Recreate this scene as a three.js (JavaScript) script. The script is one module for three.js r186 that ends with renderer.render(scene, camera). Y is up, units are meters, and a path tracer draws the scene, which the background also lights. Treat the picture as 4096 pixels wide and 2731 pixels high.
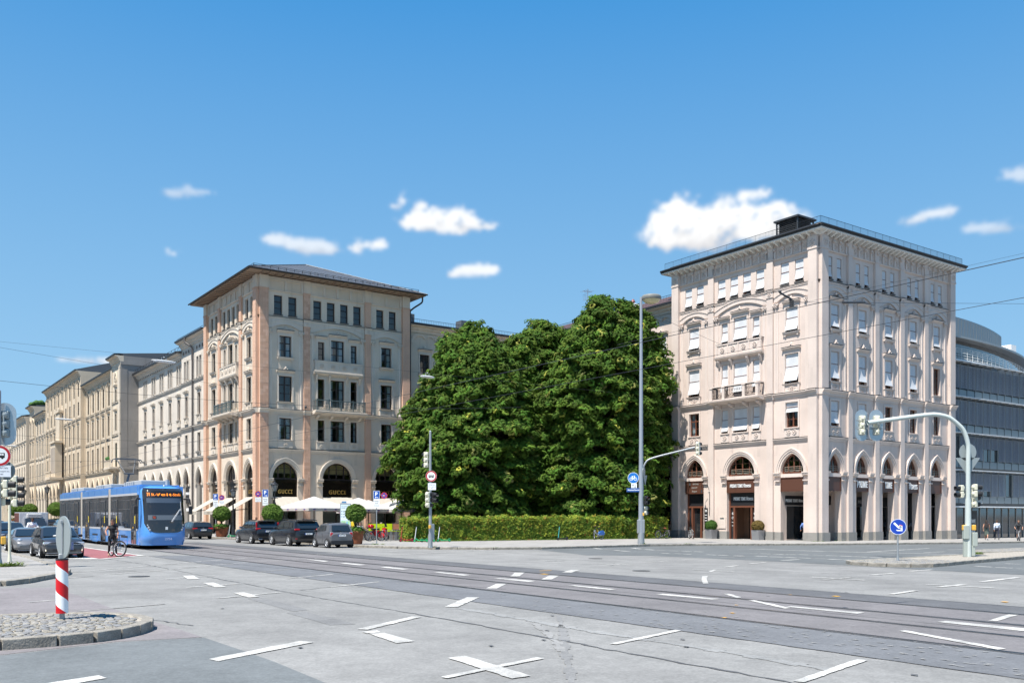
import * as THREE from 'three';
import { mergeGeometries, mergeVertices, toCreasedNormals } from 'three/addons/utils/BufferGeometryUtils.js';
import { RoundedBoxGeometry } from 'three/addons/geometries/RoundedBoxGeometry.js';
import { TextGeometry } from 'three/addons/geometries/TextGeometry.js';
import { FontLoader } from 'three/addons/loaders/FontLoader.js';
import { MarchingCubes } from 'three/addons/objects/MarchingCubes.js';
import { Brush, Evaluator, SUBTRACTION } from 'three-bvh-csg';

// ---------- camera, sky, sun, exposure ----------
const scene = new THREE.Scene();
const EYE = 1.9, VIEW = 35.5 * Math.PI / 180;
const camera = new THREE.PerspectiveCamera(2 * Math.atan(1365.5 / 3658) * 180 / Math.PI, 4096 / 2731, 0.1, 1500);
camera.position.set(0, EYE, 0);
camera.rotation.y = -VIEW;
camera.setViewOffset(4096, 2731, 0, -(2062 - 1365.5), 4096, 2731);
camera.updateProjectionMatrix();
scene.add(camera);
const renderer = new THREE.WebGLRenderer({ antialias: true });
renderer.toneMapping = THREE.LinearToneMapping;
renderer.toneMappingExposure = 1.82;
renderer.shadowMap.enabled = true;
const sun = new THREE.DirectionalLight(new THREE.Color(1.0, 0.955, 0.89), 4.8);
sun.position.set(-0.43 * 300 + 45, 0.89 * 300, 0.125 * 300 - 60);
sun.target.position.set(45, 0, -60);
sun.castShadow = true;
sun.shadow.mapSize.set(4096, 4096);
Object.assign(sun.shadow.camera, { left: -130, right: 130, top: 130, bottom: -130, near: 1, far: 700 });
scene.add(sun, sun.target);

// seeded random numbers and noise
function rng(seed) { let s = seed >>> 0; return () => { s = (s + 0x6D2B79F5) >>> 0; let t = Math.imul(s ^ (s >>> 15), 1 | s); t = (t + Math.imul(t ^ (t >>> 7), 61 | t)) ^ t; return ((t ^ (t >>> 14)) >>> 0) / 4294967296; }; }
const R0 = rng(11);
const hash2 = (x, y, s) => { let n = Math.imul(x | 0, 374761393) + Math.imul(y | 0, 668265263) + Math.imul(s | 0, 1274126177); n = Math.imul(n ^ (n >>> 13), 1274126177); return ((n ^ (n >>> 16)) >>> 0) / 4294967296; };
const sm = t => t * t * (3 - 2 * t), lerp = (a, b, t) => a + (b - a) * t, clamp = (x, a = 0, b = 1) => Math.min(b, Math.max(a, x));
const sstep = (a, b, x) => sm(clamp((x - a) / (b - a)));
function vnoise(x, y, s = 0, per = 0) {
  const xi = Math.floor(x), yi = Math.floor(y), fx = sm(x - xi), fy = sm(y - yi), w = v => per ? ((v % per) + per) % per : v;
  return lerp(lerp(hash2(w(xi), w(yi), s), hash2(w(xi + 1), w(yi), s), fx), lerp(hash2(w(xi), w(yi + 1), s), hash2(w(xi + 1), w(yi + 1), s), fx), fy);
}
function fbm(x, y, oct = 5, s = 0, per = 0) { let a = 0.5, r = 0, n = 0; for (let i = 0; i < oct; i++) { r += a * vnoise(x, y, s + i * 17, per); n += a; a *= 0.5; x *= 2; y *= 2; per *= 2; } return r / n; }

// sky: clear summer blue with small fair-weather cumulus, as an equirectangular picture of air and clouds
{
  const W = 2048, H = 1024, data = new Float32Array(W * H * 4), K = 1 / 1.82;
  // clouds: azimuth from the viewing axis and elevation in degrees, half width, half height, density
  const D = 180 / Math.PI, fpx = 3658;
  const C = [];
  const cl = (az, el, w, h, d, n, seed) => { const r = rng(seed), bl = []; for (let i = 0; i < n; i++) { const t = n > 1 ? i / (n - 1) * 2 - 1 : 0; bl.push([t * w * 0.8 + (r() - 0.5) * w * 0.3, (r() - 0.42) * h * 0.75, w * (0.3 + 0.26 * r()), h * (0.4 + 0.4 * r()) * (1 - 0.4 * t * t)]); } C.push({ az, el, w, h, d, bl, seed }); };
  cl(13.0, 17.0, 4.4, 1.75, 1.05, 11, 1); cl(10.9, 17.4, 2.3, 2.0, 1.05, 5, 21); cl(13.6, 18.2, 2.0, 1.3, 1, 4, 23); cl(-4.4, 17.7, 2.7, 1.15, 0.98, 8, 2); cl(-6.4, 18.6, 1.2, 0.8, 0.95, 4, 22); cl(-2.6, 14.9, 1.6, 0.75, 0.9, 5, 3);
  cl(-9.1, 16.1, 1.15, 0.8, 0.92, 4, 4); cl(-13.0, 16.1, 2.2, 0.8, 0.7, 6, 5); cl(-24.7, 8.8, 1.5, 0.42, 0.85, 5, 6); cl(24.7, 16.6, 1.3, 0.65, 0.72, 5, 7);
  cl(27.8, 15.6, 1.3, 0.7, 0.5, 5, 8); cl(29.4, 17.9, 1.2, 0.7, 0.55, 4, 9); cl(-20.3, 15.0, 0.45, 0.3, 0.6, 3, 10); cl(-19.6, 18.4, 1.2, 0.5, 0.42, 5, 12); cl(-27, 31.6, 2.2, 0.6, 0.38, 5, 13); cl(-19, 32.2, 2.0, 0.5, 0.34, 5, 14);
  const r = rng(77);
  for (let i = 0; i < 34; i++) { const az = 42 + r() * 276, el = 8 + r() * 26; cl(az, el, 1.2 + 4 * r(), 0.5 + 1.3 * r(), 0.5 + 0.5 * r(), 4 + (r() * 6 | 0), 100 + i); }
  for (let j = 0; j < H; j++) {
    const el = ((j + 0.5) / H - 0.5) * 180;
    const e = clamp(el / 90), t = Math.pow(clamp(el / 32), 0.78), t2 = sstep(30, 90, el);
    let br = lerp(0.45, 0.045, t), bg = lerp(0.735, 0.3, t), bb = lerp(0.95, 0.715, t);
    br = lerp(br, 0.055, t2); bg = lerp(bg, 0.21, t2); bb = lerp(bb, 0.58, t2);
    if (el < 0) { const k = clamp(-el / 4); br = lerp(br, 0.42, k); bg = lerp(bg, 0.43, k); bb = lerp(bb, 0.43, k); }
    for (let i = 0; i < W; i++) {
      const phi = ((i + 0.5) / W - 0.5) * 2 * Math.PI;                       // direction (cos phi, sin phi) in x, z
      let az = (Math.atan2(Math.cos(phi), -Math.sin(phi)) - VIEW) * D; az = ((az + 180 + 720) % 360) - 180;
      let R = br, Gc = bg, B = bb;
      let dens = 0, low = 0;
      if (el > 3 && el < 40) for (const c of C) {
        let dx = az - c.az; if (dx > 180) dx -= 360; if (dx < -180) dx += 360;
        const dy = el - c.el;
        if (Math.abs(dx) > c.w * 1.7 || Math.abs(dy) > c.h * 2.2) continue;
        let f = 0; for (const [x, y, a, b] of c.bl) { const q = ((dx - x) / a) ** 2 + ((dy - y) / (dy < y ? b * 0.75 : b)) ** 2; f += Math.exp(-q * 1.3); }
        const n = fbm(dx * 1.5 + c.seed * 9.1, dy * 2.0, 6, c.seed), n2 = fbm(dx * 5 + 3, dy * 6, 4, c.seed + 5);
        const d = sstep(0.22, 1.2, Math.min(f, 1.3) + (n - 0.5) * 1.9 + (n2 - 0.5) * 0.9) * sstep(0.12, 0.5, f) * c.d;
        if (d > dens) { dens = d; low = sstep(0.25 * c.h, -0.8 * c.h, dy + (n - 0.5) * c.h * 1.5) * 0.36; }
      }
      if (dens > 0) { const wv = 1.06 - low; R = lerp(R, wv * 0.985, dens); Gc = lerp(Gc, wv, dens); B = lerp(B, wv * 1.015 + low * 0.08, dens); }
      const o = (j * W + i) * 4; data[o] = R * K; data[o + 1] = Gc * K; data[o + 2] = B * K; data[o + 3] = 1;
    }
  }
  const tex = new THREE.DataTexture(data, W, H, THREE.RGBAFormat, THREE.FloatType);
  tex.mapping = THREE.EquirectangularReflectionMapping; tex.magFilter = THREE.LinearFilter; tex.minFilter = THREE.LinearFilter; tex.needsUpdate = true;
  scene.background = tex; scene.environment = tex;
}

// ---------- helpers ----------
const Gy = x => -0.005 * x;                            // the ground falls very gently to the east
const V = (x, y, z) => new THREE.Vector3(x, y, z);
const taken = {};
const numbered = n => { const k = taken[n] = (taken[n] ?? -1) + 1; return k ? n + '_' + String(k).padStart(3, '0') : n; };
function flat(g) { return g.index ? g.toNonIndexed() : g; }
function metric(g) {                                    // uv in metres, by the way each face points
  const p = g.attributes.position, n = p.count, uv = new Float32Array(n * 2), a = V(), b = V(), c = V();
  for (let i = 0; i < n; i += 3) {
    a.fromBufferAttribute(p, i); b.fromBufferAttribute(p, i + 1); c.fromBufferAttribute(p, i + 2);
    const nx = Math.abs((b.y - a.y) * (c.z - a.z) - (b.z - a.z) * (c.y - a.y)), ny = Math.abs((b.z - a.z) * (c.x - a.x) - (b.x - a.x) * (c.z - a.z)), nz = Math.abs((b.x - a.x) * (c.y - a.y) - (b.y - a.y) * (c.x - a.x));
    [a, b, c].forEach((v, k) => { const o = (i + k) * 2; if (ny >= nx && ny >= nz) { uv[o] = v.x; uv[o + 1] = v.z; } else if (nx >= nz) { uv[o] = v.z; uv[o + 1] = v.y; } else { uv[o] = v.x; uv[o + 1] = v.y; } });
  }
  g.setAttribute('uv', new THREE.BufferAttribute(uv, 2)); return g;
}
function mg(list, uvs = true) {
  const l = list.flat(9).filter(Boolean).map(g => { g = flat(g); for (const k of Object.keys(g.attributes)) if (!['position', 'normal', 'uv'].includes(k)) g.deleteAttribute(k); if (!g.attributes.uv) g.setAttribute('uv', new THREE.BufferAttribute(new Float32Array(g.attributes.position.count * 2), 2)); return g; });
  const g = l.length > 1 ? mergeGeometries(l) : l[0]; return uvs ? metric(g) : g;
}
function mesh(name, geo, mat, parent, x = 0, y = 0, z = 0, ry = 0) {
  if (Array.isArray(geo)) geo = mg(geo);
  const m = new THREE.Mesh(geo, mat); m.name = name; m.castShadow = m.receiveShadow = true;
  m.position.set(x, y, z); m.rotation.y = ry; (parent ?? scene).add(m); return m;
}
function thing(name, label, category, x = 0, y = 0, z = 0, ry = 0, group) {
  const o = new THREE.Group(); o.name = numbered(name); scene.add(o); o.position.set(x, y, z); o.rotation.y = ry;
  o.userData = { label, category }; if (group) o.userData.group = group; return o;
}
function tag(o, label, category, group) { o.name = numbered(o.name); o.userData = { label, category }; if (group) o.userData.group = group; return o; }
function dup(o, label, x, y, z, ry, group) { const c = o.clone(); c.name = numbered(o.name.replace(/_\d{3}$/, '')); c.userData = { ...o.userData }; if (label) c.userData.label = label; if (group) c.userData.group = group; scene.add(c); c.position.set(x, y, z); c.rotation.y = ry; return c; }
function structure(o) { o.name = numbered(o.name); o.userData.kind = 'structure'; return o; }
const bb = (x0, x1, y0, y1, z0, z1) => { const g = new THREE.BoxGeometry(x1 - x0, y1 - y0, z1 - z0); g.translate((x0 + x1) / 2, (y0 + y1) / 2, (z0 + z1) / 2); return g; };
const bx = (w, h, d, x = 0, y = 0, z = 0, rx = 0, ry = 0, rz = 0) => { const g = new THREE.BoxGeometry(w, h, d); if (rx) g.rotateX(rx); if (rz) g.rotateZ(rz); if (ry) g.rotateY(ry); return g.translate(x, y, z); };
const rb = (w, h, d, r, x = 0, y = 0, z = 0, s = 2) => new RoundedBoxGeometry(w, h, d, s, r).translate(x, y, z);
const cy = (r0, r1, h, x = 0, y = 0, z = 0, n = 12, open = false) => new THREE.CylinderGeometry(r1, r0, h, n, 1, open).translate(x, y + h / 2, z);
const sph = (r, x = 0, y = 0, z = 0, w = 12, h = 8) => new THREE.SphereGeometry(r, w, h).translate(x, y, z);
function rod(p, q, r, r2 = r, n = 8) { const a = V(...p), b = V(...q), d = b.clone().sub(a), L = d.length(); const g = new THREE.CylinderGeometry(r2, r, L, n); g.translate(0, L / 2, 0); g.applyQuaternion(new THREE.Quaternion().setFromUnitVectors(V(0, 1, 0), d.normalize())); return g.translate(...p); }
const tube = (pts, r, n = 24, k = 6, closed = false) => new THREE.TubeGeometry(new THREE.CatmullRomCurve3(pts.map(p => V(...p)), closed, 'catmullrom', 0.35), n, r, k, closed);
const torus = (R, r, n = 24, k = 8, arc = Math.PI * 2) => new THREE.TorusGeometry(R, r, k, n, arc);
const lathe = (pts, n = 16) => new THREE.LatheGeometry(pts.map(p => new THREE.Vector2(...p)), n);
const shp = pts => { const s = new THREE.Shape(); pts.forEach((p, i) => i ? s.lineTo(...p) : s.moveTo(...p)); return s; };
const ext = (s, d, bev = 0) => new THREE.ExtrudeGeometry(Array.isArray(s) ? shp(s) : s, bev ? { depth: d, bevelEnabled: true, bevelThickness: bev, bevelSize: bev, bevelSegments: 2, curveSegments: 10 } : { depth: d, bevelEnabled: false, curveSegments: 10 });
// moulding: profile [[out, up], ...] drawn along x from u0 to u1
const mould = (u0, u1, prof) => ext(prof.map(([w, v]) => [-w, v]), u1 - u0).rotateY(Math.PI / 2).translate(u0, 0, 0);
function noiseTex(n, fn, srgb = true) { const d = new Uint8Array(n * n * 4); for (let j = 0; j < n; j++) for (let i = 0; i < n; i++) { const v = fn(i / n, j / n), o = (j * n + i) * 4; const a = Array.isArray(v) ? v : [v, v, v]; for (let k = 0; k < 3; k++) d[o + k] = clamp(a[k]) * 255; d[o + 3] = 255; } const t = new THREE.DataTexture(d, n, n); t.wrapS = t.wrapT = THREE.RepeatWrapping; t.magFilter = THREE.LinearFilter; t.minFilter = THREE.LinearMipmapLinearFilter; t.generateMipmaps = true; if (srgb) t.colorSpace = THREE.SRGBColorSpace; t.needsUpdate = true; return t; }
const rep = (t, m) => { const c = t.clone(); c.repeat.set(1 / m, 1 / m); c.needsUpdate = true; return c; };
const lin = (r, g, b) => new THREE.Color().setRGB(r, g, b);
function mat(c, rough = 0.8, o = {}) { return new THREE.MeshStandardMaterial({ color: c instanceof THREE.Color ? c : lin(...c), roughness: rough, metalness: 0, ...o }); }
function canvasMat(w, h, draw, rough = 0.55, o = {}) { const c = document.createElement('canvas'); c.width = w; c.height = h; const x = c.getContext('2d'); draw(x, w, h); const t = new THREE.CanvasTexture(c); t.colorSpace = THREE.SRGBColorSpace; return new THREE.MeshStandardMaterial({ map: t, roughness: rough, ...o }); }
const FB = await new FontLoader().loadAsync('fonts/droid/droid_sans_bold.typeface.json'), FR = await new FontLoader().loadAsync('fonts/droid/droid_sans_regular.typeface.json');
function text(s, size, depth, font = FB, sx = 1, maxw = 0) { const g = new TextGeometry(s, { font, size, depth, curveSegments: 4, bevelEnabled: false }); g.computeBoundingBox(); const b = g.boundingBox; g.translate(-(b.min.x + b.max.x) / 2, -(b.min.y + b.max.y) / 2, 0); const k = maxw ? maxw / (b.max.x - b.min.x) : sx; g.scale(k, 1, 1); return g; }

// ---------- textures ----------
const T_grain = noiseTex(1024, (u, v) => { const a = fbm(u * 8, v * 8, 4, 1, 8), b = vnoise(u * 512, v * 512, 5, 512), c = vnoise(u * 200, v * 200, 9, 200), d = fbm(u * 40, v * 40, 3, 13, 40); const k = 0.88 + (a - 0.5) * 0.16 + (b - 0.5) * 0.1 + (c - 0.5) * 0.07 + (d - 0.5) * 0.09; return [k, k, k * 0.995]; });
const T_gbump = noiseTex(512, (u, v) => vnoise(u * 256, v * 256, 5, 256) * 0.6 + vnoise(u * 100, v * 100, 7, 100) * 0.4, false);
const T_stucco = noiseTex(1024, (u, v) => { const a = fbm(u * 4, v * 4, 6, 21, 4), b = fbm(u * 30, v * 10, 4, 25, 0), c = vnoise(u * 300, v * 300, 28, 300), st = sstep(0.62, 0.8, fbm(u * 24, v * 3, 4, 33, 0)); const k = 0.93 + (a - 0.5) * 0.12 + (c - 0.5) * 0.045 - st * 0.035; return [k, k * 0.998, k * 0.992]; });
const T_stuccoB = noiseTex(512, (u, v) => fbm(u * 32, v * 32, 4, 41, 32), false);
const T_stone = noiseTex(512, (u, v) => { const a = fbm(u * 8, v * 8, 5, 51, 8), c = vnoise(u * 200, v * 200, 58, 200); const k = 0.82 + (a - 0.5) * 0.4 + (c - 0.5) * 0.18; return [k, k * 0.99, k * 0.97]; });
const T_cloth = noiseTex(256, (u, v) => 0.92 + (vnoise(u * 128, v * 128, 61, 128) - 0.5) * 0.1 + (fbm(u * 4, v * 4, 3, 62, 4) - 0.5) * 0.08);

// ---------- ground, roads, pavements ----------
const asphaltMap = rep(T_grain, 9), asphaltBump = rep(T_gbump, 2.2);
const asphalt = (c, o = {}) => mat(c, 0.92, { map: asphaltMap, bumpMap: asphaltBump, bumpScale: 0.0015, ...o });
const mAsphalt = asphalt([1, 1, 1], { vertexColors: true });
const mTrackBed = asphalt([0.2, 0.188, 0.19]), mSeamBand = asphalt([0.172, 0.177, 0.187]), mEdgeBand = asphalt([0.13, 0.132, 0.138]), mDark = asphalt([0.168, 0.182, 0.186]), mPinkish = asphalt([0.245, 0.224, 0.227]), mCrossDark = asphalt([0.145, 0.156, 0.158]), mPatch = asphalt([0.232, 0.23, 0.226]);
const mPaint = mat([0.7, 0.7, 0.68], 0.7, { map: rep(T_stone, 3), bumpMap: asphaltBump, bumpScale: 0.003 });
const mPaintOld = mat([0.4, 0.4, 0.39], 0.8, { map: rep(T_stone, 1.4) }), mTar = mat([0.11, 0.11, 0.112], 0.7, { map: rep(T_grain, 3) }), mRail = mat([0.09, 0.085, 0.08], 0.32, { metalness: 0.85 }), mGroove = mat([0.02, 0.02, 0.02], 0.9), mRedLane = asphalt([0.33, 0.115, 0.125]);
const mGranite = mat([0.42, 0.395, 0.35], 0.85, { map: rep(T_stone, 1.3), bumpMap: rep(T_stuccoB, 0.8), bumpScale: 0.008 }), mSlab = mat([0.36, 0.345, 0.325], 0.9, { map: rep(T_grain, 5), bumpMap: asphaltBump, bumpScale: 0.002 }), mPave = mat([0.37, 0.355, 0.335], 0.92, { map: rep(T_grain, 6), bumpMap: asphaltBump, bumpScale: 0.003 });
function sheet(pts, dy, y = Gy) {                        // flat polygon [[x, z], ...] laid on the ground
  const c = pts.map(p => new THREE.Vector2(p[0], p[1])), t = THREE.ShapeUtils.triangulateShape(THREE.ShapeUtils.isClockWise(c) ? c : (pts = pts.slice().reverse(), c.reverse()), []), pos = [];
  for (const f of t) for (const i of f) pos.push(pts[i][0], y(pts[i][0]) + dy, pts[i][1]);
  const g = new THREE.BufferGeometry(); g.setAttribute('position', new THREE.Float32BufferAttribute(pos, 3)); g.computeVertexNormals();
  if (g.attributes.normal.getY(0) < 0) { for (let i = 0; i < pos.length; i += 9) for (let k = 0; k < 3; k++) { const q = pos[i + 3 + k]; pos[i + 3 + k] = pos[i + 6 + k]; pos[i + 6 + k] = q; } g.setAttribute('position', new THREE.Float32BufferAttribute(pos, 3)); g.computeVertexNormals(); }
  return metric(g);
}
function slabOf(pts, h, y = Gy) {                        // raised pavement: top sheet and vertical sides
  const top = sheet(pts, h, y), pos = [];
  const n = pts.length; for (let i = 0; i < n; i++) { const [x0, z0] = pts[i], [x1, z1] = pts[(i + 1) % n]; const a = [x0, y(x0) - 0.2, z0], b = [x1, y(x1) - 0.2, z1], c = [x1, y(x1) + h, z1], d = [x0, y(x0) + h, z0]; pos.push(...a, ...b, ...c, ...a, ...c, ...d); }
  const g = new THREE.BufferGeometry(); g.setAttribute('position', new THREE.Float32BufferAttribute(pos, 3)); g.computeVertexNormals(); return mg([top, g]);
}
const ground = structure(mesh('ground', sheet([[-700, -900], [900, -900], [900, 500], [-700, 500]], -0.012, x => -0.005 * x), asphalt([0.2, 0.2, 0.198]), scene));
const road = (() => {
  const x0 = -14, x1 = 62, z0 = -78, z1 = 6, s = 0.5, nx = (x1 - x0) / s, nz = (z1 - z0) / s, pos = [], col = [], idx = [], nor = [], uv = [];
  for (let j = 0; j <= nz; j++) for (let i = 0; i <= nx; i++) {
    const x = x0 + i * s, z = z0 + j * s; pos.push(x, Gy(x), z); nor.push(0.005, 1, 0); uv.push(x, z);
    const a = fbm(x * 0.12 + 7, z * 0.05, 4, 3), b = fbm(x * 0.5, z * 0.5, 4, 8), st = sstep(0.6, 0.75, fbm(x * 0.9 + 3, z * 0.16, 3, 19));
    const k = 0.268 * (1 + (a - 0.5) * 0.28 + (b - 0.5) * 0.2 - st * 0.07);
    col.push(k * 1.005, k * 0.99, k * 0.95);
  }
  for (let j = 0; j < nz; j++) for (let i = 0; i < nx; i++) { const a = j * (nx + 1) + i, b = a + 1, c = a + nx + 1, d = c + 1; idx.push(a, c, b, b, c, d); }
  const g = new THREE.BufferGeometry(); g.setAttribute('position', new THREE.Float32BufferAttribute(pos, 3)); g.setAttribute('normal', new THREE.Float32BufferAttribute(nor, 3)); g.setAttribute('uv', new THREE.Float32BufferAttribute(uv, 2)); g.setAttribute('color', new THREE.Float32BufferAttribute(col, 3)); g.setIndex(idx);
  return structure(mesh('road', g, mAsphalt, scene));
})();
// strips and patches of other asphalt
const strip = (x0, x1, z0, z1) => { const p = []; const n = 40; for (let i = 0; i <= n; i++) { const z = lerp(z0, z1, i / n); p.push([x0 + (vnoise(z * 0.7, x0, 4) - 0.5) * 0.06, z]); } for (let i = n; i >= 0; i--) { const z = lerp(z0, z1, i / n); p.push([x1 + (vnoise(z * 0.7, x1, 4) - 0.5) * 0.06, z]); } return p; };
mesh('track_asphalt', sheet(strip(13.4, 19.0, -260, 8), 0.004), mTrackBed, road);
mesh('track_asphalt', sheet(strip(11.33, 13.37, -46, 8), 0.004), mSeamBand, road);
mesh('track_asphalt', sheet(strip(19.03, 20.75, -70, 8), 0.004), mEdgeBand, road);
mesh('asphalt_patch', sheet([[-14, -13.4], [1.13, -14.03], [3.17, -14.72], [4.41, -14.54], [4.43, -12.77], [4.43, -11.56], [4.35, -9.81], [4.3, 6], [-14, 6]], 0.004), mDark, road);
mesh('asphalt_patch', sheet([[-14, -26], [2.11, -26.14], [3.0, -27.34], [4.15, -27.09], [4.28, -23.54], [4.24, -20.22], [4.28, -18.44], [4.38, -16.03], [4.4, -14.6], [3.17, -14.8], [1.1, -14.1], [-14, -13.5]], 0.004), mPinkish, road);
mesh('asphalt_patch', sheet([[34.06, -46], [30.65, -36.32], [33.13, -34.06], [33.46, -30.7], [33.62, -26.7], [33.25, -20.32], [32.95, -18.91], [32.98, -15.56], [33, 6], [150, 6], [150, -46]], 0.004), mCrossDark, road);
mesh('asphalt_patch', sheet([[7.35, -20.9], [7.75, -20.95], [7.5, -17.7], [7.1, -17.6]], 0.004), mPatch, road);
mesh('asphalt_patch', sheet([[6.9, -17.4], [7.3, -17.4], [7.2, -14.9], [6.75, -15.0]], 0.004), mPatch, road);
mesh('asphalt_patch', sheet([[-14, -300], [11, -300], [11, -79], [-14, -79]], 0.006), asphalt([0.24, 0.238, 0.232]), road);
// cracks sealed with tar, older seams
const ribbon = (pts, w, dy, seed, jit = 0.05) => { const L = [], Rr = [], r = rng(seed), dense = []; for (let i = 0; i + 1 < pts.length; i++) { const n = Math.max(2, Math.ceil(Math.hypot(pts[i + 1][0] - pts[i][0], pts[i + 1][1] - pts[i][1]) / 0.25)); for (let k = 0; k < n; k++) dense.push([lerp(pts[i][0], pts[i + 1][0], k / n), lerp(pts[i][1], pts[i + 1][1], k / n)]); } dense.push(pts[pts.length - 1]); for (const p of dense) { p[0] += (r() - 0.5) * jit; p[1] += (r() - 0.5) * jit; } const pos = []; for (let i = 0; i + 1 < dense.length; i++) { const [ax, az] = dense[i], [bx2, bz] = dense[i + 1], l = Math.hypot(bx2 - ax, bz - az) || 1, nx = -(bz - az) / l, nz = (bx2 - ax) / l, wa = w * (0.5 + r()) / 2, q = (x, z) => [x, Gy(x) + dy, z]; const a = q(ax + nx * wa, az + nz * wa), b = q(ax - nx * wa, az - nz * wa), c = q(bx2 - nx * wa, bz - nz * wa), d = q(bx2 + nx * wa, bz + nz * wa); pos.push(...a, ...c, ...b, ...a, ...d, ...c); } const g = new THREE.BufferGeometry(); g.setAttribute('position', new THREE.Float32BufferAttribute(pos, 3)); const nn = new Float32Array(pos.length); for (let i = 1; i < nn.length; i += 3) nn[i] = 1; g.setAttribute('normal', new THREE.BufferAttribute(nn, 3)); return metric(g); };
mesh('crack', ribbon([[9.01, -44.21], [9.26, -38.02], [9.07, -31.75], [8.94, -27.65], [8.94, -25.23], [8.82, -22.71], [8.8, -20.44], [8.87, -17.81], [8.94, -15.89]], 0.032, 0.007, 3), mTar, road);
mesh('crack', ribbon([[8.94, -15.89], [8.93, -13.74], [8.88, -12.09], [8.92, -11.11], [8.82, -10.03], [8.82, -8.84], [8.82, -7.82], [8.76, -5]], 0.05, 0.007, 4, 0.07), mTar, road);
for (const [x, z0, z1, w] of [[11.33, -46, 6, 0.04], [20.72, -60, 6, 0.035], [16.0, -60, 6, 0.02], [33.2, -30, -8, 0.03]]) mesh('seam', ribbon([[x, z0], [x, z1]], w, 0.0085, x * 10 | 0, 0.03), mTar, road);
for (const p of [[[12, -40], [13, -30], [13.2, -24], [14, -20]], [[21.5, -31], [23, -29.5], [26, -29], [24.5, -27.5]], [[24, -24], [27, -22], [28, -19]], [[9.3, -22.6], [10.8, -23.4], [11.4, -22]], [[3.9, -18.4], [4.5, -17.2], [4.7, -16.2]]]) mesh('crack', ribbon(p, 0.03, 0.0075, p[0][0] * 31 | 0, 0.1), mTar, road);

// tyre mark, worn residue line, small tar spots and iron covers in the carriageway
mesh('tyre_mark', ribbon([[11.08, -13.96], [9.32, -11.62], [8.05, -10.0], [7.23, -8.89], [6.7, -8.21], [6.2, -7.4]], 0.13, 0.0062, 51, 0.02), asphalt([0.25, 0.248, 0.243]), road);
mesh('worn_marking', ribbon([[10.28, -16.28], [10.17, -13.83], [10.03, -12.49], [10.06, -10.6], [10.06, -8.92], [9.99, -7.0]], 0.2, 0.0062, 52, 0.05), asphalt([0.3, 0.3, 0.292]), road);
mesh('worn_marking', ribbon([[9.94, -13.18], [9.34, -12.15], [8.69, -11.02], [8.17, -10.19]], 0.12, 0.0068, 53, 0.06), asphalt([0.315, 0.31, 0.3]), road);
for (const [x, z] of [[18.2, -14.66], [10.47, -6.23], [20.9, -14.32], [10.93, -13.99], [9.42, -12.2], [8.65, -11.29], [10.51, -10.13], [9.95, -9.52], [5.2, -12.6], [6.1, -18.9], [7.6, -11.2]]) mesh('tar_spot', sheet([[x - 0.03, z - 0.03], [x + 0.035, z - 0.055], [x + 0.045, z + 0.03], [x - 0.02, z + 0.06]], 0.0165), mTar, road);
for (const [x, z] of [[23.2, -24.4], [7.2, -30.5], [28.4, -33]]) mesh('manhole_cover', mg([cy(0.33, 0.33, 0.06, x, Gy(x) - 0.05, z, 24)]), mat([0.1, 0.098, 0.095], 0.6, { metalness: 0.5, map: rep(T_stone, 0.3) }), road);
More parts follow.
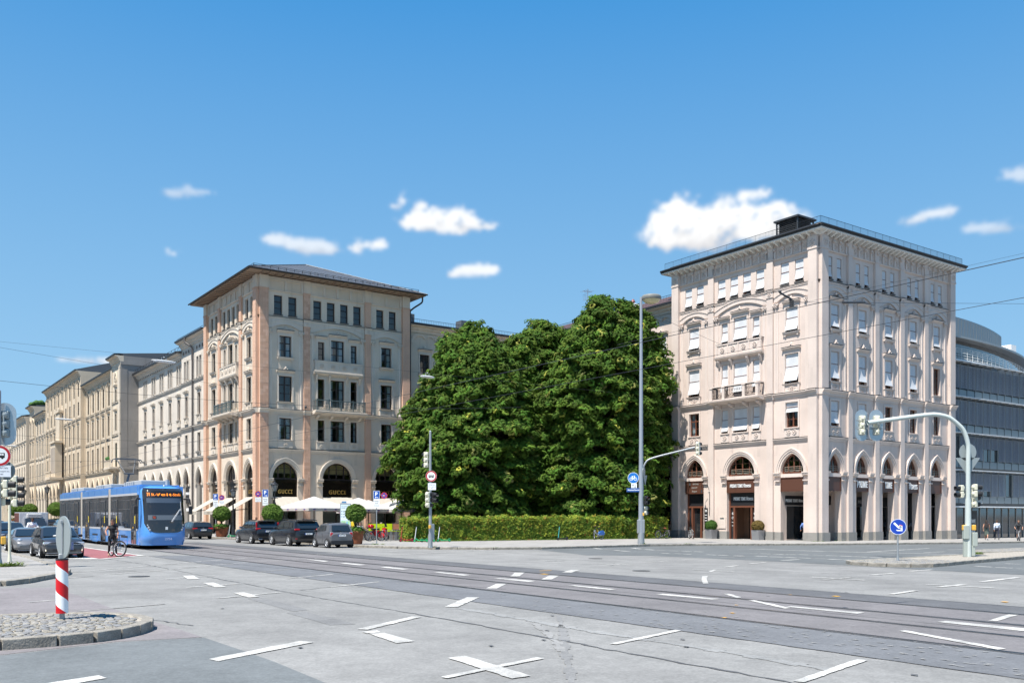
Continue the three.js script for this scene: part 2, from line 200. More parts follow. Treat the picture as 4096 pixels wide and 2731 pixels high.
// painted markings
const STR = [[5.84,-34.13,6.34,-34.22,0.12],[6.54,-34.59,7.15,-35.07,0.12],[7.33,-35.48,7.95,-35.83,0.12],[8.11,-36.01,8.76,-36.48,0.12],[8.96,-36.86,9.57,-37.2,0.12],[9.8,-37.59,10.45,-37.96,0.12],[10.61,-38.31,11.37,-38.89,0.12],[11.57,-39.24,12.27,-39.68,0.12],[12.38,-39.87,13.15,-40.45,0.12],[5.18,-30.89,5.49,-31.02,0.12],[5.64,-31.19,6.07,-31.47,0.12],[6.51,-32.12,7.1,-32.42,0.12],[7.27,-32.7,7.89,-32.95,0.12],[8.11,-33.21,8.76,-33.66,0.12],[8.89,-33.92,9.61,-34.37,0.12],[9.77,-34.73,10.35,-35.04,0.12],[10.64,-35.64,11.36,-35.92,0.12],[11.51,-36.25,12.27,-36.65,0.12],[12.45,-37.1,13.18,-37.46,0.12],[6.94,-34.26,8.05,-34.87,0.1],[7.19,-33.46,7.89,-33.76,0.1],[7.55,-42.11,8.02,-42.32,0.1],[8.31,-42.64,8.68,-42.94,0.1],[9.98,-44.63,10.45,-44.79,0.1],[10.85,-45.6,11.46,-45.7,0.1],[11.73,-46.02,12.35,-46.62,0.1],[12.7,-47.08,13.23,-47.45,0.1],[13.56,-47.79,14.27,-48.09,0.1],[14.46,-48.53,15.07,-48.74,0.1],[3.01,-22.58,3.6,-22.85,0.1],[3.55,-19.91,5.4,-20.6,0.1],[7.54,-28.72,9.34,-29.65,0.1],[7.13,-25.06,8.88,-25.76,0.1],[6.74,-21.32,8.62,-22.18,0.1],[15.8,-49.28,16.48,-49.68,0.12],[17.19,-49.68,17.85,-50.13,0.12],[13.65,-40.82,14.56,-41.68,0.12],[14.52,-41.42,15.22,-41.73,0.12],[11.42,-50.43,13.18,-52.32,0.12],[10.83,-48.82,11.81,-49.66,0.12],[11.2,-30.91,13.08,-32.08,0.12],[10.72,-27.04,12.83,-28.29,0.12],[10.45,-23.19,12.52,-24.32,0.12],[17.14,-42.91,18.65,-43.52,0.13],[17.13,-39.76,18.73,-40.44,0.13],[19.1,-40.84,20.55,-41.11,0.13],[20.83,-41.28,23.56,-42.12,0.13],[23.76,-42.36,26.73,-43.55,0.13],[26.94,-43.64,30.41,-44.91,0.13],[19.12,-44.11,20.92,-44.88,0.13],[21.04,-45.0,22.64,-45.44,0.13],[23.63,-45.69,24.84,-46.04,0.13],[26.48,-45.98,27.74,-46.38,0.13],[29.89,-46.8,32.8,-48.44,0.13],[14.69,-41.46,15.14,-41.78,0.13],[15.78,-42.45,16.5,-42.49,0.13],[15.87,-39.39,16.61,-39.5,0.13],[13.71,-38.1,14.4,-38.31,0.13],[14.44,-38.41,15.16,-38.62,0.13],[25.06,-33.06,25.46,-31.53,0.13],[24.69,-31.98,25.98,-32.25,0.13],[25.27,-29.11,25.73,-27.61,0.13],[24.8,-28.17,26.06,-28.53,0.13],[27.78,-29.03,29.65,-29.44,0.13],[31.0,-29.84,32.67,-30.12,0.13],[34.42,-30.59,36.86,-31.08,0.13],[27.78,-24.5,29.33,-25.13,0.13],[31.0,-25.92,32.5,-26.23,0.13],[25.44,-24.01,25.63,-22.14,0.13],[38.19,-44.5,37.59,-43.08,0.25],[37.46,-42.66,37.25,-41.83,0.25],[36.99,-41.28,36.79,-40.49,0.25],[36.56,-40.18,36.23,-39.07,0.25],[40.69,-43.66,39.96,-42.03,0.25],[39.7,-41.44,39.32,-40.23,0.25],[39.45,-40.16,39.23,-39.14,0.25],[39.27,-38.9,39.34,-38.2,0.25],[39.32,-37.99,39.45,-37.28,0.25],[39.57,-37.21,39.63,-36.54,0.25],[36.18,-36.47,36.1,-35.75,0.25],[36.45,-35.74,36.26,-34.91,0.25],[36.17,-34.78,36.32,-34.33,0.25],[36.81,-33.69,36.77,-33.0,0.25],[36.88,-32.94,36.84,-32.27,0.25],[36.88,-31.91,37.13,-31.43,0.25],[40.02,-33.48,40.26,-33.15,0.3],[40.41,-33.07,40.65,-32.56,0.3],[40.63,-32.38,40.74,-31.77,0.3],[40.85,-31.71,40.96,-31.1,0.3],[41.31,-31.26,41.33,-30.53,0.3],[41.56,-30.58,41.49,-29.74,0.3],[41.44,-29.6,41.59,-29.0,0.3],[41.7,-28.93,41.61,-28.15,0.3],[41.56,-28.02,41.53,-27.23,0.3],[41.51,-27.08,41.48,-26.32,0.3],[41.46,-26.18,41.6,-25.49,0.3],[37.64,-31.1,37.72,-30.39,0.3],[37.57,-30.16,37.71,-29.44,0.3],[37.67,-29.31,37.64,-28.55,0.3],[37.83,-28.59,37.94,-27.92,0.3],[37.9,-27.79,37.92,-27.05,0.3],[37.75,-26.86,37.84,-26.1,0.3],[37.78,-25.99,37.93,-25.35,0.3],[46.29,-38.72,46.8,-33.54,0.3],[46.8,-33.54,49.3,-26.35,0.3],[56.39,-31.23,58.54,-31.29,0.3],[48.27,-31.65,58.19,-33.55,0.2],[57.22,-30.28,60.47,-30.23,0.2],[50.46,-29.38,52.88,-29.5,0.2],[34.45,-27.0,36.34,-27.4,0.2],[30.84,-25.79,32.6,-26.3,0.2],[28.21,-18.36,29.93,-18.54,0.2],[31.61,-18.93,33.26,-19.08,0.2],[28.11,-14.5,31.34,-14.96,0.2],[25.51,-18.8,25.65,-16.91,0.2],[24.65,-17.73,26.56,-18.01,0.2],[25.57,-14.82,25.8,-12.98,0.2],[24.85,-14.04,26.56,-14.19,0.2],[37.46,-19.61,37.33,-18.85,0.2],[37.18,-18.63,37.25,-17.99,0.2],[36.93,-17.7,36.9,-17.33,0.2],[40.84,-20.06,40.8,-19.38,0.2]]
;
const QUA = [[8.44,-30.14,8.79,-30.13,8.46,-28.33,8.12,-28.29],[8.0,-26.48,8.3,-26.52,8.1,-24.74,7.8,-24.72],[7.59,-22.62,7.88,-22.69,7.73,-21.17,7.44,-21.13],[3.78,-12.26,3.83,-12.01,5.61,-13.04,5.48,-13.28],[1.6,-11.45,1.74,-11.18,2.35,-11.47,2.31,-11.73],[10.15,-16.7,10.37,-16.52,12.03,-18.21,11.78,-18.37],[13.72,-20.43,13.96,-20.27,15.22,-21.59,14.97,-21.75],[17.23,-24.26,17.53,-24.15,18.88,-25.72,18.55,-25.84],[16.34,-38.84,16.54,-38.86,16.52,-36.8,16.18,-36.52],[16.18,-34.99,16.51,-35.14,16.55,-33.33,16.16,-33.04],[16.17,-31.32,16.52,-31.51,16.53,-29.71,16.15,-29.49],[16.23,-27.43,16.52,-27.49,16.51,-25.5,16.15,-25.36],[16.23,-23.74,16.5,-23.77,16.6,-22.06,16.23,-21.93],[6.86,-14.15,6.97,-13.98,8.74,-15.23,8.6,-15.37],[6.76,-13.76,6.74,-13.53,6.99,-13.53,7.06,-13.8],[6.77,-13.51,7.01,-13.44,6.93,-12.28,6.59,-12.24],[6.47,-10.56,6.77,-10.6,6.56,-8.81,6.26,-8.78],[5.63,-9.35,5.64,-9.22,7.53,-9.8,7.5,-9.93],[17.2,-22.55,17.47,-22.38,18.82,-23.7,18.59,-23.92],[20.03,-25.09,20.23,-24.81,21.58,-25.92,21.34,-26.15],[16.28,-20.12,16.48,-20.04,16.49,-18.28,16.22,-18.26],[16.24,-16.57,16.54,-16.59,16.6,-14.77,16.29,-14.75],[22.72,-21.0,22.97,-20.98,21.58,-19.75,21.23,-19.64],[21.19,-19.61,21.53,-19.71,20.26,-18.47,20.13,-18.56],[24.93,-22.74,24.93,-22.57,26.01,-23.3,26.02,-23.47],[17.81,-15.73,17.96,-15.68,17.38,-14.79,17.16,-14.74],[16.88,-14.18,17.03,-14.12,16.19,-12.44,15.95,-12.41],[16.33,-12.68,16.55,-12.69,16.66,-10.98,16.32,-10.93],[9.22,-10.39,9.27,-10.29,11.32,-10.93,11.32,-11.07],[21.28,-13.38,21.36,-13.24,23.05,-13.57,23.02,-13.73],[17.33,-8.82,17.36,-8.68,18.86,-9.0,18.79,-9.15],[16.27,-9.22,16.59,-9.23,16.62,-7.18,16.15,-7.12],[14.41,-8.84,14.57,-8.82,13.74,-6.73,13.54,-6.75],[8.89,-6.8,8.93,-6.67,11.06,-7.24,11.0,-7.37]]
;
let mk = 0;
for (const q of QUA) { const p = [[q[0], q[1]], [q[2], q[3]], [q[4], q[5]], [q[6], q[7]]]; const e = []; const r = rng(900 + mk); for (let i = 0; i < 4; i++) { const a = p[i], b = p[(i + 1) % 4], n = Math.max(2, Math.round(Math.hypot(b[0] - a[0], b[1] - a[1]) / 0.12)); for (let k = 0; k < n; k++) e.push([lerp(a[0], b[0], k / n) + (k ? (r() - 0.5) * 0.022 : 0), lerp(a[1], b[1], k / n) + (k ? (r() - 0.5) * 0.022 : 0)]); } mesh('road_marking', sheet(e, 0.0125 + (mk++ % 3) * 0.0008), mPaint, road); }
for (const [x0, z0, x1, z1, w] of STR) { const l = Math.hypot(x1 - x0, z1 - z0), nx = -(z1 - z0) / l * w / 2, nz = (x1 - x0) / l * w / 2; mesh('road_marking', sheet([[x0 + nx, z0 + nz], [x1 + nx, z1 + nz], [x1 - nx, z1 - nz], [x0 - nx, z0 - nz]], 0.010 + (mk++ % 4) * 0.0007), mk % 5 ? mPaint : mPaintOld, road); }
{ // flecks of worn-off paint beside the tracks
  const r = rng(5), l = []; for (let i = 0; i < 330; i++) { const z = -4 - 34 * r() * r(), x = lerp(11.5, r() < 0.75 ? 13.3 : 15.2, r()), w = 0.01 + 0.02 * r(), d = 0.015 + 0.06 * r(); l.push(sheet([[x - w, z - d], [x + w, z - d * 0.6], [x + w * 0.8, z + d], [x - w * 0.7, z + d * 0.7]], 0.0155)); }
  const f = mesh('paint_flecks', mg(l), mPaintOld, road); f.userData.kind = 'stuff';
  const l2 = []; for (const [x, z, w, d] of [[18.9, -24.6, 0.1, 0.16], [14.3, -12.4, 0.05, 0.05], [19.6, -13.7, 0.09, 0.09], [19.0, -14.6, 0.03, 0.04], [15.7, -13.5, 0.03, 0.05], [21.6, -10.6, 0.09, 0.07], [13.5, -11.9, 0.05, 0.04], [20.2, -26.2, 0.3, 0.05]]) l2.push(sheet([[x - w, z - d], [x + w, z - d], [x + w * 0.7, z + d], [x - w, z + d]], 0.0165)); const f2 = mesh('survey_paint', mg(l2), mat([0.6, 0.33, 0.05], 0.8), road); f2.userData.kind = 'stuff';
}
for (const x of [13.46, 15.4, 17.08, 19.03]) for (const [z0, z1] of [[-14, 8], [-50, -14], [-260, -50]]) { mesh('rail', mg([bb(-0.035, 0.035, -0.1, 0.0125, 0, z1 - z0)]), mRail, road, x, Gy(x), z0); mesh('rail_groove', mg([bb(0.036, 0.075, -0.1, 0.0105, 0, z1 - z0)]), mGroove, road, x, Gy(x), z0); mesh('rail_seal', ribbon([[x - 0.075, z0], [x - 0.075, z1]], 0.07, 0.0095, x * 7 | 0, 0.01), mTar, road); }
// red cycle lane with white borders
mesh('cycle_lane', sheet([[8.5, -78], [10.95, -78], [11.05, -46.9], [8.75, -44.2], [8.5, -46.9]], 0.008), mRedLane, road);
for (const p of [[[10.95, -78], [11.2, -78], [11.32, -46.7], [11.05, -46.9]], [[8.3, -78], [8.5, -78], [8.5, -46.9], [8.3, -46.9]], [[8.3, -46.9], [8.5, -47.3], [11.3, -46.9], [11.3, -46.6], [8.75, -43.6], [8.3, -46.2]].slice(0, 0)].filter(p => p.length)) mesh('road_marking', sheet(p, 0.0125), mPaint, road);
mesh('road_marking', sheet([[7.0, -44.6], [7.0, -45.0], [8.6, -46.7], [8.75, -43.9], [8.75, -43.6]], 0.0135), mPaint, road);
mesh('road_marking', sheet([[8.72, -44.1], [11.05, -46.9], [11.3, -46.7], [8.75, -43.6]], 0.0142), mPaint, road);
for (let k = 0; k < 8; k++) mesh('road_marking', sheet([[12.55, -66 - k * 9], [12.67, -66 - k * 9], [12.67, -71 - k * 9], [12.55, -71 - k * 9]], 0.0125), mPaint, road);

// pavements with granite kerb stones
function pavement(name, pts, h, m, kerbIdx, w = 0.28, len = 1.0) {
  const o = structure(mesh(name, slabOf(pts, h), m, scene)); const r = rng(pts.length * 77);
  for (const [a, b] of kerbIdx) for (let i = a; i < b; i++) {
    const [x0, z0] = pts[i % pts.length], [x1, z1] = pts[(i + 1) % pts.length], L = Math.hypot(x1 - x0, z1 - z0), n = Math.max(1, Math.round(L / len)), ang = Math.atan2(-(z1 - z0), x1 - x0);
    for (let k = 0; k < n; k++) { const t = (k + 0.5) / n, cx = lerp(x0, x1, t), cz = lerp(z0, z1, t), ll = L / n - 0.012; mesh('kerb_stone', rbk(ll, h + 0.22, w), mGranite, o, cx + (r() - 0.5) * 0.012, Gy(cx) + (h + 0.22) / 2 - 0.2 + (r() - 0.5) * 0.008 + 0.006, cz + (r() - 0.5) * 0.012, ang); }
  }
  return o;
}
const rbkC = {}; function rbk(a, b, c) { const k = a.toFixed(2) + b.toFixed(2) + c; return rbkC[k] ??= metric(flat(new RoundedBoxGeometry(a, b, c, 1, 0.02))); }
const round = (pts, n = 6, k = 0.5) => { const o = []; const N = pts.length; for (let i = 0; i < N; i++) { const a = pts[(i + N - 1) % N], b = pts[i], c = pts[(i + 1) % N]; if (!b[2]) { o.push([b[0], b[1]]); continue; } const r = b[2]; const t1 = Math.hypot(a[0] - b[0], a[1] - b[1]), t2 = Math.hypot(c[0] - b[0], c[1] - b[1]); const p = [b[0] + (a[0] - b[0]) * r / t1, b[1] + (a[1] - b[1]) * r / t1], q = [b[0] + (c[0] - b[0]) * r / t2, b[1] + (c[1] - b[1]) * r / t2]; for (let j = 0; j <= n; j++) { const t = j / n; o.push([(1 - t) ** 2 * p[0] + 2 * t * (1 - t) * b[0] + t * t * q[0], (1 - t) ** 2 * p[1] + 2 * t * (1 - t) * b[1] + t * t * q[1]]); } } return o; };
// forum pavement in front of the square and both corner houses
const forumPts = [[25.7, -300], [25.7, -60], [26.1, -55.2], [26.3, -52.4], [27.0, -49.9], [28.6, -47.6], [31.08, -45.5], [34, -44.7], [38.9, -45.2], [44.4, -46.0], [48.2, -45.3], [58.8, -41.4], [72, -38.4], [120, -34], [150, -33], [150, -300]];
pavement('pavement', forumPts, 0.12, mPave, [[0, 13]], 0.3, 1.25);
// pavement on the near side of the boulevard
const leftPts = [[-60, -26.5], [3.11, -28.35], [3.79, -29.14], [4.32, -30.24], [4.95, -31.43], [5.38, -32.53], [5.61, -33.64], [5.69, -35.44], [5.85, -39.54], [5.98, -45.05], [5.9, -48.91], [5.9, -300], [-60, -300]];
const leftPave = pavement('pavement', leftPts, 0.12, mPave, [[0, 11]], 0.3, 1.2);
{ const r = rng(8), gs = metric(flat(new RoundedBoxGeometry(0.785, 0.03, 0.485, 1, 0.008))), ms = [mSlab, mat([0.33, 0.318, 0.3], 0.9, { map: mSlab.map }), mat([0.39, 0.372, 0.35], 0.9, { map: mSlab.map })];
  for (let j = 0; j < 34; j++) for (let i = 0; i < 9; i++) { const x = 5.0 - i * 0.8 - (j % 2) * 0.4, z = -30.4 - j * 0.5; const edge = z > -33 ? lerp(4.1, 5.3, (-30.2 - z) / 2.8) : 5.45; if (x > edge - 0.15 || x < -0.6) continue; mesh('paving_slab', gs, ms[r() * 3 | 0], leftPave, x, Gy(x) + 0.112 + (r() - 0.5) * 0.004, z); } }
// traffic islands paved with small stones
function island(name, pts, h, cob, kerbIdx, seed) {
  const o = pavement(name, pts, h, mat([0.52, 0.48, 0.42], 0.95, { map: rep(T_stone, 0.7) }), [[0, kerbIdx]], 0.2, 0.95); const r = rng(seed);
  const ins = (x, z) => { let c = false; for (let i = 0, j = pts.length - 1; i < pts.length; j = i++) { const [xi, zi] = pts[i], [xj, zj] = pts[j]; if ((zi > z) !== (zj > z) && x < (xj - xi) * (z - zi) / (zj - zi) + xi) c = !c; } return c; };
  const edge = (x, z) => { let d = 9; for (let i = 0, j = pts.length - 1; i < pts.length; j = i++) { const [x0, z0] = pts[j], [x1, z1] = pts[i], t = clamp(((x - x0) * (x1 - x0) + (z - z0) * (z1 - z0)) / ((x1 - x0) ** 2 + (z1 - z0) ** 2)); d = Math.min(d, Math.hypot(x - x0 - t * (x1 - x0), z - z0 - t * (z1 - z0))); } return d; };
  const list = []; const P = 0.128, B = cob.b, pitch = 1.15;
  for (let x = B[0]; x < B[1]; x += P) for (let z = B[2]; z < B[3]; z += P) { const t = ((z - B[2]) % pitch) / pitch - 0.5, xx = x + 0.34 * (0.25 - t * t) * 4 * 0.5 + (r() - 0.5) * 0.02, zz = z + (r() - 0.5) * 0.02; if (ins(xx, zz) && edge(xx, zz) > 0.16) list.push([xx, zz, 0.9 + 0.2 * r()]); }
  list.sort((a, b) => Math.hypot(a[0], a[1]) - Math.hypot(b[0], b[1]));
  const gv = [0, 1, 2].map(i => { const g = new RoundedBoxGeometry(0.105 + i * 0.006, 0.07, 0.112 - i * 0.006, 1, 0.016); const p = g.attributes.position, rr = rng(i + 3); for (let q = 0; q < p.count; q++) p.setXYZ(q, p.getX(q) * (0.97 + 0.06 * rr()), p.getY(q), p.getZ(q) * (0.97 + 0.06 * rr())); return metric(flat(g)); });
  const tm = rep(T_stone, 0.4), cm = [[0.46, 0.445, 0.41], [0.36, 0.37, 0.385], [0.42, 0.395, 0.34], [0.31, 0.315, 0.325]].map(c => mat(c, 0.85, { map: tm })); const rest = [];
  list.forEach(([x, z, s], i) => { const y = Gy(x) + h - 0.012 + (r() - 0.5) * 0.012, ry = (r() - 0.5) * 0.3; if (i < cob.parts) { const m = mesh('cobblestone', gv[r() * 3 | 0], cm[r() * 4 | 0], o, x, y, z, ry); m.rotation.z = (r() - 0.5) * 0.2; m.rotation.x = (r() - 0.5) * 0.2; m.scale.set(0.82 + 0.3 * r(), 1, 0.8 + 0.3 * r()); } else rest.push([x, y, z, ry]); });
  if (rest.length) { const im = new THREE.InstancedMesh(gv[0], mat([1, 1, 1], 0.85, { map: tm }), rest.length), M4 = new THREE.Matrix4(), E = new THREE.Euler(); rest.forEach(([x, y, z, ry], i) => { M4.makeRotationFromEuler(E.set((r() - 0.5) * 0.1, ry, (r() - 0.5) * 0.1)); M4.setPosition(x, y, z); im.setMatrixAt(i, M4); im.setColorAt(i, cm[r() * 4 | 0].color); }); im.name = 'cobblestones'; im.userData.kind = 'stuff'; im.castShadow = im.receiveShadow = true; o.add(im); }
  return o;
}
island('traffic_island', [[-3, -14.6], [1.62, -14.8], [2.35, -14.83], [2.85, -14.93], [3.25, -15.15], [3.6, -15.5], [3.88, -15.95], [4.02, -16.45], [4.0, -17.0], [3.86, -17.4], [3.6, -17.8], [3.2, -18.1], [2.6, -18.3], [2.0, -18.4], [-3, -18.6]], 0.14, { b: [0.9, 4.1, -18.6, -14.6], parts: 300 }, 14, 31);
island('traffic_island', [[34.6, -23.6], [33.9, -22.9], [33.65, -22.0], [33.7, -21.2], [34.2, -20.5], [34.97, -20.1], [36.5, -20.3], [38.82, -20.8], [46.74, -22.05], [60, -22.6], [60, -26.2], [47.6, -25.2], [45.4, -24.6], [38.3, -23.9]], 0.13, { b: [33.6, 38.4, -24, -20], parts: 0 }, 14, 32);
island('traffic_island', [[51.2, -27.0], [50.6, -26.6], [50.7, -26.2], [51.5, -26.0], [70, -23.5], [70, -27.5], [59.7, -28.5], [54.2, -28.2]], 0.13, { b: [51, 60, -28.5, -24], parts: 0 }, 8, 33);
// low kerbed strip set in the pavement edge by the square

// ---------- architecture: facades, windows, mouldings ----------
const stMap = rep(T_stucco, 7), stBump = rep(T_stuccoB, 1.6);
const stucco = (c, o = {}) => mat(c, 0.92, { map: stMap, bumpMap: stBump, bumpScale: 0.006, ...o });
const MR = { wall: stucco([0.755, 0.625, 0.55]), pil: stucco([0.75, 0.63, 0.56]), trim: stucco([0.76, 0.645, 0.575]), plinth: stucco([0.33, 0.315, 0.29]), frame: mat([0.15, 0.055, 0.03], 0.5), sign: mat([0.1, 0.042, 0.026], 0.45) };
const ML = { wall: stucco([0.76, 0.645, 0.515]), pil: stucco([0.73, 0.465, 0.325]), trim: stucco([0.75, 0.66, 0.555]), plinth: stucco([0.5, 0.44, 0.36]), frame: mat([0.035, 0.022, 0.018], 0.45), sign: mat([0.012, 0.009, 0.007], 0.12) };
const MW = { wall: stucco([0.74, 0.665, 0.575]), pil: stucco([0.74, 0.665, 0.575]), trim: stucco([0.71, 0.64, 0.55]), plinth: stucco([0.5, 0.44, 0.36]), frame: mat([0.09, 0.05, 0.032], 0.5), sign: ML.sign };
const MF = { wall: stucco([0.70, 0.575, 0.425]), pil: stucco([0.70, 0.575, 0.425]), trim: stucco([0.70, 0.59, 0.45]), plinth: stucco([0.5, 0.41, 0.3]), frame: mat([0.06, 0.045, 0.035], 0.5), sign: ML.sign };
const MF2 = { ...MF, wall: stucco([0.73, 0.625, 0.49]), pil: stucco([0.73, 0.625, 0.49]), trim: stucco([0.73, 0.635, 0.51]) };
const mGlass = new THREE.MeshPhysicalMaterial({ color: lin(0.82, 0.87, 0.88), roughness: 0.02, transmission: 1, thickness: 0, ior: 1.52 });
const mGlassDark = new THREE.MeshPhysicalMaterial({ color: lin(0.018, 0.02, 0.022), roughness: 0.05, ior: 1.6, clearcoat: 1, clearcoatRoughness: 0.03 });
const mPaneFar = mat([0.03, 0.031, 0.032], 0.42), mRoom = mat([0.3, 0.26, 0.22], 0.95), mCurtain = mat([0.55, 0.58, 0.6], 0.95, { side: THREE.DoubleSide }), mBlind = mat([0.72, 0.735, 0.75], 0.85, { map: rep(T_cloth, 2) }), mZinc = mat([0.07, 0.072, 0.075], 0.5, { metalness: 0.35 }), mRoofMetal = mat([0.125, 0.128, 0.133], 0.42, { metalness: 0.3 }), mIron = mat([0.03, 0.032, 0.035], 0.5, { metalness: 0.4 }), mLedge = mat([0.1, 0.095, 0.09], 0.7), mWhite = mat([0.78, 0.78, 0.76], 0.6), mSteel = mat([0.42, 0.43, 0.44], 0.4, { metalness: 0.75 }), mGalv0 = mat([0.5, 0.5, 0.5], 0.6), mBlack = mat([0.018, 0.018, 0.02], 0.5), mGold = mat([0.75, 0.5, 0.16], 0.3, { metalness: 0.9 });
const mkF = (x, z, r) => ({ x, z, r, c: Math.cos(r), s: Math.sin(r) });
const put = (b, F, name, geo, m, u = 0, v = 0, w = 0, ry = 0) => mesh(name, geo, m, b, F.x + F.c * u + F.s * w, v, F.z - F.s * u + F.c * w, F.r + ry);
const cache = {}; const memo = (k, f) => cache[k] ??= f();
function archPts(c, a, v0, hA, n = 9) { const Rr = (a * a + hA * hA) / (2 * a), th = Math.acos(clamp((Rr - a) / Rr, -1, 1)), o = []; for (let i = 0; i <= n; i++) { const t = th * i / n; o.push([c + Rr * Math.cos(t) - (Rr - a), v0 + Rr * Math.sin(t)]); } for (let i = n - 1; i >= 0; i--) o.push([2 * c - o[i][0], o[i][1]]); return o; }   // right springing over the apex to the left
function wallGeo(L, v0, v1, rects, arches, t = 0.42) {
  const s = shp([[0, v0], [L, v0], [L, v1], [0, v1]]);
  for (const [c, v, w, h] of rects) s.holes.push(new THREE.Path([[c - w / 2, v], [c - w / 2, v + h], [c + w / 2, v + h], [c + w / 2, v]].map(p => new THREE.Vector2(...p))));
  for (const [c, a, vb, sp, hA] of arches) s.holes.push(new THREE.Path([[c + a, vb], ...archPts(c, a, sp, hA), [c - a, vb]].map(p => new THREE.Vector2(...p))));
  return mg([ext(s, t).translate(0, 0, -t)]);
}
// casement window: frame mesh with one pane mesh per light
function casement(b, F, u, v, w, h, m, o = {}) {
  const cols = o.cols ?? (w > 0.95 ? 2 : 1), rows = o.rows ?? 3, t = o.t ?? 0.07, key = ['cw', w, h, cols, rows, t].join();
  const fr = memo(key, () => { const l = [bb(-w / 2, -w / 2 + t, 0, h, -0.05, 0.05), bb(w / 2 - t, w / 2, 0, h, -0.05, 0.05), bb(-w / 2 + t, w / 2 - t, 0, t * 1.4, -0.05, 0.05), bb(-w / 2 + t, w / 2 - t, h - t, h, -0.05, 0.05)]; const heavy = rows > 2 ? h * 0.66 : 0; for (let i = 1; i < cols; i++) l.push(bb(-w / 2 + w * i / cols - 0.055, -w / 2 + w * i / cols + 0.055, t * 1.4, h - t, -0.045, 0.055)); for (let j = 1; j < rows; j++) { const y = h * j / rows, tk = rows > 2 && j === rows - 1 ? 0.05 : 0.022; l.push(bb(-w / 2 + t, w / 2 - t, y - tk, y + tk, -0.035, 0.04)); } return mg(l); });
  const win = put(b, F, 'window', fr, m.frame, u, v, o.d ?? -0.24);
  const pw = (w - 2 * t) / cols, ph = h / rows, pg = memo('p' + pw.toFixed(3) + ph.toFixed(3), () => mg([bx(pw - 0.03, ph - 0.03, 0.012)]));
  for (let i = 0; i < cols; i++) for (let j = 0; j < rows; j++) { const p = mesh('pane', pg, o.glass ?? mGlass, win, -w / 2 + t + pw * (i + 0.5), ph * (j + 0.5), -0.012); p.rotation.set((R0() - 0.5) * 0.02, (R0() - 0.5) * 0.02, 0); }
  if (o.curtain) for (const s of [-1, 1]) { const g = memo('cur' + w + h, () => { const q = new THREE.PlaneGeometry(w * 0.27, h, 12, 1); const p = q.attributes.position; for (let i = 0; i < p.count; i++) p.setZ(i, Math.sin(p.getX(i) * 55) * 0.025); q.computeVertexNormals(); return q; }); mesh('curtain', g, mCurtain, win, s * w * 0.36, h / 2, -0.22); }
  if (o.blind) { // two-stage awning blind: upper part flat, lower part pushed out at the foot
    const f = o.blind, a = h * 0.42 * f, c = h * 0.5 * f, tilt = o.tilt ?? 0.24;
    mesh('blind', memo('bl' + w + a.toFixed(3), () => mg([bx(w - 0.03, a, 0.012, 0, -a / 2, 0)])), mBlind, win, 0, h - 0.02, 0.14);
    const lo = mesh('blind', memo('bm' + w + c.toFixed(3), () => { const q = new THREE.BoxGeometry(w - 0.02, c, 0.012, 1, 5, 1).translate(0, -c / 2, 0); const p = q.attributes.position; for (let i = 0; i < p.count; i++) { const t = -p.getY(i) / c; p.setZ(i, p.getZ(i) - 0.05 * Math.sin(t * Math.PI)); } q.computeVertexNormals(); return mg([q]); }), mBlind, win, 0, h - 0.02 - a, 0.15); lo.rotation.x = -tilt * (0.8 + 0.4 * R0());
    mesh('blind_rail', memo('br' + w, () => mg([bx(w, 0.045, 0.05)])), m.frame, win, 0, h - 0.02 - a, 0.155);
  }
  return win;
}
const palmette = () => memo('palm', () => mg([ext([[-0.26, 0], [-0.22, 0.1], [-0.12, 0.14], [-0.1, 0.26], [0, 0.4], [0.1, 0.26], [0.12, 0.14], [0.22, 0.1], [0.26, 0]], 0.07, 0.015).translate(0, 0, -0.02), sph(0.07, -0.15, 0.1, 0.08, 8, 6), sph(0.07, 0.15, 0.1, 0.08, 8, 6), sph(0.08, 0, 0.22, 0.07, 8, 6)]));
const rosette = () => memo('ros', () => { const l = [torus(0.21, 0.035, 16, 6), sph(0.05, 0, 0, 0.02, 8, 6)]; for (let i = 0; i < 5; i++) { const a = i * Math.PI * 0.4; l.push(new THREE.SphereGeometry(0.06, 8, 6).scale(1.25, 0.75, 0.7).rotateZ(a).translate(0.115 * Math.cos(a), 0.115 * Math.sin(a), 0.01)); } return mg(l); });
const capital = () => memo('cap', () => mg([lathe([[0.13, 0], [0.15, 0.05], [0.14, 0.1], [0.17, 0.22], [0.24, 0.36], [0.25, 0.4]], 10), bx(0.56, 0.07, 0.4, 0, 0.43, 0), ...[-0.19, 0, 0.19].map(x => sph(0.085, x, 0.28, 0.16, 8, 6)), ...[-0.1, 0.1].map(x => sph(0.075, x, 0.15, 0.15, 8, 6)), sph(0.07, -0.25, 0.34, 0.16, 6, 5), sph(0.07, 0.25, 0.34, 0.16, 6, 5)]));
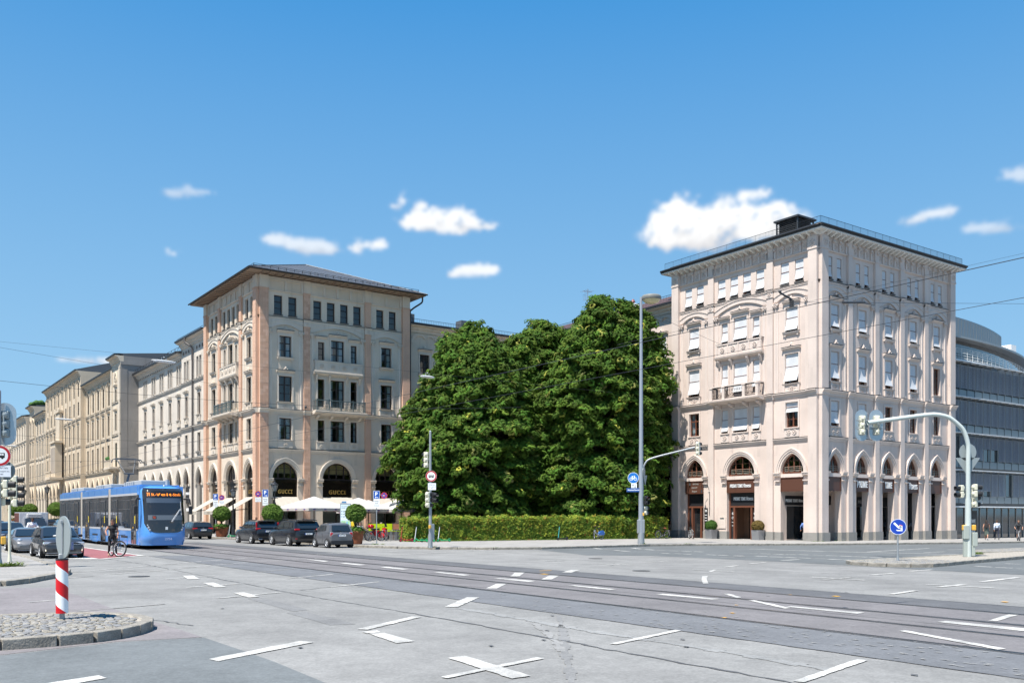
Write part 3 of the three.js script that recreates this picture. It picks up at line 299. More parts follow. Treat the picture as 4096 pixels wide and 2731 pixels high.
// moulded surround of a window: architrave, hood with palmette, sill on brackets or a panel with a rosette below
function surround(b, F, u, v, w, h, m, o = {}) {
  const key = ['sr', w, h, o.hood, o.sill, o.panel, o.top].join();
  const g = memo(key, () => { const a = 0.16, l = [bb(-w / 2 - a, -w / 2 - 0.004, 0, h + a, 0.001, 0.06), bb(w / 2 + 0.004, w / 2 + a, 0, h + a, 0.001, 0.06), bb(-w / 2 - 0.004, w / 2 + 0.004, h + 0.004, h + a, 0.001, 0.06)];
    if (o.hood) { const hv = h + a; l.push(bb(-w / 2 - a + 0.02, w / 2 + a - 0.02, hv, hv + 0.16, 0.001, 0.045), mould(-w / 2 - a - 0.1, w / 2 + a + 0.1, [[0, hv + 0.16], [0.1, hv + 0.16], [0.13, hv + 0.22], [0.26, hv + 0.3], [0.27, hv + 0.36], [0, hv + 0.4]])); }
    if (o.sill) { l.push(mould(-w / 2 - a - 0.05, w / 2 + a + 0.05, [[0, -0.2], [0.14, -0.2], [0.22, -0.06], [0.23, 0], [0, 0]])); for (const s of [-1, 1]) l.push(bb(s * (w / 2 + 0.02) - 0.07, s * (w / 2 + 0.02) + 0.07, -0.34, -0.2, 0.001, 0.13)); }
    if (o.panel) { const p = o.panel; l.push(mould(-w / 2 - a - 0.05, w / 2 + a + 0.05, [[0, -0.12], [0.16, -0.1], [0.2, 0], [0, 0.01]]), bb(-w / 2 - a, w / 2 + a, -p, -p + 0.1, 0.001, 0.16), bb(-w / 2 - a, -w / 2 + 0.02, -p + 0.1, -0.12, 0.001, 0.14), bb(w / 2 - 0.02, w / 2 + a, -p + 0.1, -0.12, 0.001, 0.14), bb(-w / 2 + 0.02, w / 2 - 0.02, -p + 0.1, -0.12, 0.001, 0.05)); }
    return mg(l); });
  const s = put(b, F, 'window_surround', g, m.trim, u, v, 0);
  if (o.hood && o.top !== 0) mesh('palmette', palmette(), m.trim, s, 0, h + 0.55, 0.1);
  if (o.panel) { const r = mesh('rosette', rosette(), m.trim, s, 0, -o.panel / 2 - 0.01, 0.07); r.scale.setScalar(Math.min(1.15, o.panel * 1.2)); for (const k of [-1, 1]) { const e = mesh('ornament', memo('orn', () => mg([ext([[0, 0.1], [0.14, 0], [0, -0.1], [0.05, 0]], 0.03)])), m.trim, s, k * 0.27, -o.panel / 2 - 0.01, 0.05); if (k < 0) e.rotation.z = Math.PI; } }
  if (o.hood) mesh('lead_flashing', memo('lf' + w + h, () => mg([bb(-w / 2 - 0.27, w / 2 + 0.27, h + 0.562, h + 0.58, 0, 0.285)])), mLedge, s); if (o.sill) mesh('lead_flashing', memo('lg' + w, () => mg([bb(-w / 2 - 0.22, w / 2 + 0.22, 0.002, 0.02, 0, 0.245)])), mLedge, s);
  return s;
}
const stringProf = (v, k = 1) => [[0, v - 0.42 * k], [0.06, v - 0.42 * k], [0.07, v - 0.26 * k], [0.13, v - 0.22 * k], [0.2 * k, v - 0.1 * k], [0.26 * k, v - 0.06 * k], [0.26 * k, v], [0, v + 0.05]];
function stringCourse(b, F, L, v, m, breaks = [], k = 1) { const l = [mould(0, L, stringProf(v, k))]; for (const [a, c, p] of breaks) l.push(mould(a - 0.06, c + 0.06, stringProf(v, k).map(([w, y]) => [w ? w + p : 0, y + (w ? 0.003 : 0.006)]))); put(b, F, 'string_course', mg(l), m.trim); put(b, F, 'lead_flashing', mg([bb(0, L, v + 0.052, v + 0.064, 0, 0.27 * k), ...breaks.map(([a, c, p]) => bb(a - 0.07, c + 0.07, v + 0.0655, v + 0.075, 0, 0.27 * k + p))]), mLedge); }
const archRing = (a, hA, t, d, c = 0) => { const o = archPts(c, a + t, 0, hA + t * 1.12, 12), i = archPts(c, a, 0, hA, 12); return ext([...o, ...i.reverse()], d); };
function archMoulding(b, F, c, a, sp, hA, m, legs = 0.75) {
  const g = memo(['am', a, hA, legs].join(), () => mg([archRing(a + 0.02, hA + 0.02, 0.16, 0.05), archRing(a + 0.18, hA + 0.2, 0.14, 0.11), archRing(a + 0.33, hA + 0.36, 0.09, 0.15), ...[-1, 1].map(s => [mould(0, 0.62, [[0, -0.32], [0.14, -0.32], [0.2, -0.26], [0.2, -0.16], [0.26, -0.1], [0.26, 0], [0, 0]]).translate(s > 0 ? a - 0.02 : -a - 0.6, 0, 0), bb(s > 0 ? a + 0.02 : -a - 0.54, s > 0 ? a + 0.54 : -a - 0.02, -legs, -legs + 0.1, 0.001, 0.16)])]));
  put(b, F, 'arch_moulding', g, m.trim, c, sp, 0);
}
function archWindow(b, F, c, a, sp, hA, m, o = {}) {   // glazed head of an arcade arch
  const g = memo(['aw', a, hA].join(), () => { const l = [archRing(a - 0.12, hA - 0.13, 0.12, 0.1), bb(-a, a, -0.12, 0.04, 0, 0.1)]; const H = x => { const Rr = (a * a + hA * hA) / (2 * a), q = Math.abs(x) + (Rr - a); return Math.sqrt(Math.max(0, Rr * Rr - q * q)); }; for (const x of a > 1.3 ? [-a * 0.5, 0, a * 0.5] : [0, -a * 0.5, a * 0.5]) l.push(bb(x - 0.05, x + 0.05, 0.04, H(x) - 0.06, 0.01, 0.09)); for (const y of [0.5, 0.98]) { let x = a * 0.97; while (x > 0 && H(x) < y) x -= 0.03; if (x > 0.1) l.push(bb(-x, x, y - 0.02, y + 0.02, 0.02, 0.075)); } return mg(l); });
  const win = put(b, F, 'arch_window', g, m.frame, c, sp, o.d ?? -0.38);
  mesh('pane', memo(['awp', a, hA].join(), () => mg([ext([[a - 0.05, 0], ...archPts(0, a - 0.05, 0.01, hA - 0.06), [-a + 0.05, 0]], 0.012)])), o.glass ?? mGlass, win, 0, 0, 0.04);
  if (o.rail) { const l = []; for (const y of [0.15, 0.3, 0.45]) l.push(rod([-a * 0.72, y, 0.2], [a * 0.72, y, 0.2], 0.018)); for (const x of [-a * 0.72, a * 0.72]) l.push(rod([x, 0, 0.2], [x, 0.5, 0.2], 0.02)); mesh('guard_rail', mg(l), mat([0.3, 0.27, 0.22], 0.5, { metalness: 0.4 }), win); }
  if (o.warm) mesh('ceiling_panel', mg([bb(-a, a, 0.5, hA * 0.9, -0.75, -0.7)]), mat([0.72, 0.5, 0.24], 0.9), win);
  return win;
}
const PB = -0.8;
// one front of the two matching corner houses
function pavilionFront(b, F, L, bays, pils, m, o = {}) {
  const rects = [], arches = [], W = [];
  for (const y of bays) {
    arches.push([y.c, y.a, PB + 0.1, 5.54, y.hA]);
    if (y.k === 3) { W.push([y.c, 9.3, 1.55, 2.1, 'm3'], [y.c - 1.78, 9.3, 0.74, 2.1, 'm'], [y.c + 1.78, 9.3, 0.74, 2.1, 'm'], [y.c, 12.75, 1.5, 2.75, 'd'], [y.c - 1.78, 12.75, 0.72, 2.75, 'd'], [y.c + 1.78, 12.75, 0.72, 2.75, 'd'], [y.c, 17.35, 1.45, 2.15, 't3'], [y.c - 1.78, 17.35, 0.7, 1.85, 't'], [y.c + 1.78, 17.35, 0.7, 1.85, 't']); for (const q of [-2.17, -0.72, 0.72, 2.17]) W.push([y.c + q, 21.4, 0.86, 1.85, 'o']); }
    else { const n = y.k === 0, tw = n ? 0.62 : 0.84, ts = n ? 0.62 : 0.73; W.push([y.c, 9.3, n ? 1.1 : 1.25, 2.1, 'm'], [y.c, 12.98, n ? 1.12 : 1.35, 2.5, 's2'], [y.c, 17.3, n ? 1.1 : 1.22, 2.08, 's3'], [y.c - ts, 21.4, tw, 1.85, 'o'], [y.c + ts, 21.4, tw, 1.85, 'o']); }
  }
  for (const [c, v, w, h] of W) rects.push([c, v, w, h]);
  put(b, F, 'wall', wallGeo(L, PB, 25.0, rects, arches, o.thick ?? 0.42), m.wall);
  for (const [c, v, w, h, k] of W) {
    const bl = o.blinds ? o.blinds(c, k) : 0;
    casement(b, F, c, v, w, h, m, { rows: k === 'o' ? 3 : k[0] === 'm' ? 3 : k === 'd' ? 3 : 3, cols: w > 1 ? 2 : 1, blind: bl, tilt: (k === 'o' ? 0.17 : 0.24) * (o.tilt ?? 1), curtain: !bl && k !== 'o' && hash2(c * 10, v * 10, 3) < 0.6 });
    if (k === 's2') surround(b, F, c, v, w, h, m, { hood: 1, panel: 0.75 });
    else if (k === 's3') surround(b, F, c, v, w, h, m, { hood: 1, sill: 1 });
    else if (k === 't3') surround(b, F, c, v, w, h, m, { hood: 1 }); else if (k === 't') surround(b, F, c, v, w, h, m, { hood: 1, top: 0 });
    else if (k === 'd') surround(b, F, c, v, w, h, m, {});
    else if (k[0] === 'm') { surround(b, F, c, v, w, h, m, {}); const p = put(b, F, 'panel', memo('mp' + w, () => mg([bb(-w / 2 - 0.12, w / 2 + 0.12, -0.8, -0.04, 0.001, 0.07), bb(-w / 2 - 0.16, w / 2 + 0.16, -0.09, -0.005, 0.001, 0.15)])), m.trim, c, v, 0); for (const x of w > 1.4 ? [-0.36, 0.36] : o.rosPair && w > 1 ? [-0.3, 0.3] : [0]) mesh('rosette', rosette(), m.trim, p, x, -0.42, 0.08); }
    else if (k === 'o') put(b, F, 'sill', memo('os' + w, () => mg([bb(-w / 2 - 0.05, w / 2 + 0.05, -0.09, -0.004, -0.2, 0.09)])), mLedge, c, v, 0);
  }
  for (const y of bays) { // blind arch over the third storey, half columns carrying it
    const hw = y.hw, r = y.k === 3 ? 0.62 : 0.42, v0 = 20.05;
    const seg = []; for (let i = 0; i <= 14; i++) { const t = -1 + 2 * i / 14; seg.push([t * (hw - 0.42), v0 + r * (1 - t * t)]); }
    const seg2 = seg.map(([x, y2]) => [x * (hw - 0.02) / (hw - 0.42), y2 + 0.33]);
    put(b, F, 'blind_arch', memo(['ba', hw, r].join(), () => mg([ext([[-hw, v0 - 0.02], ...[[-hw + 0.42, v0]], ...seg.slice(1, -1), [hw - 0.42, v0], [hw, v0 - 0.02], [hw, 21.1], [-hw, 21.1]], 0.08), ext([...seg2, ...seg2.map(([x, y2]) => [x, y2 + 0.1]).reverse()], 0.06).translate(0, 0, 0.07), ext([...seg, ...seg.map(([x, y2]) => [x, y2 + 0.12]).reverse()], 0.05).translate(0, 0, 0.07)])), m.trim, y.c, 0, 0.002);
    for (const s of [-1, 1]) { const q = put(b, F, 'half_column', memo('hc', () => mg([cy(0.1, 0.09, 7.2, 0, 0, 0, 10), cy(0.15, 0.12, 0.3, 0, 0, 0, 10), bb(-0.24, 0.24, 0, 7.2, -0.06, 0.02)])), m.trim, y.c + s * (hw - 0.2), 12.25, 0.02); mesh('capital', capital(), m.trim, q, 0, 7.2, -0.02); }
    archMoulding(b, F, y.c, y.a, 5.54, y.hA, m);
    const warm = o.warm; archWindow(b, F, y.c, y.a, 5.54, y.hA, m, { rail: o.rail, warm, d: -0.36 });
    if (y.k === 3) { // parapet panel on consoles below the third storey, balcony on the second
      const pp = put(b, F, 'parapet_panel', memo('pp', () => mg([bb(-2.55, 2.55, 16.35, 17.2, 0.001, 0.3), bb(-2.6, 2.6, 17.2, 17.32, 0.001, 0.36), bb(-2.62, 2.62, 16.2, 16.35, 0.001, 0.38), mould(-2.7, 2.7, [[0, 15.86], [0.2, 15.9], [0.4, 16.05], [0.44, 16.19], [0, 16.19]]), ...[-2.45, -1.2, 0, 1.2, 2.45].map(x => bb(x - 0.06, x + 0.06, 16.37, 17.18, 0.3, 0.35))])), m.trim, y.c, 0, 0.002);
      for (const x of [-1.83, -0.6, 0.6, 1.83]) mesh('rosette', rosette(), m.trim, pp, x, 16.78, 0.33);
      for (const x of [-2.35, -0.95, 0.95, 2.35]) mesh('console', memo('con', () => mg([ext([[0, 0], [0.3, 0.55], [0.34, 0.7], [0, 0.7]], 0.2).rotateY(-Math.PI / 2).translate(0.1, 0, 0).rotateY(0)])), m.trim, pp, x, 15.18, 0.06);
      mesh('lead_flashing', mg([bb(-2.63, 2.63, 17.322, 17.34, 0, 0.37)]), mLedge, pp);
      const bc = put(b, F, 'balcony', memo('bal', () => mg([bb(-2.75, 2.75, 12.05, 12.3, 0.27, 1.05), mould(-2.85, 2.85, [[0.27, 11.86], [0.8, 11.95], [1.12, 12.08], [1.14, 12.2], [0.27, 12.2]])])), m.trim, y.c, 0, 0.0);
      for (const x of [-2.3, -0.8, 0.8, 2.3]) mesh('bracket', memo('brk', () => mg([ext([[0, 0], [0.55, 0.2], [0.62, 0.36], [0, 0.36]], 0.26).rotateY(-Math.PI / 2).translate(0.13, 0, 0)])), m.trim, bc, x, 11.5, 0.05);
      if (o.stoneRail) { for (const x of [-2.6, -1.15, 1.15, 2.6]) mesh('pier', memo('bpi', () => mg([bb(-0.14, 0.14, 0, 0.98, -0.14, 0.14), bb(-0.18, 0.18, 0.98, 1.06, -0.18, 0.18)])), m.trim, bc, x, 12.3, 0.86); mesh('handrail', memo('bhr', () => mg([bb(-2.7, 2.7, 13.36, 13.46, 0.72, 1.0), bb(-2.7, -2.5, 13.36, 13.45, 0.1, 0.72), bb(2.5, 2.7, 13.36, 13.45, 0.1, 0.72), ...[0.12].flatMap(() => [rod([-2.5, 13.75, 0.86], [2.5, 13.75, 0.86], 0.02), ...[-2.5, -0.9, 0.9, 2.5].map(x => rod([x, 13.45, 0.86], [x, 13.75, 0.86], 0.02))])])), m.trim, bc); }
      const gr = []; for (let x = -2.5; x <= 2.51; x += 0.14) gr.push(rod([x, 12.34, 0.9], [x, 13.3, 0.9], 0.014, 0.014, 5)); for (let x = -2.4; x < 2.45; x += 0.28) gr.push(torus(0.1, 0.016, 10, 4).translate(x, 12.62, 0.9), torus(0.07, 0.016, 10, 4).translate(x, 13.02, 0.9)); for (const x of [-2.55, 2.55]) for (let z = 0.2; z < 0.9; z += 0.14) gr.push(rod([x, 12.34, z], [x, 13.3, z], 0.014, 0.014, 5)); gr.push(bb(-2.6, 2.6, 13.28, 13.36, 0.86, 0.95), bb(-2.6, 2.6, 12.32, 12.38, 0.87, 0.93)); if (!o.stoneRail) for (const x of [-2.6, -1.3, 0, 1.3, 2.6]) gr.push(bb(x - 0.05, x + 0.05, 12.3, 13.44, 0.85, 0.95)); for (const x of [-2.6, 2.6]) gr.push(bb(x - 0.04, x + 0.04, 13.28, 13.36, 0.1, 0.9));
      mesh('railing', mg(gr), o.stoneRail ? mIron : mat([0.11, 0.15, 0.155], 0.55, { metalness: 0.3 }), bc);
    }
  }
  // pilasters, with brick-like blocks on the sandstone ones
  for (const [a, c, p, seen] of pils) {
    put(b, F, 'pilaster', mg([bb(a, c, PB, 23.66, 0.003, p), bb(a - 0.04, c + 0.04, 23.66, 23.8, 0.003, p + 0.05), bb(a, c, 23.8, 25.0, 0.003, p - 0.02)]), m.pil);
    put(b, F, 'pilaster_plinth', mg([bb(a - 0.1, c + 0.1, PB, 0.52, 0.0015, p + 0.09)]), m.plinth);
    if (p < 0.3) { const q = put(b, F, 'medallion', mg([bb(a - 0.06, c + 0.06, 20.5, 21.05, 0.002, p + 0.06)]), m.trim); mesh('rosette', rosette(), m.trim, q, (a + c) / 2, 20.78, p + 0.07).scale.setScalar(0.8); }
    if (o.blocks) put(b, F, 'pilaster_head', mg([bb(a - 0.01, c + 0.01, 23.801, 24.98, 0.002, p + 0.006)]), m.wall);
  }
  const br = pils.map(([a, c, p]) => [a, c, p]);
  stringCourse(b, F, L, 12.2, m, br.map(([a, c, p]) => [a, c, p])); stringCourse(b, F, L, 21.12, m, br.filter(q => q[2] < 0.3), 0.6); 
  for (let i = 0; i + 1 < pils.length; i++) { const a = pils[i][1], c = pils[i + 1][0]; put(b, F, 'string_course', mg([mould(a, c, stringProf(8.36, 0.75))]), m.trim); put(b, F, 'lead_flashing', mg([bb(a, c, 8.414, 8.425, 0.001, 0.2)]), mLedge); }
  // plinth between openings
  const edges = [0, ...bays.flatMap(y => [y.c - y.a, y.c + y.a]), L]; for (let i = 0; i < edges.length; i += 2) put(b, F, 'plinth', mg([bb(edges[i] - (i ? 0.035 : 0), edges[i + 1] + (i < edges.length - 2 ? 0.035 : 0), PB, 0.5, -0.3, 0.06)]), m.plinth);
  put(b, F, 'cornice', mg([mould(0, L, [[0, 23.6], [0.12, 23.62], [0.16, 23.7], [0, 23.74]])]), m.trim);
}

// ---------- the two corner houses ----------
const BIG = [{ c: 2.65, a: 1.15, hA: 1.58, hw: 1.8, k: 1 }, { c: 8.15, a: 1.56, hA: 1.62, hw: 2.95, k: 3 }, { c: 13.65, a: 1.15, hA: 1.58, hw: 1.8, k: 1 }], BPIL = [[0, 0.85, 0.31], [4.5, 5.15, 0.19], [11.15, 11.8, 0.19], [15.45, 16.3, 0.31]];
const NAR = [2.11, 5.97, 9.83, 13.7, 17.56].map(c => ({ c, a: 0.88, hA: 1.5, hw: 1.55, k: 0 })), NPIL = [[0, 0.85, 0.31], [3.74, 4.34, 0.2], [7.6, 8.2, 0.2], [11.46, 12.06, 0.2], [15.33, 15.93, 0.2], [19.5, 20.35, 0.31]];
function eaves(b, F, L, m, soff, o) {           // projecting eaves on brackets
  const n = Math.round(L / (o.pitch ?? 0.66));
  const bg = memo('eb' + o.over, () => mg([ext([[0, 0], [0.25, 0.02], [o.over - 0.15, 0.2], [o.over - 0.12, 0.3], [0, 0.3]], 0.16).rotateY(-Math.PI / 2).translate(0.08, 0, 0)]));
  for (let i = 0; i <= n; i++) put(b, F, 'eaves_bracket', bg, soff, L * i / n, o.v - 0.3, 0.02);
}
function frieze(b, F, L, m, pils, v = 24.18) {
  for (let i = 0; i + 1 < pils.length; i++) { const a = pils[i][1], c = pils[i + 1][0]; }
  const a = pils[0][1], c = pils[pils.length - 1][0], n = Math.round((c - a) / 0.88), st = (c - a) / n;
  const fb = memo('fr' + st.toFixed(3), () => mg([bb(-0.09, 0.09, -0.45, 0.42, 0.003, 0.12), bb(-0.12, 0.12, 0.2, 0.42, 0.12, 0.2), sph(0.09, 0, 0.24, 0.2, 8, 6)]));
  for (let i = 0; i < n; i++) { put(b, F, 'rosette', rosette(), m.trim, a + st * (i + 0.5), v, 0.06).scale.setScalar(1.2); put(b, F, 'frieze_bracket', fb, m.trim, a + st * i, v, 0.05); }
  put(b, F, 'frieze', mg([bb(0, L, v - 0.48, v + 0.46, 0.002, 0.05)]), m.trim);
  for (const [p, q, d] of [pils[0], pils[pils.length - 1]]) { put(b, F, 'pilaster_head', mg([bb(p + 0.005, q - 0.005, 23.81, 24.72, 0.01, d + 0.03)]), m.trim); put(b, F, 'rosette', rosette(), m.trim, (p + q) / 2, v, d + 0.04).scale.setScalar(1.2); }
}
const roomCore = (x0, x1, z0, z1, v0, v1, floors) => mg([bb(x0 + 5, x1 - 5, v0, v1, z0 + 5, z1 - 5), ...floors.map(v => bb(x0 + 0.43, x1 - 0.43, v, v + 0.2, z0 + 0.43, z1 - 0.43))]);

// pink corner house with white blinds
const pinkHouse = thing('corner_house', 'pink corner house with white window blinds, pointed street arcade and railed flat roof', 'building', 63.58, 0, -46.07);
{
  const b = pinkHouse, FL = mkF(0, -16.3, -Math.PI / 2), FR = mkF(0, 0, 0);
  const bl = (c, k) => { const r = hash2(c * 7, k.charCodeAt(0) * 3 + k.length, 9); if (k[0] === 'm') return c < 4 ? 0 : c > 12 ? 0.42 : 1; return 0.94 + 0.1 * r; };
  pavilionFront(b, FL, 16.3, BIG, BPIL, MR, { blinds: bl, rail: 1, stoneRail: 1, rosPair: 1 });
  pavilionFront(b, FR, 20.35, NAR, NPIL, MR, { blinds: (c, k) => k[0] === 'm' ? (c < 3 ? 0.95 : c < 7 ? 1 : 0.0) : c > 17 && k === 's2' ? 0 : 0.96, rail: 1, rosPair: 1, tilt: 0.55 });
  frieze(b, FL, 16.3, MR, BPIL); frieze(b, FR, 20.35, MR, NPIL);
  mesh('side_wall', mg([bb(19.95, 20.35, PB, 25, -16.3, -0.43), bb(0.43, 20.0, PB, 25, -16.3, -15.9)]), MR.wall, b);
  mesh('rooms', roomCore(0, 20.35, -16.3, 0, 5.7, 24.8, [5.5, 8.75, 12.3, 16.5, 20.9, 24.6]), mRoom, b);
  // roof: soffit, gutter, flat deck, railing
  const OV = 0.85, soff = mat([0.74, 0.72, 0.68], 0.8);
  mesh('soffit', mg([bb(-OV, 20.35 + OV, 25.02, 25.12, -16.3 - OV, OV)]), soff, b);
  const roof = mesh('roof', mg([bb(-OV - 0.06, 20.41 + OV, 25.125, 25.4, -16.36 - OV, OV + 0.06), bb(-OV + 0.6, 19.75 + OV, 25.4, 25.7, -15.7 - OV, OV - 0.6)]), mZinc, b);
  mesh('gutter', mg([tube([[-OV - 0.1, 25.3, -16.3 - OV], [-OV - 0.1, 25.3, OV + 0.1], [-OV - 0.09, 25.3, OV + 0.1]], 0.09, 8, 8), rod([-OV - 0.1, 25.3, OV + 0.1], [20.4 + OV, 25.3, OV + 0.1], 0.09)]), mBlack, roof);
  eaves(b, FL, 16.3, MR, soff, { over: OV, v: 25.02 }); eaves(b, FR, 20.35, MR, soff, { over: OV, v: 25.02 });
  { const l = [], z = OV - 0.25, x = -OV + 0.25; for (let i = 0; i <= 160; i++) { const u = lerp(x, 20.35 + OV - 0.25, i / 160); l.push(rod([u, 25.42, z], [u, 26.05, z], i % 8 ? 0.011 : 0.02, undefined, 4)); } for (let i = 0; i <= 128; i++) { const u = lerp(z, -16.3 - OV + 0.25, i / 128); l.push(rod([x, 25.42, u], [x, 26.05, u], i % 8 ? 0.011 : 0.02, undefined, 4)); } for (const y of [25.5, 26.05]) l.push(rod([x, y, z], [20.35 + OV - 0.25, y, z], 0.018), rod([x, y, z], [x, y, -16.3 - OV + 0.25], 0.018)); mesh('roof_railing', mg(l), mIron, roof); }
  const vb = mesh('roof_vent', mg([bb(2.4, 4.7, 25.5, 25.95, -6.2, -3.9), bb(2.25, 4.85, 27.75, 27.9, -6.35, -3.75), ...[[2.4, -6.2], [4.6, -6.2], [2.4, -4.0], [4.6, -4.0]].map(([x, z]) => bb(x, x + 0.1, 25.75, 27.75, z, z + 0.1)), bb(2.6, 4.5, 25.75, 27.75, -6.0, -4.1)]), mZinc, roof);
  for (let i = 0; i < 11; i++) mesh('louvre', memo('lou', () => mg([bx(2.1, 0.03, 0.14, 0, 0, 0, 0.6), bx(0.14, 0.03, 2.1, -1.05, 0, -1.05, 0, 0, 0.6)])), mZinc, vb, 3.55, 26.02 + i * 0.158, -3.98);
  // arcade: deep piers, ceiling, inner shopfronts
  const ed = [0, ...NAR.flatMap(y => [y.c - y.a, y.c + y.a]), 20.35]; for (let i = 0; i < ed.length; i += 2) { put(b, FR, 'arcade_pier', mg([bb(ed[i] + (i ? 0 : 0.43), ed[i + 1] - (i === ed.length - 2 ? 0.41 : 0), PB, 5.45, -0.62, -0.422)]), MR.wall); put(b, FR, 'plinth', mg([bb(ed[i] - (i ? 0.06 : -0.43), ed[i + 1] + 0.06, PB, 0.49, -0.68, -0.31)]), MR.plinth); }
  put(b, FR, 'arcade_ceiling', mg([bb(0.43, 20.0, 5.2, 5.45, -4.0, -0.63)]), MR.trim);
  put(b, FL, 'arcade_pier', mg([bb(11.9, 12.48, PB, 5.45, -3.4, -0.422)]), MR.wall);
  const inner = put(b, FR, 'shopfront', mg([bb(3.8, 19.9, PB, 5.2, -4.3, -4.0)]), mat([0.3, 0.24, 0.2], 0.7));
  put(b, FR, 'shopfront_fascia', mg([bb(4.0, 19.8, 2.75, 3.6, -4.0, -3.9)]), mBlack);
  for (let i = 0; i < 8; i++) put(b, FR, 'shop_window', mg([bb(4.1 + i * 1.97, 5.9 + i * 1.97, -0.1, 2.7, -4.0, -3.95)]), mGlassDark);
  const tg = mat([0.36, 0.36, 0.36], 0.5); [['GRAND', 4.9], ['PRIME TIME fitness', 9.0], ['PRIME TIME fitness', 13.0], ['PRIME TIME', 17.5]].forEach(([t, u]) => put(b, FR, 'lettering', mg([text(t, 0.34, 0.03, FB, 0.85)]), tg, u, 3.17, -3.89));
  for (let i = 0; i < 5; i++) { const L = put(b, FR, 'hanging_lamp', mg([rod([0, 4.55, -0.55], [0, 5.2, -0.55], 0.05), cy(0.06, 0.09, 0.3, 0, 4.3, -0.55, 10), sph(0.2, 0, 4.05, -0.55, 14, 10)]), mat([0.5, 0.5, 0.48], 0.25), NAR[i].c + 0.25, 0, -1.3); }
  // sign boards in the arches
  const board = (F, y, txt, sz, mw) => { const s = put(b, F, 'sign_board', mg([bb(-y.a, y.a, 3.97, 5.1, -0.26, -0.12), bb(-y.a, y.a, 3.93, 4.0, -0.12, -0.07), bb(-y.a, y.a, 5.06, 5.12, -0.12, -0.07), bb(-y.a, -y.a + 0.06, 4.0, 5.06, -0.12, -0.07), bb(y.a - 0.06, y.a, 4.0, 5.06, -0.12, -0.07)]), MR.sign, y.c, 0, 0.1); mesh('transom', mg([bb(-y.a, y.a, 5.12, 5.42, -0.46, -0.08)]), MR.trim, s); if (txt) mesh('lettering', mg([text(txt, sz, 0.03, FB, 1, mw)]), mWhite, s, 0, 4.56, -0.1); return s; };
  board(FL, BIG[1], 'PRIME TIME fitness', 0.3, 2.35); board(FL, BIG[2]); ['', 'PRIME', 'TIME', 'fitness', ''].forEach((t, i) => board(FR, NAR[i], t, 0.55, [0, 1.5, 1.1, 1.4, 0][i]));
  const s1 = board(FL, BIG[0]); [['SIDLEY', 4.5, 0.16], ['Regus', 4.15, 0.16]].forEach(([t, v, s]) => mesh('lettering', mg([text(t, s, 0.02)]), mat([0.3, 0.27, 0.24], 0.5), s1, 0, v, -0.12)); mesh('lettering', mg([text('IMPERIAL', 0.13, 0.02, FB, 0.9), bx(0.2, 0.2, 0.02, -0.75, 0, 0)]), mat([0.3, 0.29, 0.26], 0.5), s1, 0.15, 4.84, -0.12);
  // street entrances in the west front
  const door = (y, txt) => { const a = y.a; const e = put(b, FL, 'entrance', mg([bb(-a, -a + 0.14, PB, 3.93, -0.55, -0.3), bb(a - 0.14, a, PB, 3.93, -0.55, -0.3), bb(-a + 0.14, a - 0.14, 2.62, 2.78, -0.55, -0.3), bb(-a + 0.5, -a + 0.68, PB, 2.62, -0.55, -0.28), bb(a - 0.68, a - 0.5, PB, 2.62, -0.55, -0.28)]), MR.frame, y.c, 0, 0); mesh('fascia', mg([bb(-a + 0.14, a - 0.14, 2.78, 3.93, -0.5, -0.4)]), mBlack, e); if (txt) mesh('lettering', mg([text(txt, 0.3, 0.03, FR2, 1, 2.2)]), mWhite, e, 0, 3.42, -0.4); for (const s of [-1, 1]) mesh('side_light', mg([bb(s * (a - 0.32) - 0.17, s * (a - 0.32) + 0.17, PB + 0.6, 2.6, -0.46, -0.42)]), mGlassDark, e); mesh('door_recess', mg([bb(-a, a, PB, 4.0, -2.4, -2.3), bb(-a - 0.05, -a, PB, 4, -2.4, -0.56), bb(a, a + 0.05, PB, 4, -2.4, -0.56)]), mat([0.26, 0.14, 0.085], 0.6), e); return e; };
  const FR2 = FB; const e1 = door(BIG[1], 'PRIME TIME fitness'); for (const s of [-1, 1]) { mesh('lettering', mg([text('G', 0.2, 0.01, FB).translate(0, 2.1, 0), torus(0.09, 0.02, 12, 5).translate(0, 1.7, 0), bx(0.2, 0.04, 0.01, 0, 1.3), bx(0.16, 0.05, 0.01, 0, 1.0)]), mWhite, e1, s * 1.24, 0, -0.41); } mesh('door_leaf', mg([bb(-0.85, 0.85, PB, 2.6, -2.2, -2.15), bb(-0.02, 0.02, -0.1, 1.4, -2.15, -2.1)]), mat([0.05, 0.028, 0.018], 0.5), e1);
  const e0 = door(BIG[0], ''); mesh('door_leaf', mg([bb(-0.6, -0.01, PB, 2.6, -0.6, -0.55), bb(0.01, 0.6, PB, 2.6, -0.6, -0.55)]), mGlassDark, e0);
  const np = put(b, FL, 'name_plate', mg([bb(3.95, 4.4, 0.55, 2.6, 0.05, 0.09)]), mBlack); mesh('lettering', mg([text('35', 0.2, 0.01, FB).translate(4.17, 2.35, 0.09), bx(0.28, 0.06, 0.01, 4.17, 1.95, 0.095), bx(0.28, 0.06, 0.01, 4.17, 1.7, 0.095), bx(0.28, 0.06, 0.01, 4.17, 1.45, 0.095)]), mWhite, np);
  put(b, FL, 'wall_plaque', mg([bb(5.6, 6.5, 0.75, 1.75, 0.03, 0.06)]), MR.trim); put(b, FL, 'wall_plaque', mg([bb(5.85, 6.3, 1.6, 1.72, 0.06, 0.075)]), mSteel);
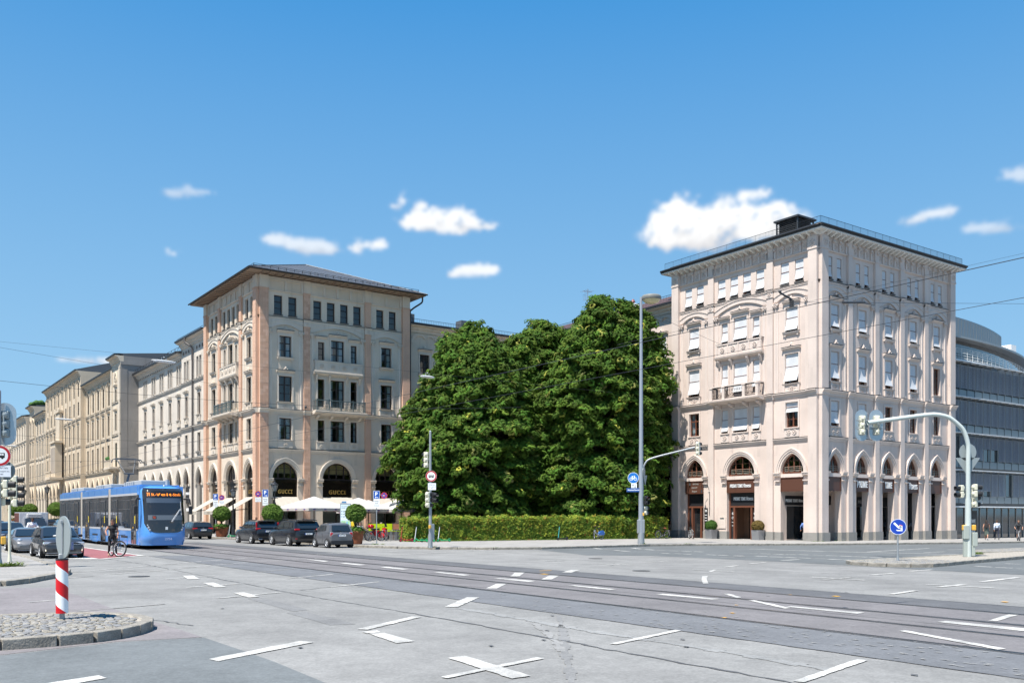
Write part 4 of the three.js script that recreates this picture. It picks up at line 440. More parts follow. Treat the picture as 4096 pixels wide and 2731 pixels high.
  put(b, FL, 'hanging_lantern', mg([tube([[4.75, 4.2, 0.3], [4.7, 4.7, 0.5], [4.3, 4.75, 0.75], [4.2, 4.4, 0.7]], 0.025, 16, 5), rod([4.75, 4.1, 0.25], [4.75, 1.9, 0.28], 0.02), cy(0.1, 0.04, 0.3, 4.2, 4.0, 0.7, 8)]), mIron);
  put(b, FL, 'shop_window', mg([bb(12.485, 12.52, -0.1, 2.7, -3.2, -0.8)]), mGlassDark); put(b, FL, 'shopfront_fascia', mg([bb(12.485, 12.56, 2.8, 3.6, -3.3, -0.6)]), mBlack); put(b, FL, 'lettering', mg([text('PRIME TIME fitness', 0.26, 0.03, FB, 0.8).rotateY(Math.PI / 2)]), mWhite, 12.56, 3.2, -1.9); put(b, FL, 'inner_wall', mg([bb(12.0, 15.9, PB, 5.3, -4.2, -4.0)]), MR.wall); put(b, FL, 'shop_window', mg([bb(12.7, 14.2, -0.1, 2.7, -4.0, -3.93)]), mGlassDark); put(b, FL, 'shopfront_fascia', mg([bb(12.5, 14.6, 2.8, 3.6, -4.0, -3.9)]), mBlack); put(b, FL, 'lettering', mg([text('E fitness', 0.28, 0.03)]), mWhite, 13.5, 3.2, -3.89);
}

// cream corner house with sandstone pilasters
const creamHouse = thing('corner_house', 'cream corner house with orange sandstone pilasters, hipped dark metal roof and gold shop lettering', 'building', 31.07, 0, -85.32);
{
  const b = creamHouse, FL = mkF(0, -16.3, -Math.PI / 2), FR = mkF(0, 0, 0), o = { blocks: 1, warm: 1 };
  pavilionFront(b, FL, 16.3, BIG, BPIL, ML, o); pavilionFront(b, FR, 16.3, BIG.map(y => ({ ...y, a: y.k === 3 ? 1.6 : 1.27 })), BPIL, ML, o);
  mesh('side_wall', mg([bb(15.9, 16.3, PB, 25, -16.3, -0.43), bb(0.43, 15.9, PB, 25, -16.3, -15.9)]), ML.wall, b);
  mesh('rooms', roomCore(0, 16.3, -16.3, 0, PB, 24.8, [5.3, 8.75, 12.3, 16.5, 20.9, 24.6]), mRoom, b);
  // sandstone blocks standing slightly proud on the corner and front pilasters
  { const tones = [[0.75, 0.475, 0.335], [0.7, 0.435, 0.3], [0.78, 0.5, 0.36], [0.67, 0.41, 0.285]].map(c => stucco(c)), r = rng(61); let n = 0; const rest = [];
    for (const [F, P, side] of [[FR, BPIL, 0], [FL, BPIL, 1]]) for (const pi of (side ? [3, 2, 1, 0] : [0, 1, 2, 3])) { const [a, c, p] = P[pi]; for (let v = 0.55, row = 0; v < 23.5; v += 0.3, row++) { if (v > 11.65 && v < 12.3) continue; if (p < 0.3 && v > 20.3 && v < 21.2) continue; const w = c - a, cut = row % 2 ? 0.36 : 0.64; for (const [q0, q1] of [[0, cut], [cut, 1]]) { const x0 = a + w * q0 + 0.006, x1 = a + w * q1 - 0.006, d = 0.006 + 0.012 * r(); const g = memo('blk' + w.toFixed(2) + cut + q0 + (d * 300 | 0), () => metric(flat(bb(0, x1 - x0, 0, 0.288, 0, d)))); if (n < 300 && pi !== 3) { put(b, F, 'stone_block', g, tones[r() * 4 | 0], x0, v, p + 0.001); n++; } else rest.push(flat(bb(x0, x1, v, v + 0.288, p + 0.001, p + d)).applyMatrix4(new THREE.Matrix4().makeRotationY(F.r)).translate(F.x, 0, F.z)); } } }
    const m = mesh('stone_blocks', mg(rest), tones[0], b); m.userData.kind = 'stuff'; }
  // panels under the eaves
  for (const F of [FL, FR]) for (let i = 0; i < 3; i++) { const a = BPIL[i][1], c = BPIL[i + 1][0], n = i === 1 ? 4 : 2; for (let k = 0; k <= n; k++) { const x = lerp(a + 0.12, c - 0.12, k / n); put(b, F, 'frieze_post', memo('fp', () => mg([bb(-0.13, 0.13, 23.75, 24.98, 0.002, 0.1)])), ML.trim, x); } put(b, F, 'frieze_rail', mg([bb(a, c, 24.68, 24.98, 0.002, 0.09)]), ML.trim); }
  const OV = 1.45, eV = 25.25, ap = 29.0, cx = 8.15, cz = -8.15, e = 8.15 + OV;
  const rp = (q, t) => { const k = e * (1 - t); return [[cx - k, lerp(eV, ap, t), cz + k], [cx + k, lerp(eV, ap, t), cz + k], [cx + k, lerp(eV, ap, t), cz - k], [cx - k, lerp(eV, ap, t), cz - k]][q]; };
  const pos = []; for (let q = 0; q < 4; q++) { const a = rp(q, 0), c = rp((q + 1) % 4, 0); pos.push(...a, ...c, cx, ap, cz); } const rg = new THREE.BufferGeometry(); rg.setAttribute('position', new THREE.Float32BufferAttribute(pos, 3)); rg.computeVertexNormals();
  const roof = mesh('roof', mg([rg, bb(cx - e, cx + e, eV - 0.08, eV - 0.001, cz - e, cz + e)]), mRoofMetal, b);
  const sg = []; for (const q of [0, 3]) { const n = 30; for (let i = 1; i < n; i++) { const t = i / n, a = V(...rp(q, 0)), c = V(...rp((q + 1) % 4, 0)), p0 = a.clone().lerp(c, t), h = 1 - Math.abs(2 * t - 1), p1 = p0.clone().lerp(V(cx, p0.y, cz), 0); const side = q === 0; const d = h; const p = side ? V(p0.x, lerp(eV, ap, d), lerp(p0.z, cz, d)) : V(lerp(p0.x, cx, d), lerp(eV, ap, d), p0.z); mesh('roof_seam', mg([rod(p0.toArray(), p.toArray(), 0.022, 0.022, 4)]), mRoofMetal, roof, 0, 0.02, 0); } }
  for (let q = 0; q < 4; q++) mesh('roof_hip', mg([rod(rp(q, 0), [cx, ap, cz], 0.05, 0.05, 6)]), mRoofMetal, roof, 0, 0.03, 0);
  { const l = []; for (const [q, dx, dz] of [[0, 1, 0], [3, 0, 1]]) { const k = 0.07, z = e * (1 - k) , y = lerp(eV, ap, k); for (let i = 0; i <= 22; i++) { const t = -z + 2 * z * i / 22; const x = dx ? cx + t : cx - z, zz = dx ? cz + z : cz + t; l.push(bx(0.04, 0.26, 0.04, x, y + 0.13, zz)); } for (const h of [0.12, 0.26]) l.push(dx ? rod([cx - z, y + h, cz + z], [cx + z, y + h, cz + z], 0.022, 0.022, 5) : rod([cx - z, y + h, cz - z], [cx - z, y + h, cz + z], 0.022, 0.022, 5)); } mesh('snow_guard', mg(l), mIron, roof); }
  mesh('gutter', mg([rod([cx - e, eV - 0.06, cz + e + 0.07], [cx + e, eV - 0.06, cz + e + 0.07], 0.08), rod([cx - e - 0.07, eV - 0.06, cz - e], [cx - e - 0.07, eV - 0.06, cz + e], 0.08)]), mBlack, roof);
  mesh('soffit', mg([bb(-OV + 0.1, 16.3 + OV - 0.1, 25.08, 25.14, -16.3 - OV + 0.1, OV - 0.1)]), mat([0.3, 0.22, 0.16], 0.8), b);
  const dk = mat([0.28, 0.2, 0.145], 0.8); for (const F of [FL, FR]) for (let i = 0; i <= 22; i++) put(b, F, 'rafter_end', memo('raf', () => mg([bb(-0.06, 0.06, 24.98, 25.08, 0.1, OV - 0.15)])), dk, 16.3 * i / 22);
  mesh('downpipe', mg([tube([[16.3 + OV - 0.3, 25.1, OV - 0.5], [16.3 + OV - 0.3, 24.5, OV - 0.6], [16.9, 24.0, 0.2], [16.45, 23.6, 0.1]], 0.09, 16, 8), rod([16.45, 23.6, 0.1], [16.45, -0.1, 0.1], 0.085)]), mBlack, b);
  // shopfronts with gold lettering and awnings
  for (const [F, bays] of [[FR, BIG.map(y => ({ ...y, a: y.k === 3 ? 1.6 : 1.27 }))], [FL, BIG]]) for (const y of bays) {
    const a = y.a, s = put(b, F, 'shop_sign', mg([bb(-a, a, 3.75, 5.15, -0.34, -0.2), bb(-a, a, 5.15, 5.42, -0.36, -0.1)]), ML.sign, y.c); mesh('lettering', mg([text('GUCCI', 0.4, 0.06, FB, 1, a * 1.15)]), mGold, s, 0.05, 4.25, -0.19);
    const w = put(b, F, 'shop_window', mg([bb(-a, -a + 0.08, PB, 3.75, -0.45, -0.3), bb(a - 0.08, a, PB, 3.75, -0.45, -0.3), bb(-0.04, 0.04, PB, 3.75, -0.45, -0.3), bb(-a, a, PB, 0.1, -0.45, -0.25)]), ML.frame, y.c); for (const k of [-1, 1]) mesh('pane', memo('swp' + a, () => mg([bb(-a / 2 + 0.05, a / 2 - 0.05, 0.1, 3.74, -0.4, -0.385)])), mGlass, w, k * a / 2, 0, 0); 
    mesh('display_wall', mg([bb(-a, a, PB, 3.7, -2.6, -2.55)]), mat([0.45, 0.42, 0.37], 0.9), w);
  }
  const mAwn = mat([0.5, 0.455, 0.385], 0.9, { map: rep(T_cloth, 1.2) });
  const awn = (F, c, w, ext2, low) => { const g = new THREE.BoxGeometry(w, Math.hypot(ext2, 3.75 - low), 0.03).translate(0, -Math.hypot(ext2, 3.75 - low) / 2, 0); g.rotateX(-Math.atan2(ext2, 3.75 - low)); g.translate(0, 3.72, 0); const A = put(b, F, 'awning', mg([g, bb(-w / 2, w / 2, low - 0.34, low, ext2 - 0.03, ext2)]), mAwn, c, 0, -0.1); mesh('awning_arm', mg([rod([-w / 2 + 0.1, 2.6, -0.1], [-w / 2 + 0.1, low, ext2 - 0.05], 0.02), rod([w / 2 - 0.1, 2.6, -0.1], [w / 2 - 0.1, low, ext2 - 0.05], 0.02)]), mIron, A); mesh('lettering', mg([text('GUCCI', 0.2, 0.01, FB)]), mat([0.35, 0.3, 0.22], 0.8), A, 0, low - 0.17, ext2 + 0.003); };
  awn(FR, 2.65, 2.6, 1.5, 2.75); awn(FR, 8.15, 3.2, 1.5, 2.75); awn(FR, 13.65, 2.6, 1.5, 2.75); awn(FL, 2.65, 2.4, 2.4, 2.35); awn(FL, 8.15, 3.1, 2.4, 2.35); awn(FL, 13.65, 2.4, 2.4, 2.35);
}

// ---------- wings and the long terrace of the boulevard ----------
function wingFront(b, F, L, cs, m, o) {
  const rects = [], arches = [], ev = o.eave, A = o.a ?? 1.0, rows = o.rows;
  for (const c of cs) { if (A) arches.push([c, A, PB + 0.1, o.sp ?? 5.6, o.hA ?? 1.7]); for (const r of rows) for (const q of r.off ?? [0]) rects.push([c + q, r.v, r.w, r.h]); }
  put(b, F, 'wall', wallGeo(L, PB, ev, rects, arches, 0.42), m.wall);
  for (const c of cs) {
    for (const r of rows) for (const q of r.off ?? [0]) { if (r.simple) { const k = 'fw' + r.w + r.h; const w = put(b, F, 'window', memo(k, () => mg([bb(-r.w / 2, -r.w / 2 + 0.07, 0, r.h, -0.04, 0.05), bb(r.w / 2 - 0.07, r.w / 2, 0, r.h, -0.04, 0.05), bb(-r.w / 2, r.w / 2, r.h - 0.08, r.h, -0.04, 0.05), bb(-0.03, 0.03, 0, r.h - 0.08, -0.04, 0.04), bb(-r.w / 2, r.w / 2, r.h * 0.62, r.h * 0.62 + 0.07, -0.04, 0.045)])), m.frame, c + q, r.v, -0.13); mesh('pane', memo(k + 'p', () => mg([bb(-r.w / 2, r.w / 2, 0, r.h, -0.06, -0.045)])), r.green ? mat([0.02, 0.11, 0.075], 0.6) : mPaneFar, w); }
      else casement(b, F, c + q, r.v, r.w, r.h, m, { cols: r.w > 0.85 ? 2 : 1, rows: 3, blind: r.blind, d: -0.2, glass: r.dark ? mPaneFar : undefined });
      if (r.sur) surround(b, F, c + q, r.v, r.w, r.h, m, r.sur); if (r.arch) put(b, F, 'hood_mould', memo('hm' + r.w, () => mg([archRing(r.w / 2 + 0.22, 0.55, 0.16, 0.16), archRing(r.w / 2 + 0.05, 0.42, 0.1, 0.08)])), m.trim, c + q, r.v + r.h + 0.05, 0.001); }
    if (A) { const g = memo(['wa', A, o.hA].join(), () => mg([archRing(A + 0.01, (o.hA ?? 1.7) + 0.01, 0.14, 0.06), archRing(A + 0.16, (o.hA ?? 1.7) + 0.17, 0.12, 0.12), ...[-1, 1].map(s => bb(s > 0 ? A - 0.03 : -A - 0.4, s > 0 ? A + 0.4 : -A + 0.03, -0.25, 0, 0.001, 0.14))])); put(b, F, 'arch_moulding', g, m.trim, c, o.sp ?? 5.6);
      if (o.openArcade) continue; archWindow(b, F, c, A, o.sp ?? 5.6, o.hA ?? 1.7, m, { glass: mGlassDark, d: -0.38 }); put(b, F, 'shopfront', memo('wsf' + A, () => mg([bb(-A, A, PB, 3.6, -0.45, -0.4), bb(-A, A, 3.6, 5.5, -0.45, -0.36)])), mGlassDark, c); }
    if (o.strip) for (const s of o.strip) put(b, F, 'pilaster_strip', memo('ps' + o.stripV, () => mg([bb(-0.16, 0.16, o.stripV[0], o.stripV[1], 0.002, 0.13)])), m.trim, c + s);
  }
  for (const [v, k] of o.strings) stringCourse(b, F, L, v, m, [], k);
  put(b, F, 'eaves', mg([mould(-(o.e0 ?? 0), L + (o.e1 ?? 0), [[0, ev - 0.75], [0.1, ev - 0.72], [0.16, ev - 0.5], [0.3, ev - 0.4], [0.34, ev - 0.2], [0.7, ev - 0.1], [0.72, ev], [0, ev]])]), m.trim);
  put(b, F, 'gutter', mg([bb(-(o.e0 ?? 0), L + (o.e1 ?? 0), ev + 0.002, ev + 0.2, -0.3, 0.86)]), mBlack);
}
const rowsWing = [{ v: 9.2, h: 2.15, w: 1.05, dark: 1, sur: { sill: 1 } }, { v: 13.4, h: 2.5, w: 1.1, dark: 1, sur: { hood: 1, panel: 0.8 } }, { v: 17.75, h: 2.3, w: 0.78, dark: 1, off: [-0.53, 0.53], sur: {} }];
// terrace between the cream corner house and the boulevard's next house
const wing = thing('terrace_house', 'long cream terrace house with paired attic windows adjoining the orange pilastered corner', 'building', 31.45, 0, -101.6);
{
  const b = wing, m = MW, F1 = mkF(0, -31.8, -Math.PI / 2);
  const zc = [-129.6, -125.3, -121.4, -117.5, -113.6].map(z => z + 133.4);
  wingFront(b, F1, 21.3, zc, m, { eave: 21.3, rows: rowsWing, strings: [[8.5, 0.8], [12.0, 1], [17.45, 0.7]], a: 1.0, e0: 0.6 });
  const F2 = mkF(-0.12, -10.5, -Math.PI / 2); wingFront(b, F2, 10.5, [2.1, 7.0], m, { eave: 22.4, rows: rowsWing, strings: [[8.5, 0.8], [12.2, 1], [17.5, 0.7]], a: 1.05 });
  for (let i = 0; i < 24; i++) put(b, F1, 'frieze_roundel', memo('frr', () => mg([cy(0.1, 0.1, 0.03, 0, 0, 0, 10).rotateX(Math.PI / 2)])), m.frame, 0.8 + i * 0.88, 20.55, 0.13);
  for (let i = 0; i < 9; i++) if (i !== 4) put(b, F2, 'frieze_roundel', memo('frr2', () => mg([cy(0.13, 0.13, 0.03, 0, 0, 0, 10).scale(1, 1, 1.6).rotateX(Math.PI / 2)])), m.frame, 1.0 + i * 1.05, 21.1, 0.06);
  mesh('side_wall', mg([bb(0.43, 13.5, PB, 21.3, -31.8, -31.38)]), m.wall, b); mesh('back_wall', mg([bb(13.1, 13.5, PB, 21.3, -31.38, 0)]), m.wall, b); mesh('rooms', mg([bb(1.6, 12.9, PB, 20.8, -31.2, -0.2), ...[5.3, 8.7, 12.4, 17.2].map(v => bb(0.4, 1.7, v, v + 0.2, -31.3, -0.2))]), mRoom, b);
  const roof = mesh('roof', mg([ext([[-0.75, 21.5], [-0.75, 21.32], [14.0, 21.32], [14, 21.5], [6.7, 23.0]], 22).translate(0, 0, -32.4), ext([[-0.8, 22.6], [-0.8, 22.42], [14.0, 22.42], [14, 22.6], [6.7, 24.0]], 10.45).translate(0, 0, -10.5)]), mRoofMetal, b);
  { const l = []; for (let i = 0; i < 15; i++) { const z = -31.9 + i * 1.5; l.push(rod([-0.6, 21.5, z], [-0.5, 22.0, z + 0.55], 0.02, 0.02, 5), rod([-0.6, 21.5, z + 1.1], [-0.5, 22.0, z + 0.55], 0.02, 0.02, 5)); } l.push(rod([-0.5, 22.0, -31.8], [-0.5, 22.0, -10.6], 0.025, 0.025, 5), rod([-0.7, 22.85, -10.4], [-0.7, 22.85, -0.2], 0.025, 0.025, 5)); mesh('snow_guard', mg(l), mIron, roof); }
  mesh('downpipe', mg([tube([[-0.95, 22.4, -6.3], [-0.95, 21.9, -6.2], [-0.35, 21.3, -5.6], [-0.3, 20.6, -5.5]], 0.11, 16, 8), rod([-0.3, 20.6, -5.5], [-0.3, -0.1, -5.5], 0.11)]), mat([0.09, 0.08, 0.075], 0.5), b);
  const sg = put(b, F2, 'shop_sign', mg([bb(0.9, 3.3, 3.4, 5.3, -0.34, -0.2)]), mBlack); mesh('lettering', mg([text('PANERAI', 0.3, 0.04, FB, 1, 1.9)]), mWhite, sg, 2.1, 4.5, -0.19); mesh('lettering', mg([bx(1.3, 0.35, 0.03, 0, 0, 0)]), mWhite, sg, 2.1, 2.6, -0.15);
}
// wings round the square behind the trees
const wingL = thing('courtyard_wing', 'cream wing beside the hipped corner house, half hidden by chestnut trees', 'building', 47.37, 0, -86.1);
{
  const b = wingL, F = mkF(0, 0, 0); wingFront(b, F, 17.2, [2.4, 6.2, 10, 13.8], { ...ML }, { eave: 22.3, rows: [{ v: 9.3, h: 2.1, w: 1.1, sur: {} }, { v: 12.9, h: 2.5, w: 1.2, sur: { hood: 1, panel: 0.75 } }, { v: 17.2, h: 2.1, w: 1.2, sur: { hood: 1, sill: 1 } }], strings: [[8.4, 0.8], [12.2, 1]], a: 1.15, hA: 1.58, e1: 0 });
  for (const c of [2.4, 6.2, 10, 13.8]) put(b, F, 'blind_arch', memo('cba', () => mg([archRing(1.5, 0.55, 0.18, 0.12), archRing(1.72, 0.72, 0.1, 0.16)])), ML.trim, c, 20.4);
  mesh('back_wall', mg([bb(0, 17.2, PB, 22, -12.4, -12)]), ML.wall, b); mesh('rooms', mg([bb(0.2, 17, PB, 22, -11.9, -1.5)]), mRoom, b); const rf = mesh('roof', mg([ext([[0.85, 22.3], [-12.9, 22.3], [-6, 23.3]].map(([z, y]) => [-z, y]), 17.2).rotateY(Math.PI / 2)]), mZinc, b); mesh('chimney', mg([bb(1.0, 2.4, 22.4, 24.1, -3.2, -2.2)]), mRoofMetal, rf); mesh('chimney', mg([bb(9.0, 10.6, 22.6, 24.4, -4.2, -3.0)]), mRoofMetal, rf); { const l = []; for (let i = 0; i < 80; i++) l.push(rod([i * 0.214, 22.5, 0.5], [i * 0.214, 22.95, 0.5], 0.015, 0.015, 4)); l.push(rod([0, 22.95, 0.5], [17, 22.95, 0.5], 0.02)); mesh('roof_railing', mg(l), mIron, rf); }
}
const wingR = thing('courtyard_wing', 'pale pink wing with white blinds between the chestnuts and the pink corner house', 'building', 64.2, 0, -62.4);
{
  const b = wingR, F = mkF(0, -23.6, -Math.PI / 2), cs = [2.4, 6.2, 10, 13.8, 17.6, 21.4]; wingFront(b, F, 23.6, cs, MR, { eave: 22.3, rows: [{ v: 9.3, h: 2.1, w: 1.1, sur: {} }, { v: 12.9, h: 2.5, w: 1.25, sur: { hood: 1, panel: 0.75 }, blind: 1 }, { v: 17.2, h: 2.1, w: 1.25, sur: { hood: 1, sill: 1 }, blind: 1 }], strings: [[8.4, 0.8], [12.2, 1]], a: 1.15, hA: 1.58 });
  for (const c of cs) put(b, F, 'blind_arch', memo('cba', () => mg([archRing(1.5, 0.55, 0.18, 0.12), archRing(1.72, 0.72, 0.1, 0.16)])), MR.trim, c, 20.4);
  mesh('back_wall', mg([bb(12, 12.4, PB, 22, -23.6, 0)]), MR.wall, b); mesh('rooms', mg([bb(1.5, 11.9, PB, 22, -23.4, -0.1)]), mRoom, b); const rf = mesh('roof', mg([ext([[-0.85, 22.5], [12.9, 22.5], [12.9, 23], [5, 23.6], [1.2, 23.6]], 23.6).translate(0, 0, -23.6)]), mat([0.09, 0.05, 0.045], 0.6), b);
  { const l = []; for (let i = 0; i < 110; i++) l.push(rod([-0.5, 22.5, -i * 0.213], [-0.5, 23.2, -i * 0.213], 0.015, 0.015, 4)); l.push(rod([-0.5, 23.2, -23.4], [-0.5, 23.2, -0.1], 0.02)); mesh('roof_railing', mg(l), mIron, rf); } 
  mesh('flue', mg([rod([2.5, 23.4, -9], [2.5, 24.5, -9], 0.16, 0.16, 10), cy(0.26, 0.1, 0.3, 2.5, 24.5, -9)]), mat([0.2, 0.06, 0.06], 0.5), rf); mesh('satellite_dish', mg([lathe([[0, 0], [0.35, 0.06], [0.6, 0.18], [0.62, 0.2], [0.58, 0.19], [0.35, 0.08], [0, 0.03]], 20).rotateX(1.1).rotateY(-0.6).translate(1.2, 23.3, -7.4), rod([1.2, 22.6, -7.4], [1.2, 23.3, -7.4], 0.05)]), mGalv0, rf);
  mesh('aerial', mg([rod([3, 23.5, -17], [3, 27.6, -17], 0.035), ...[0, 1, 2, 3, 4].map(i => rod([2.4 + i * 0.25, 27.3, -17.6], [2.4 + i * 0.25, 27.3, -16.4], 0.014)), rod([2.3, 27.3, -17], [3.6, 27.3, -17], 0.02), ...[0, 1, 2, 3].map(i => rod([2.6, 26.3 + i * 0.2, -17.4], [2.6, 26.3 + i * 0.2, -16.6], 0.014)), rod([2.6, 26.2, -17], [2.6, 27, -17], 0.016)]), mSteel, rf);
}
// houses further along the boulevard
const farRows = (g) => [{ v: 8.95, h: 3.3, w: 1.15, simple: 1, sur: { panel: 0.35 } }, { v: 13.7, h: 2.9, w: 1.15, simple: 1, sur: { hood: 1, top: 0 }, green: g }, { v: 18.1, h: 2.9, w: 1.1, simple: 1, arch: 1 }];
function farHouse(name, label, x, z0, z1, n, m, o) {
  const b = thing(name, label, 'building', x, 0, z0), L = z0 - z1, F = mkF(0, -L, -Math.PI / 2), cs = [...Array(n)].map((_, i) => L * (i + 0.5) / n);
  wingFront(b, F, L, cs, m, { rows: o.rows ?? farRows(), strings: [[8.45, 0.9], [13.2, 0.5], [17.75, 0.5]], a: o.a ?? 0.95, hA: 1.9, sp: 5.4, eave: o.eave, openArcade: false, strip: o.strip, stripV: [8.6, o.eave - 1.4] });
  mesh('side_wall', mg([bb(0.43, 14, PB, o.eave, -0.42, 0), bb(0.43, 14, PB, o.eave, -L, -L + 0.42), bb(13.6, 14, PB, o.eave, -L + 0.42, -0.42)]), o.side ?? m.wall, b); mesh('rooms', mg([bb(0.8, 13.5, PB, o.eave - 0.3, -L + 0.5, -0.5)]), mRoom, b);
  mesh('roof', mg([ext([[-0.7, o.eave + 0.2], [-0.7, o.eave + 0.02], [14.3, o.eave + 0.02], [14.3, o.eave + 0.3], [6.8, o.eave + (o.rise ?? 2)]], L).translate(0, 0, -L)]), mRoofMetal, b); return b;
}
const mSideGrey = stucco([0.30, 0.285, 0.27]);
const tower = farHouse('tower_house', 'narrow tower house with green shutters, balcony and bare grey side wall', 29.1, -133.45, -138.9, 1, MF2, { eave: 23.9, rise: 1, a: 1.3, side: mSideGrey, rows: [{ v: 8.75, h: 3.3, w: 1.2, simple: 1, green: 1 }, { v: 13.8, h: 2.3, w: 1.1, simple: 1, sur: { hood: 1 }, green: 1 }, { v: 17.6, h: 1.9, w: 1.1, simple: 1, sur: { hood: 1 }, green: 1 }] });
{ const b = tower, F = mkF(0, -5.45, -Math.PI / 2); put(b, F, 'corner_strip', mg([bb(0, 0.6, 8.6, 22.6, 0.002, 0.14), bb(4.85, 5.45, 8.6, 22.6, 0.002, 0.14)]), MF2.trim); put(b, F, 'gable_niche', mg([archRing(0.62, 1.3, 0.12, 0.12).translate(2.72, 20.6, 0), torus(0.3, 0.07, 14, 6).translate(2.72, 20.9, 0.06)]), MF2.trim); const bal = put(b, F, 'balcony', mg([bb(0.9, 4.6, 8.35, 8.6, 0.2, 1.25), ext([[0, 0], [0.9, 0.5], [0, 0.5]], 0.3).rotateY(-Math.PI / 2).translate(1.5, 7.8, 0.1), ext([[0, 0], [0.9, 0.5], [0, 0.5]], 0.3).rotateY(-Math.PI / 2).translate(4.2, 7.8, 0.1), bb(0.9, 4.6, 9.45, 9.55, 1.1, 1.25), ...[...Array(9)].map((_, i) => cy(0.06, 0.06, 0.86, 1.05 + i * 0.425, 8.6, 1.17, 8))]), MF2.trim); mesh('potted_flowers', mg([...Array(16)].map((_, i) => sph(0.13 + 0.1 * R0(), 2.2 + R0() * 1.4, 9.65 + R0() * 0.3, 1.15, 6, 5))), mat([0.05, 0.14, 0.03], 0.9), bal); mesh('side_panel', mg([bb(1.0, 3.2, 9.2, 19.5, 0.002, 0.06), bb(4.2, 9.5, 9.2, 19.5, 0.002, 0.06), bb(0, 14, 22.7, 23.1, 0.002, 0.12), bb(0, 14, 8.3, 8.6, 0.002, 0.1), bb(0, 0.9, 8.6, 22.7, 0.002, 0.04)]), mSideGrey, b); }
farHouse('boulevard_house', 'ochre boulevard house with arched attic windows beside the tower house', 29.9, -138.95, -161.4, 6, MF, { eave: 22.8, rise: 1.6, strip: [-1.85] });
const bh2 = farHouse('boulevard_house', 'tall ochre boulevard house with projecting stone bay window and balcony', 29.1, -161.45, -195, 9, MF, { eave: 25.4, rise: 2.4, rows: [...farRows().slice(0, 2), { v: 18.3, h: 2.2, w: 1.1, simple: 1 }, { v: 21.4, h: 2.2, w: 1.05, simple: 1, arch: 1 }], strip: [-1.85] });
{ const F = mkF(0, -33.55, -Math.PI / 2), q = put(bh2, F, 'bay_window', mg([bb(14.5, 19.2, 8.6, 14.6, 0.4, 1.5), bb(14.2, 19.5, 14.6, 14.95, 0.3, 1.7), bb(14.2, 19.5, 8.2, 8.6, 0.3, 2.4), bb(15.2, 18.5, 15, 20, 0.2, 0.7), bb(14.9, 18.8, 20, 20.4, 0.2, 0.9), bb(14.3, 19.4, 9.45, 9.6, 2.15, 2.35), ...[...Array(10)].map((_, i) => cy(0.07, 0.07, 0.86, 14.45 + i * 0.53, 8.6, 2.25, 8))]), MF.trim); for (const x of [15.4, 16.85, 18.3]) mesh('window', mg([bb(x - 0.45, x + 0.45, 9.4, 13.8, 1.5, 1.53)]), mRoom, q); }
farHouse('boulevard_house', 'low ochre boulevard house with row of tall narrow windows and flat parapet', 29.3, -195.05, -209, 4, MF2, { eave: 21.9, rise: 0.6, strip: [-1.7] });
const bh4 = farHouse('boulevard_house', 'slim ochre house with greenery on its roof terrace', 29.0, -209.05, -215.6, 2, MF, { eave: 24.3, rise: 0.5 });
mesh('roof_planting', mg([...Array(60)].map(() => sph(0.35 + 0.3 * R0(), -0.2 + R0() * 3, 24.75 + R0() * 0.35, -0.4 - R0() * 6, 6, 5))), mat([0.05, 0.12, 0.025], 0.95), bh4);
farHouse('boulevard_house', 'pale boulevard house with hipped roof and small attic windows', 28.6, -217.5, -240, 6, MF2, { eave: 22.9, rise: 1.8 });
farHouse('boulevard_house', 'ochre boulevard house with carved stone figures far along the street', 29.2, -240.1, -275, 9, MF, { eave: 23.6, rise: 2 });

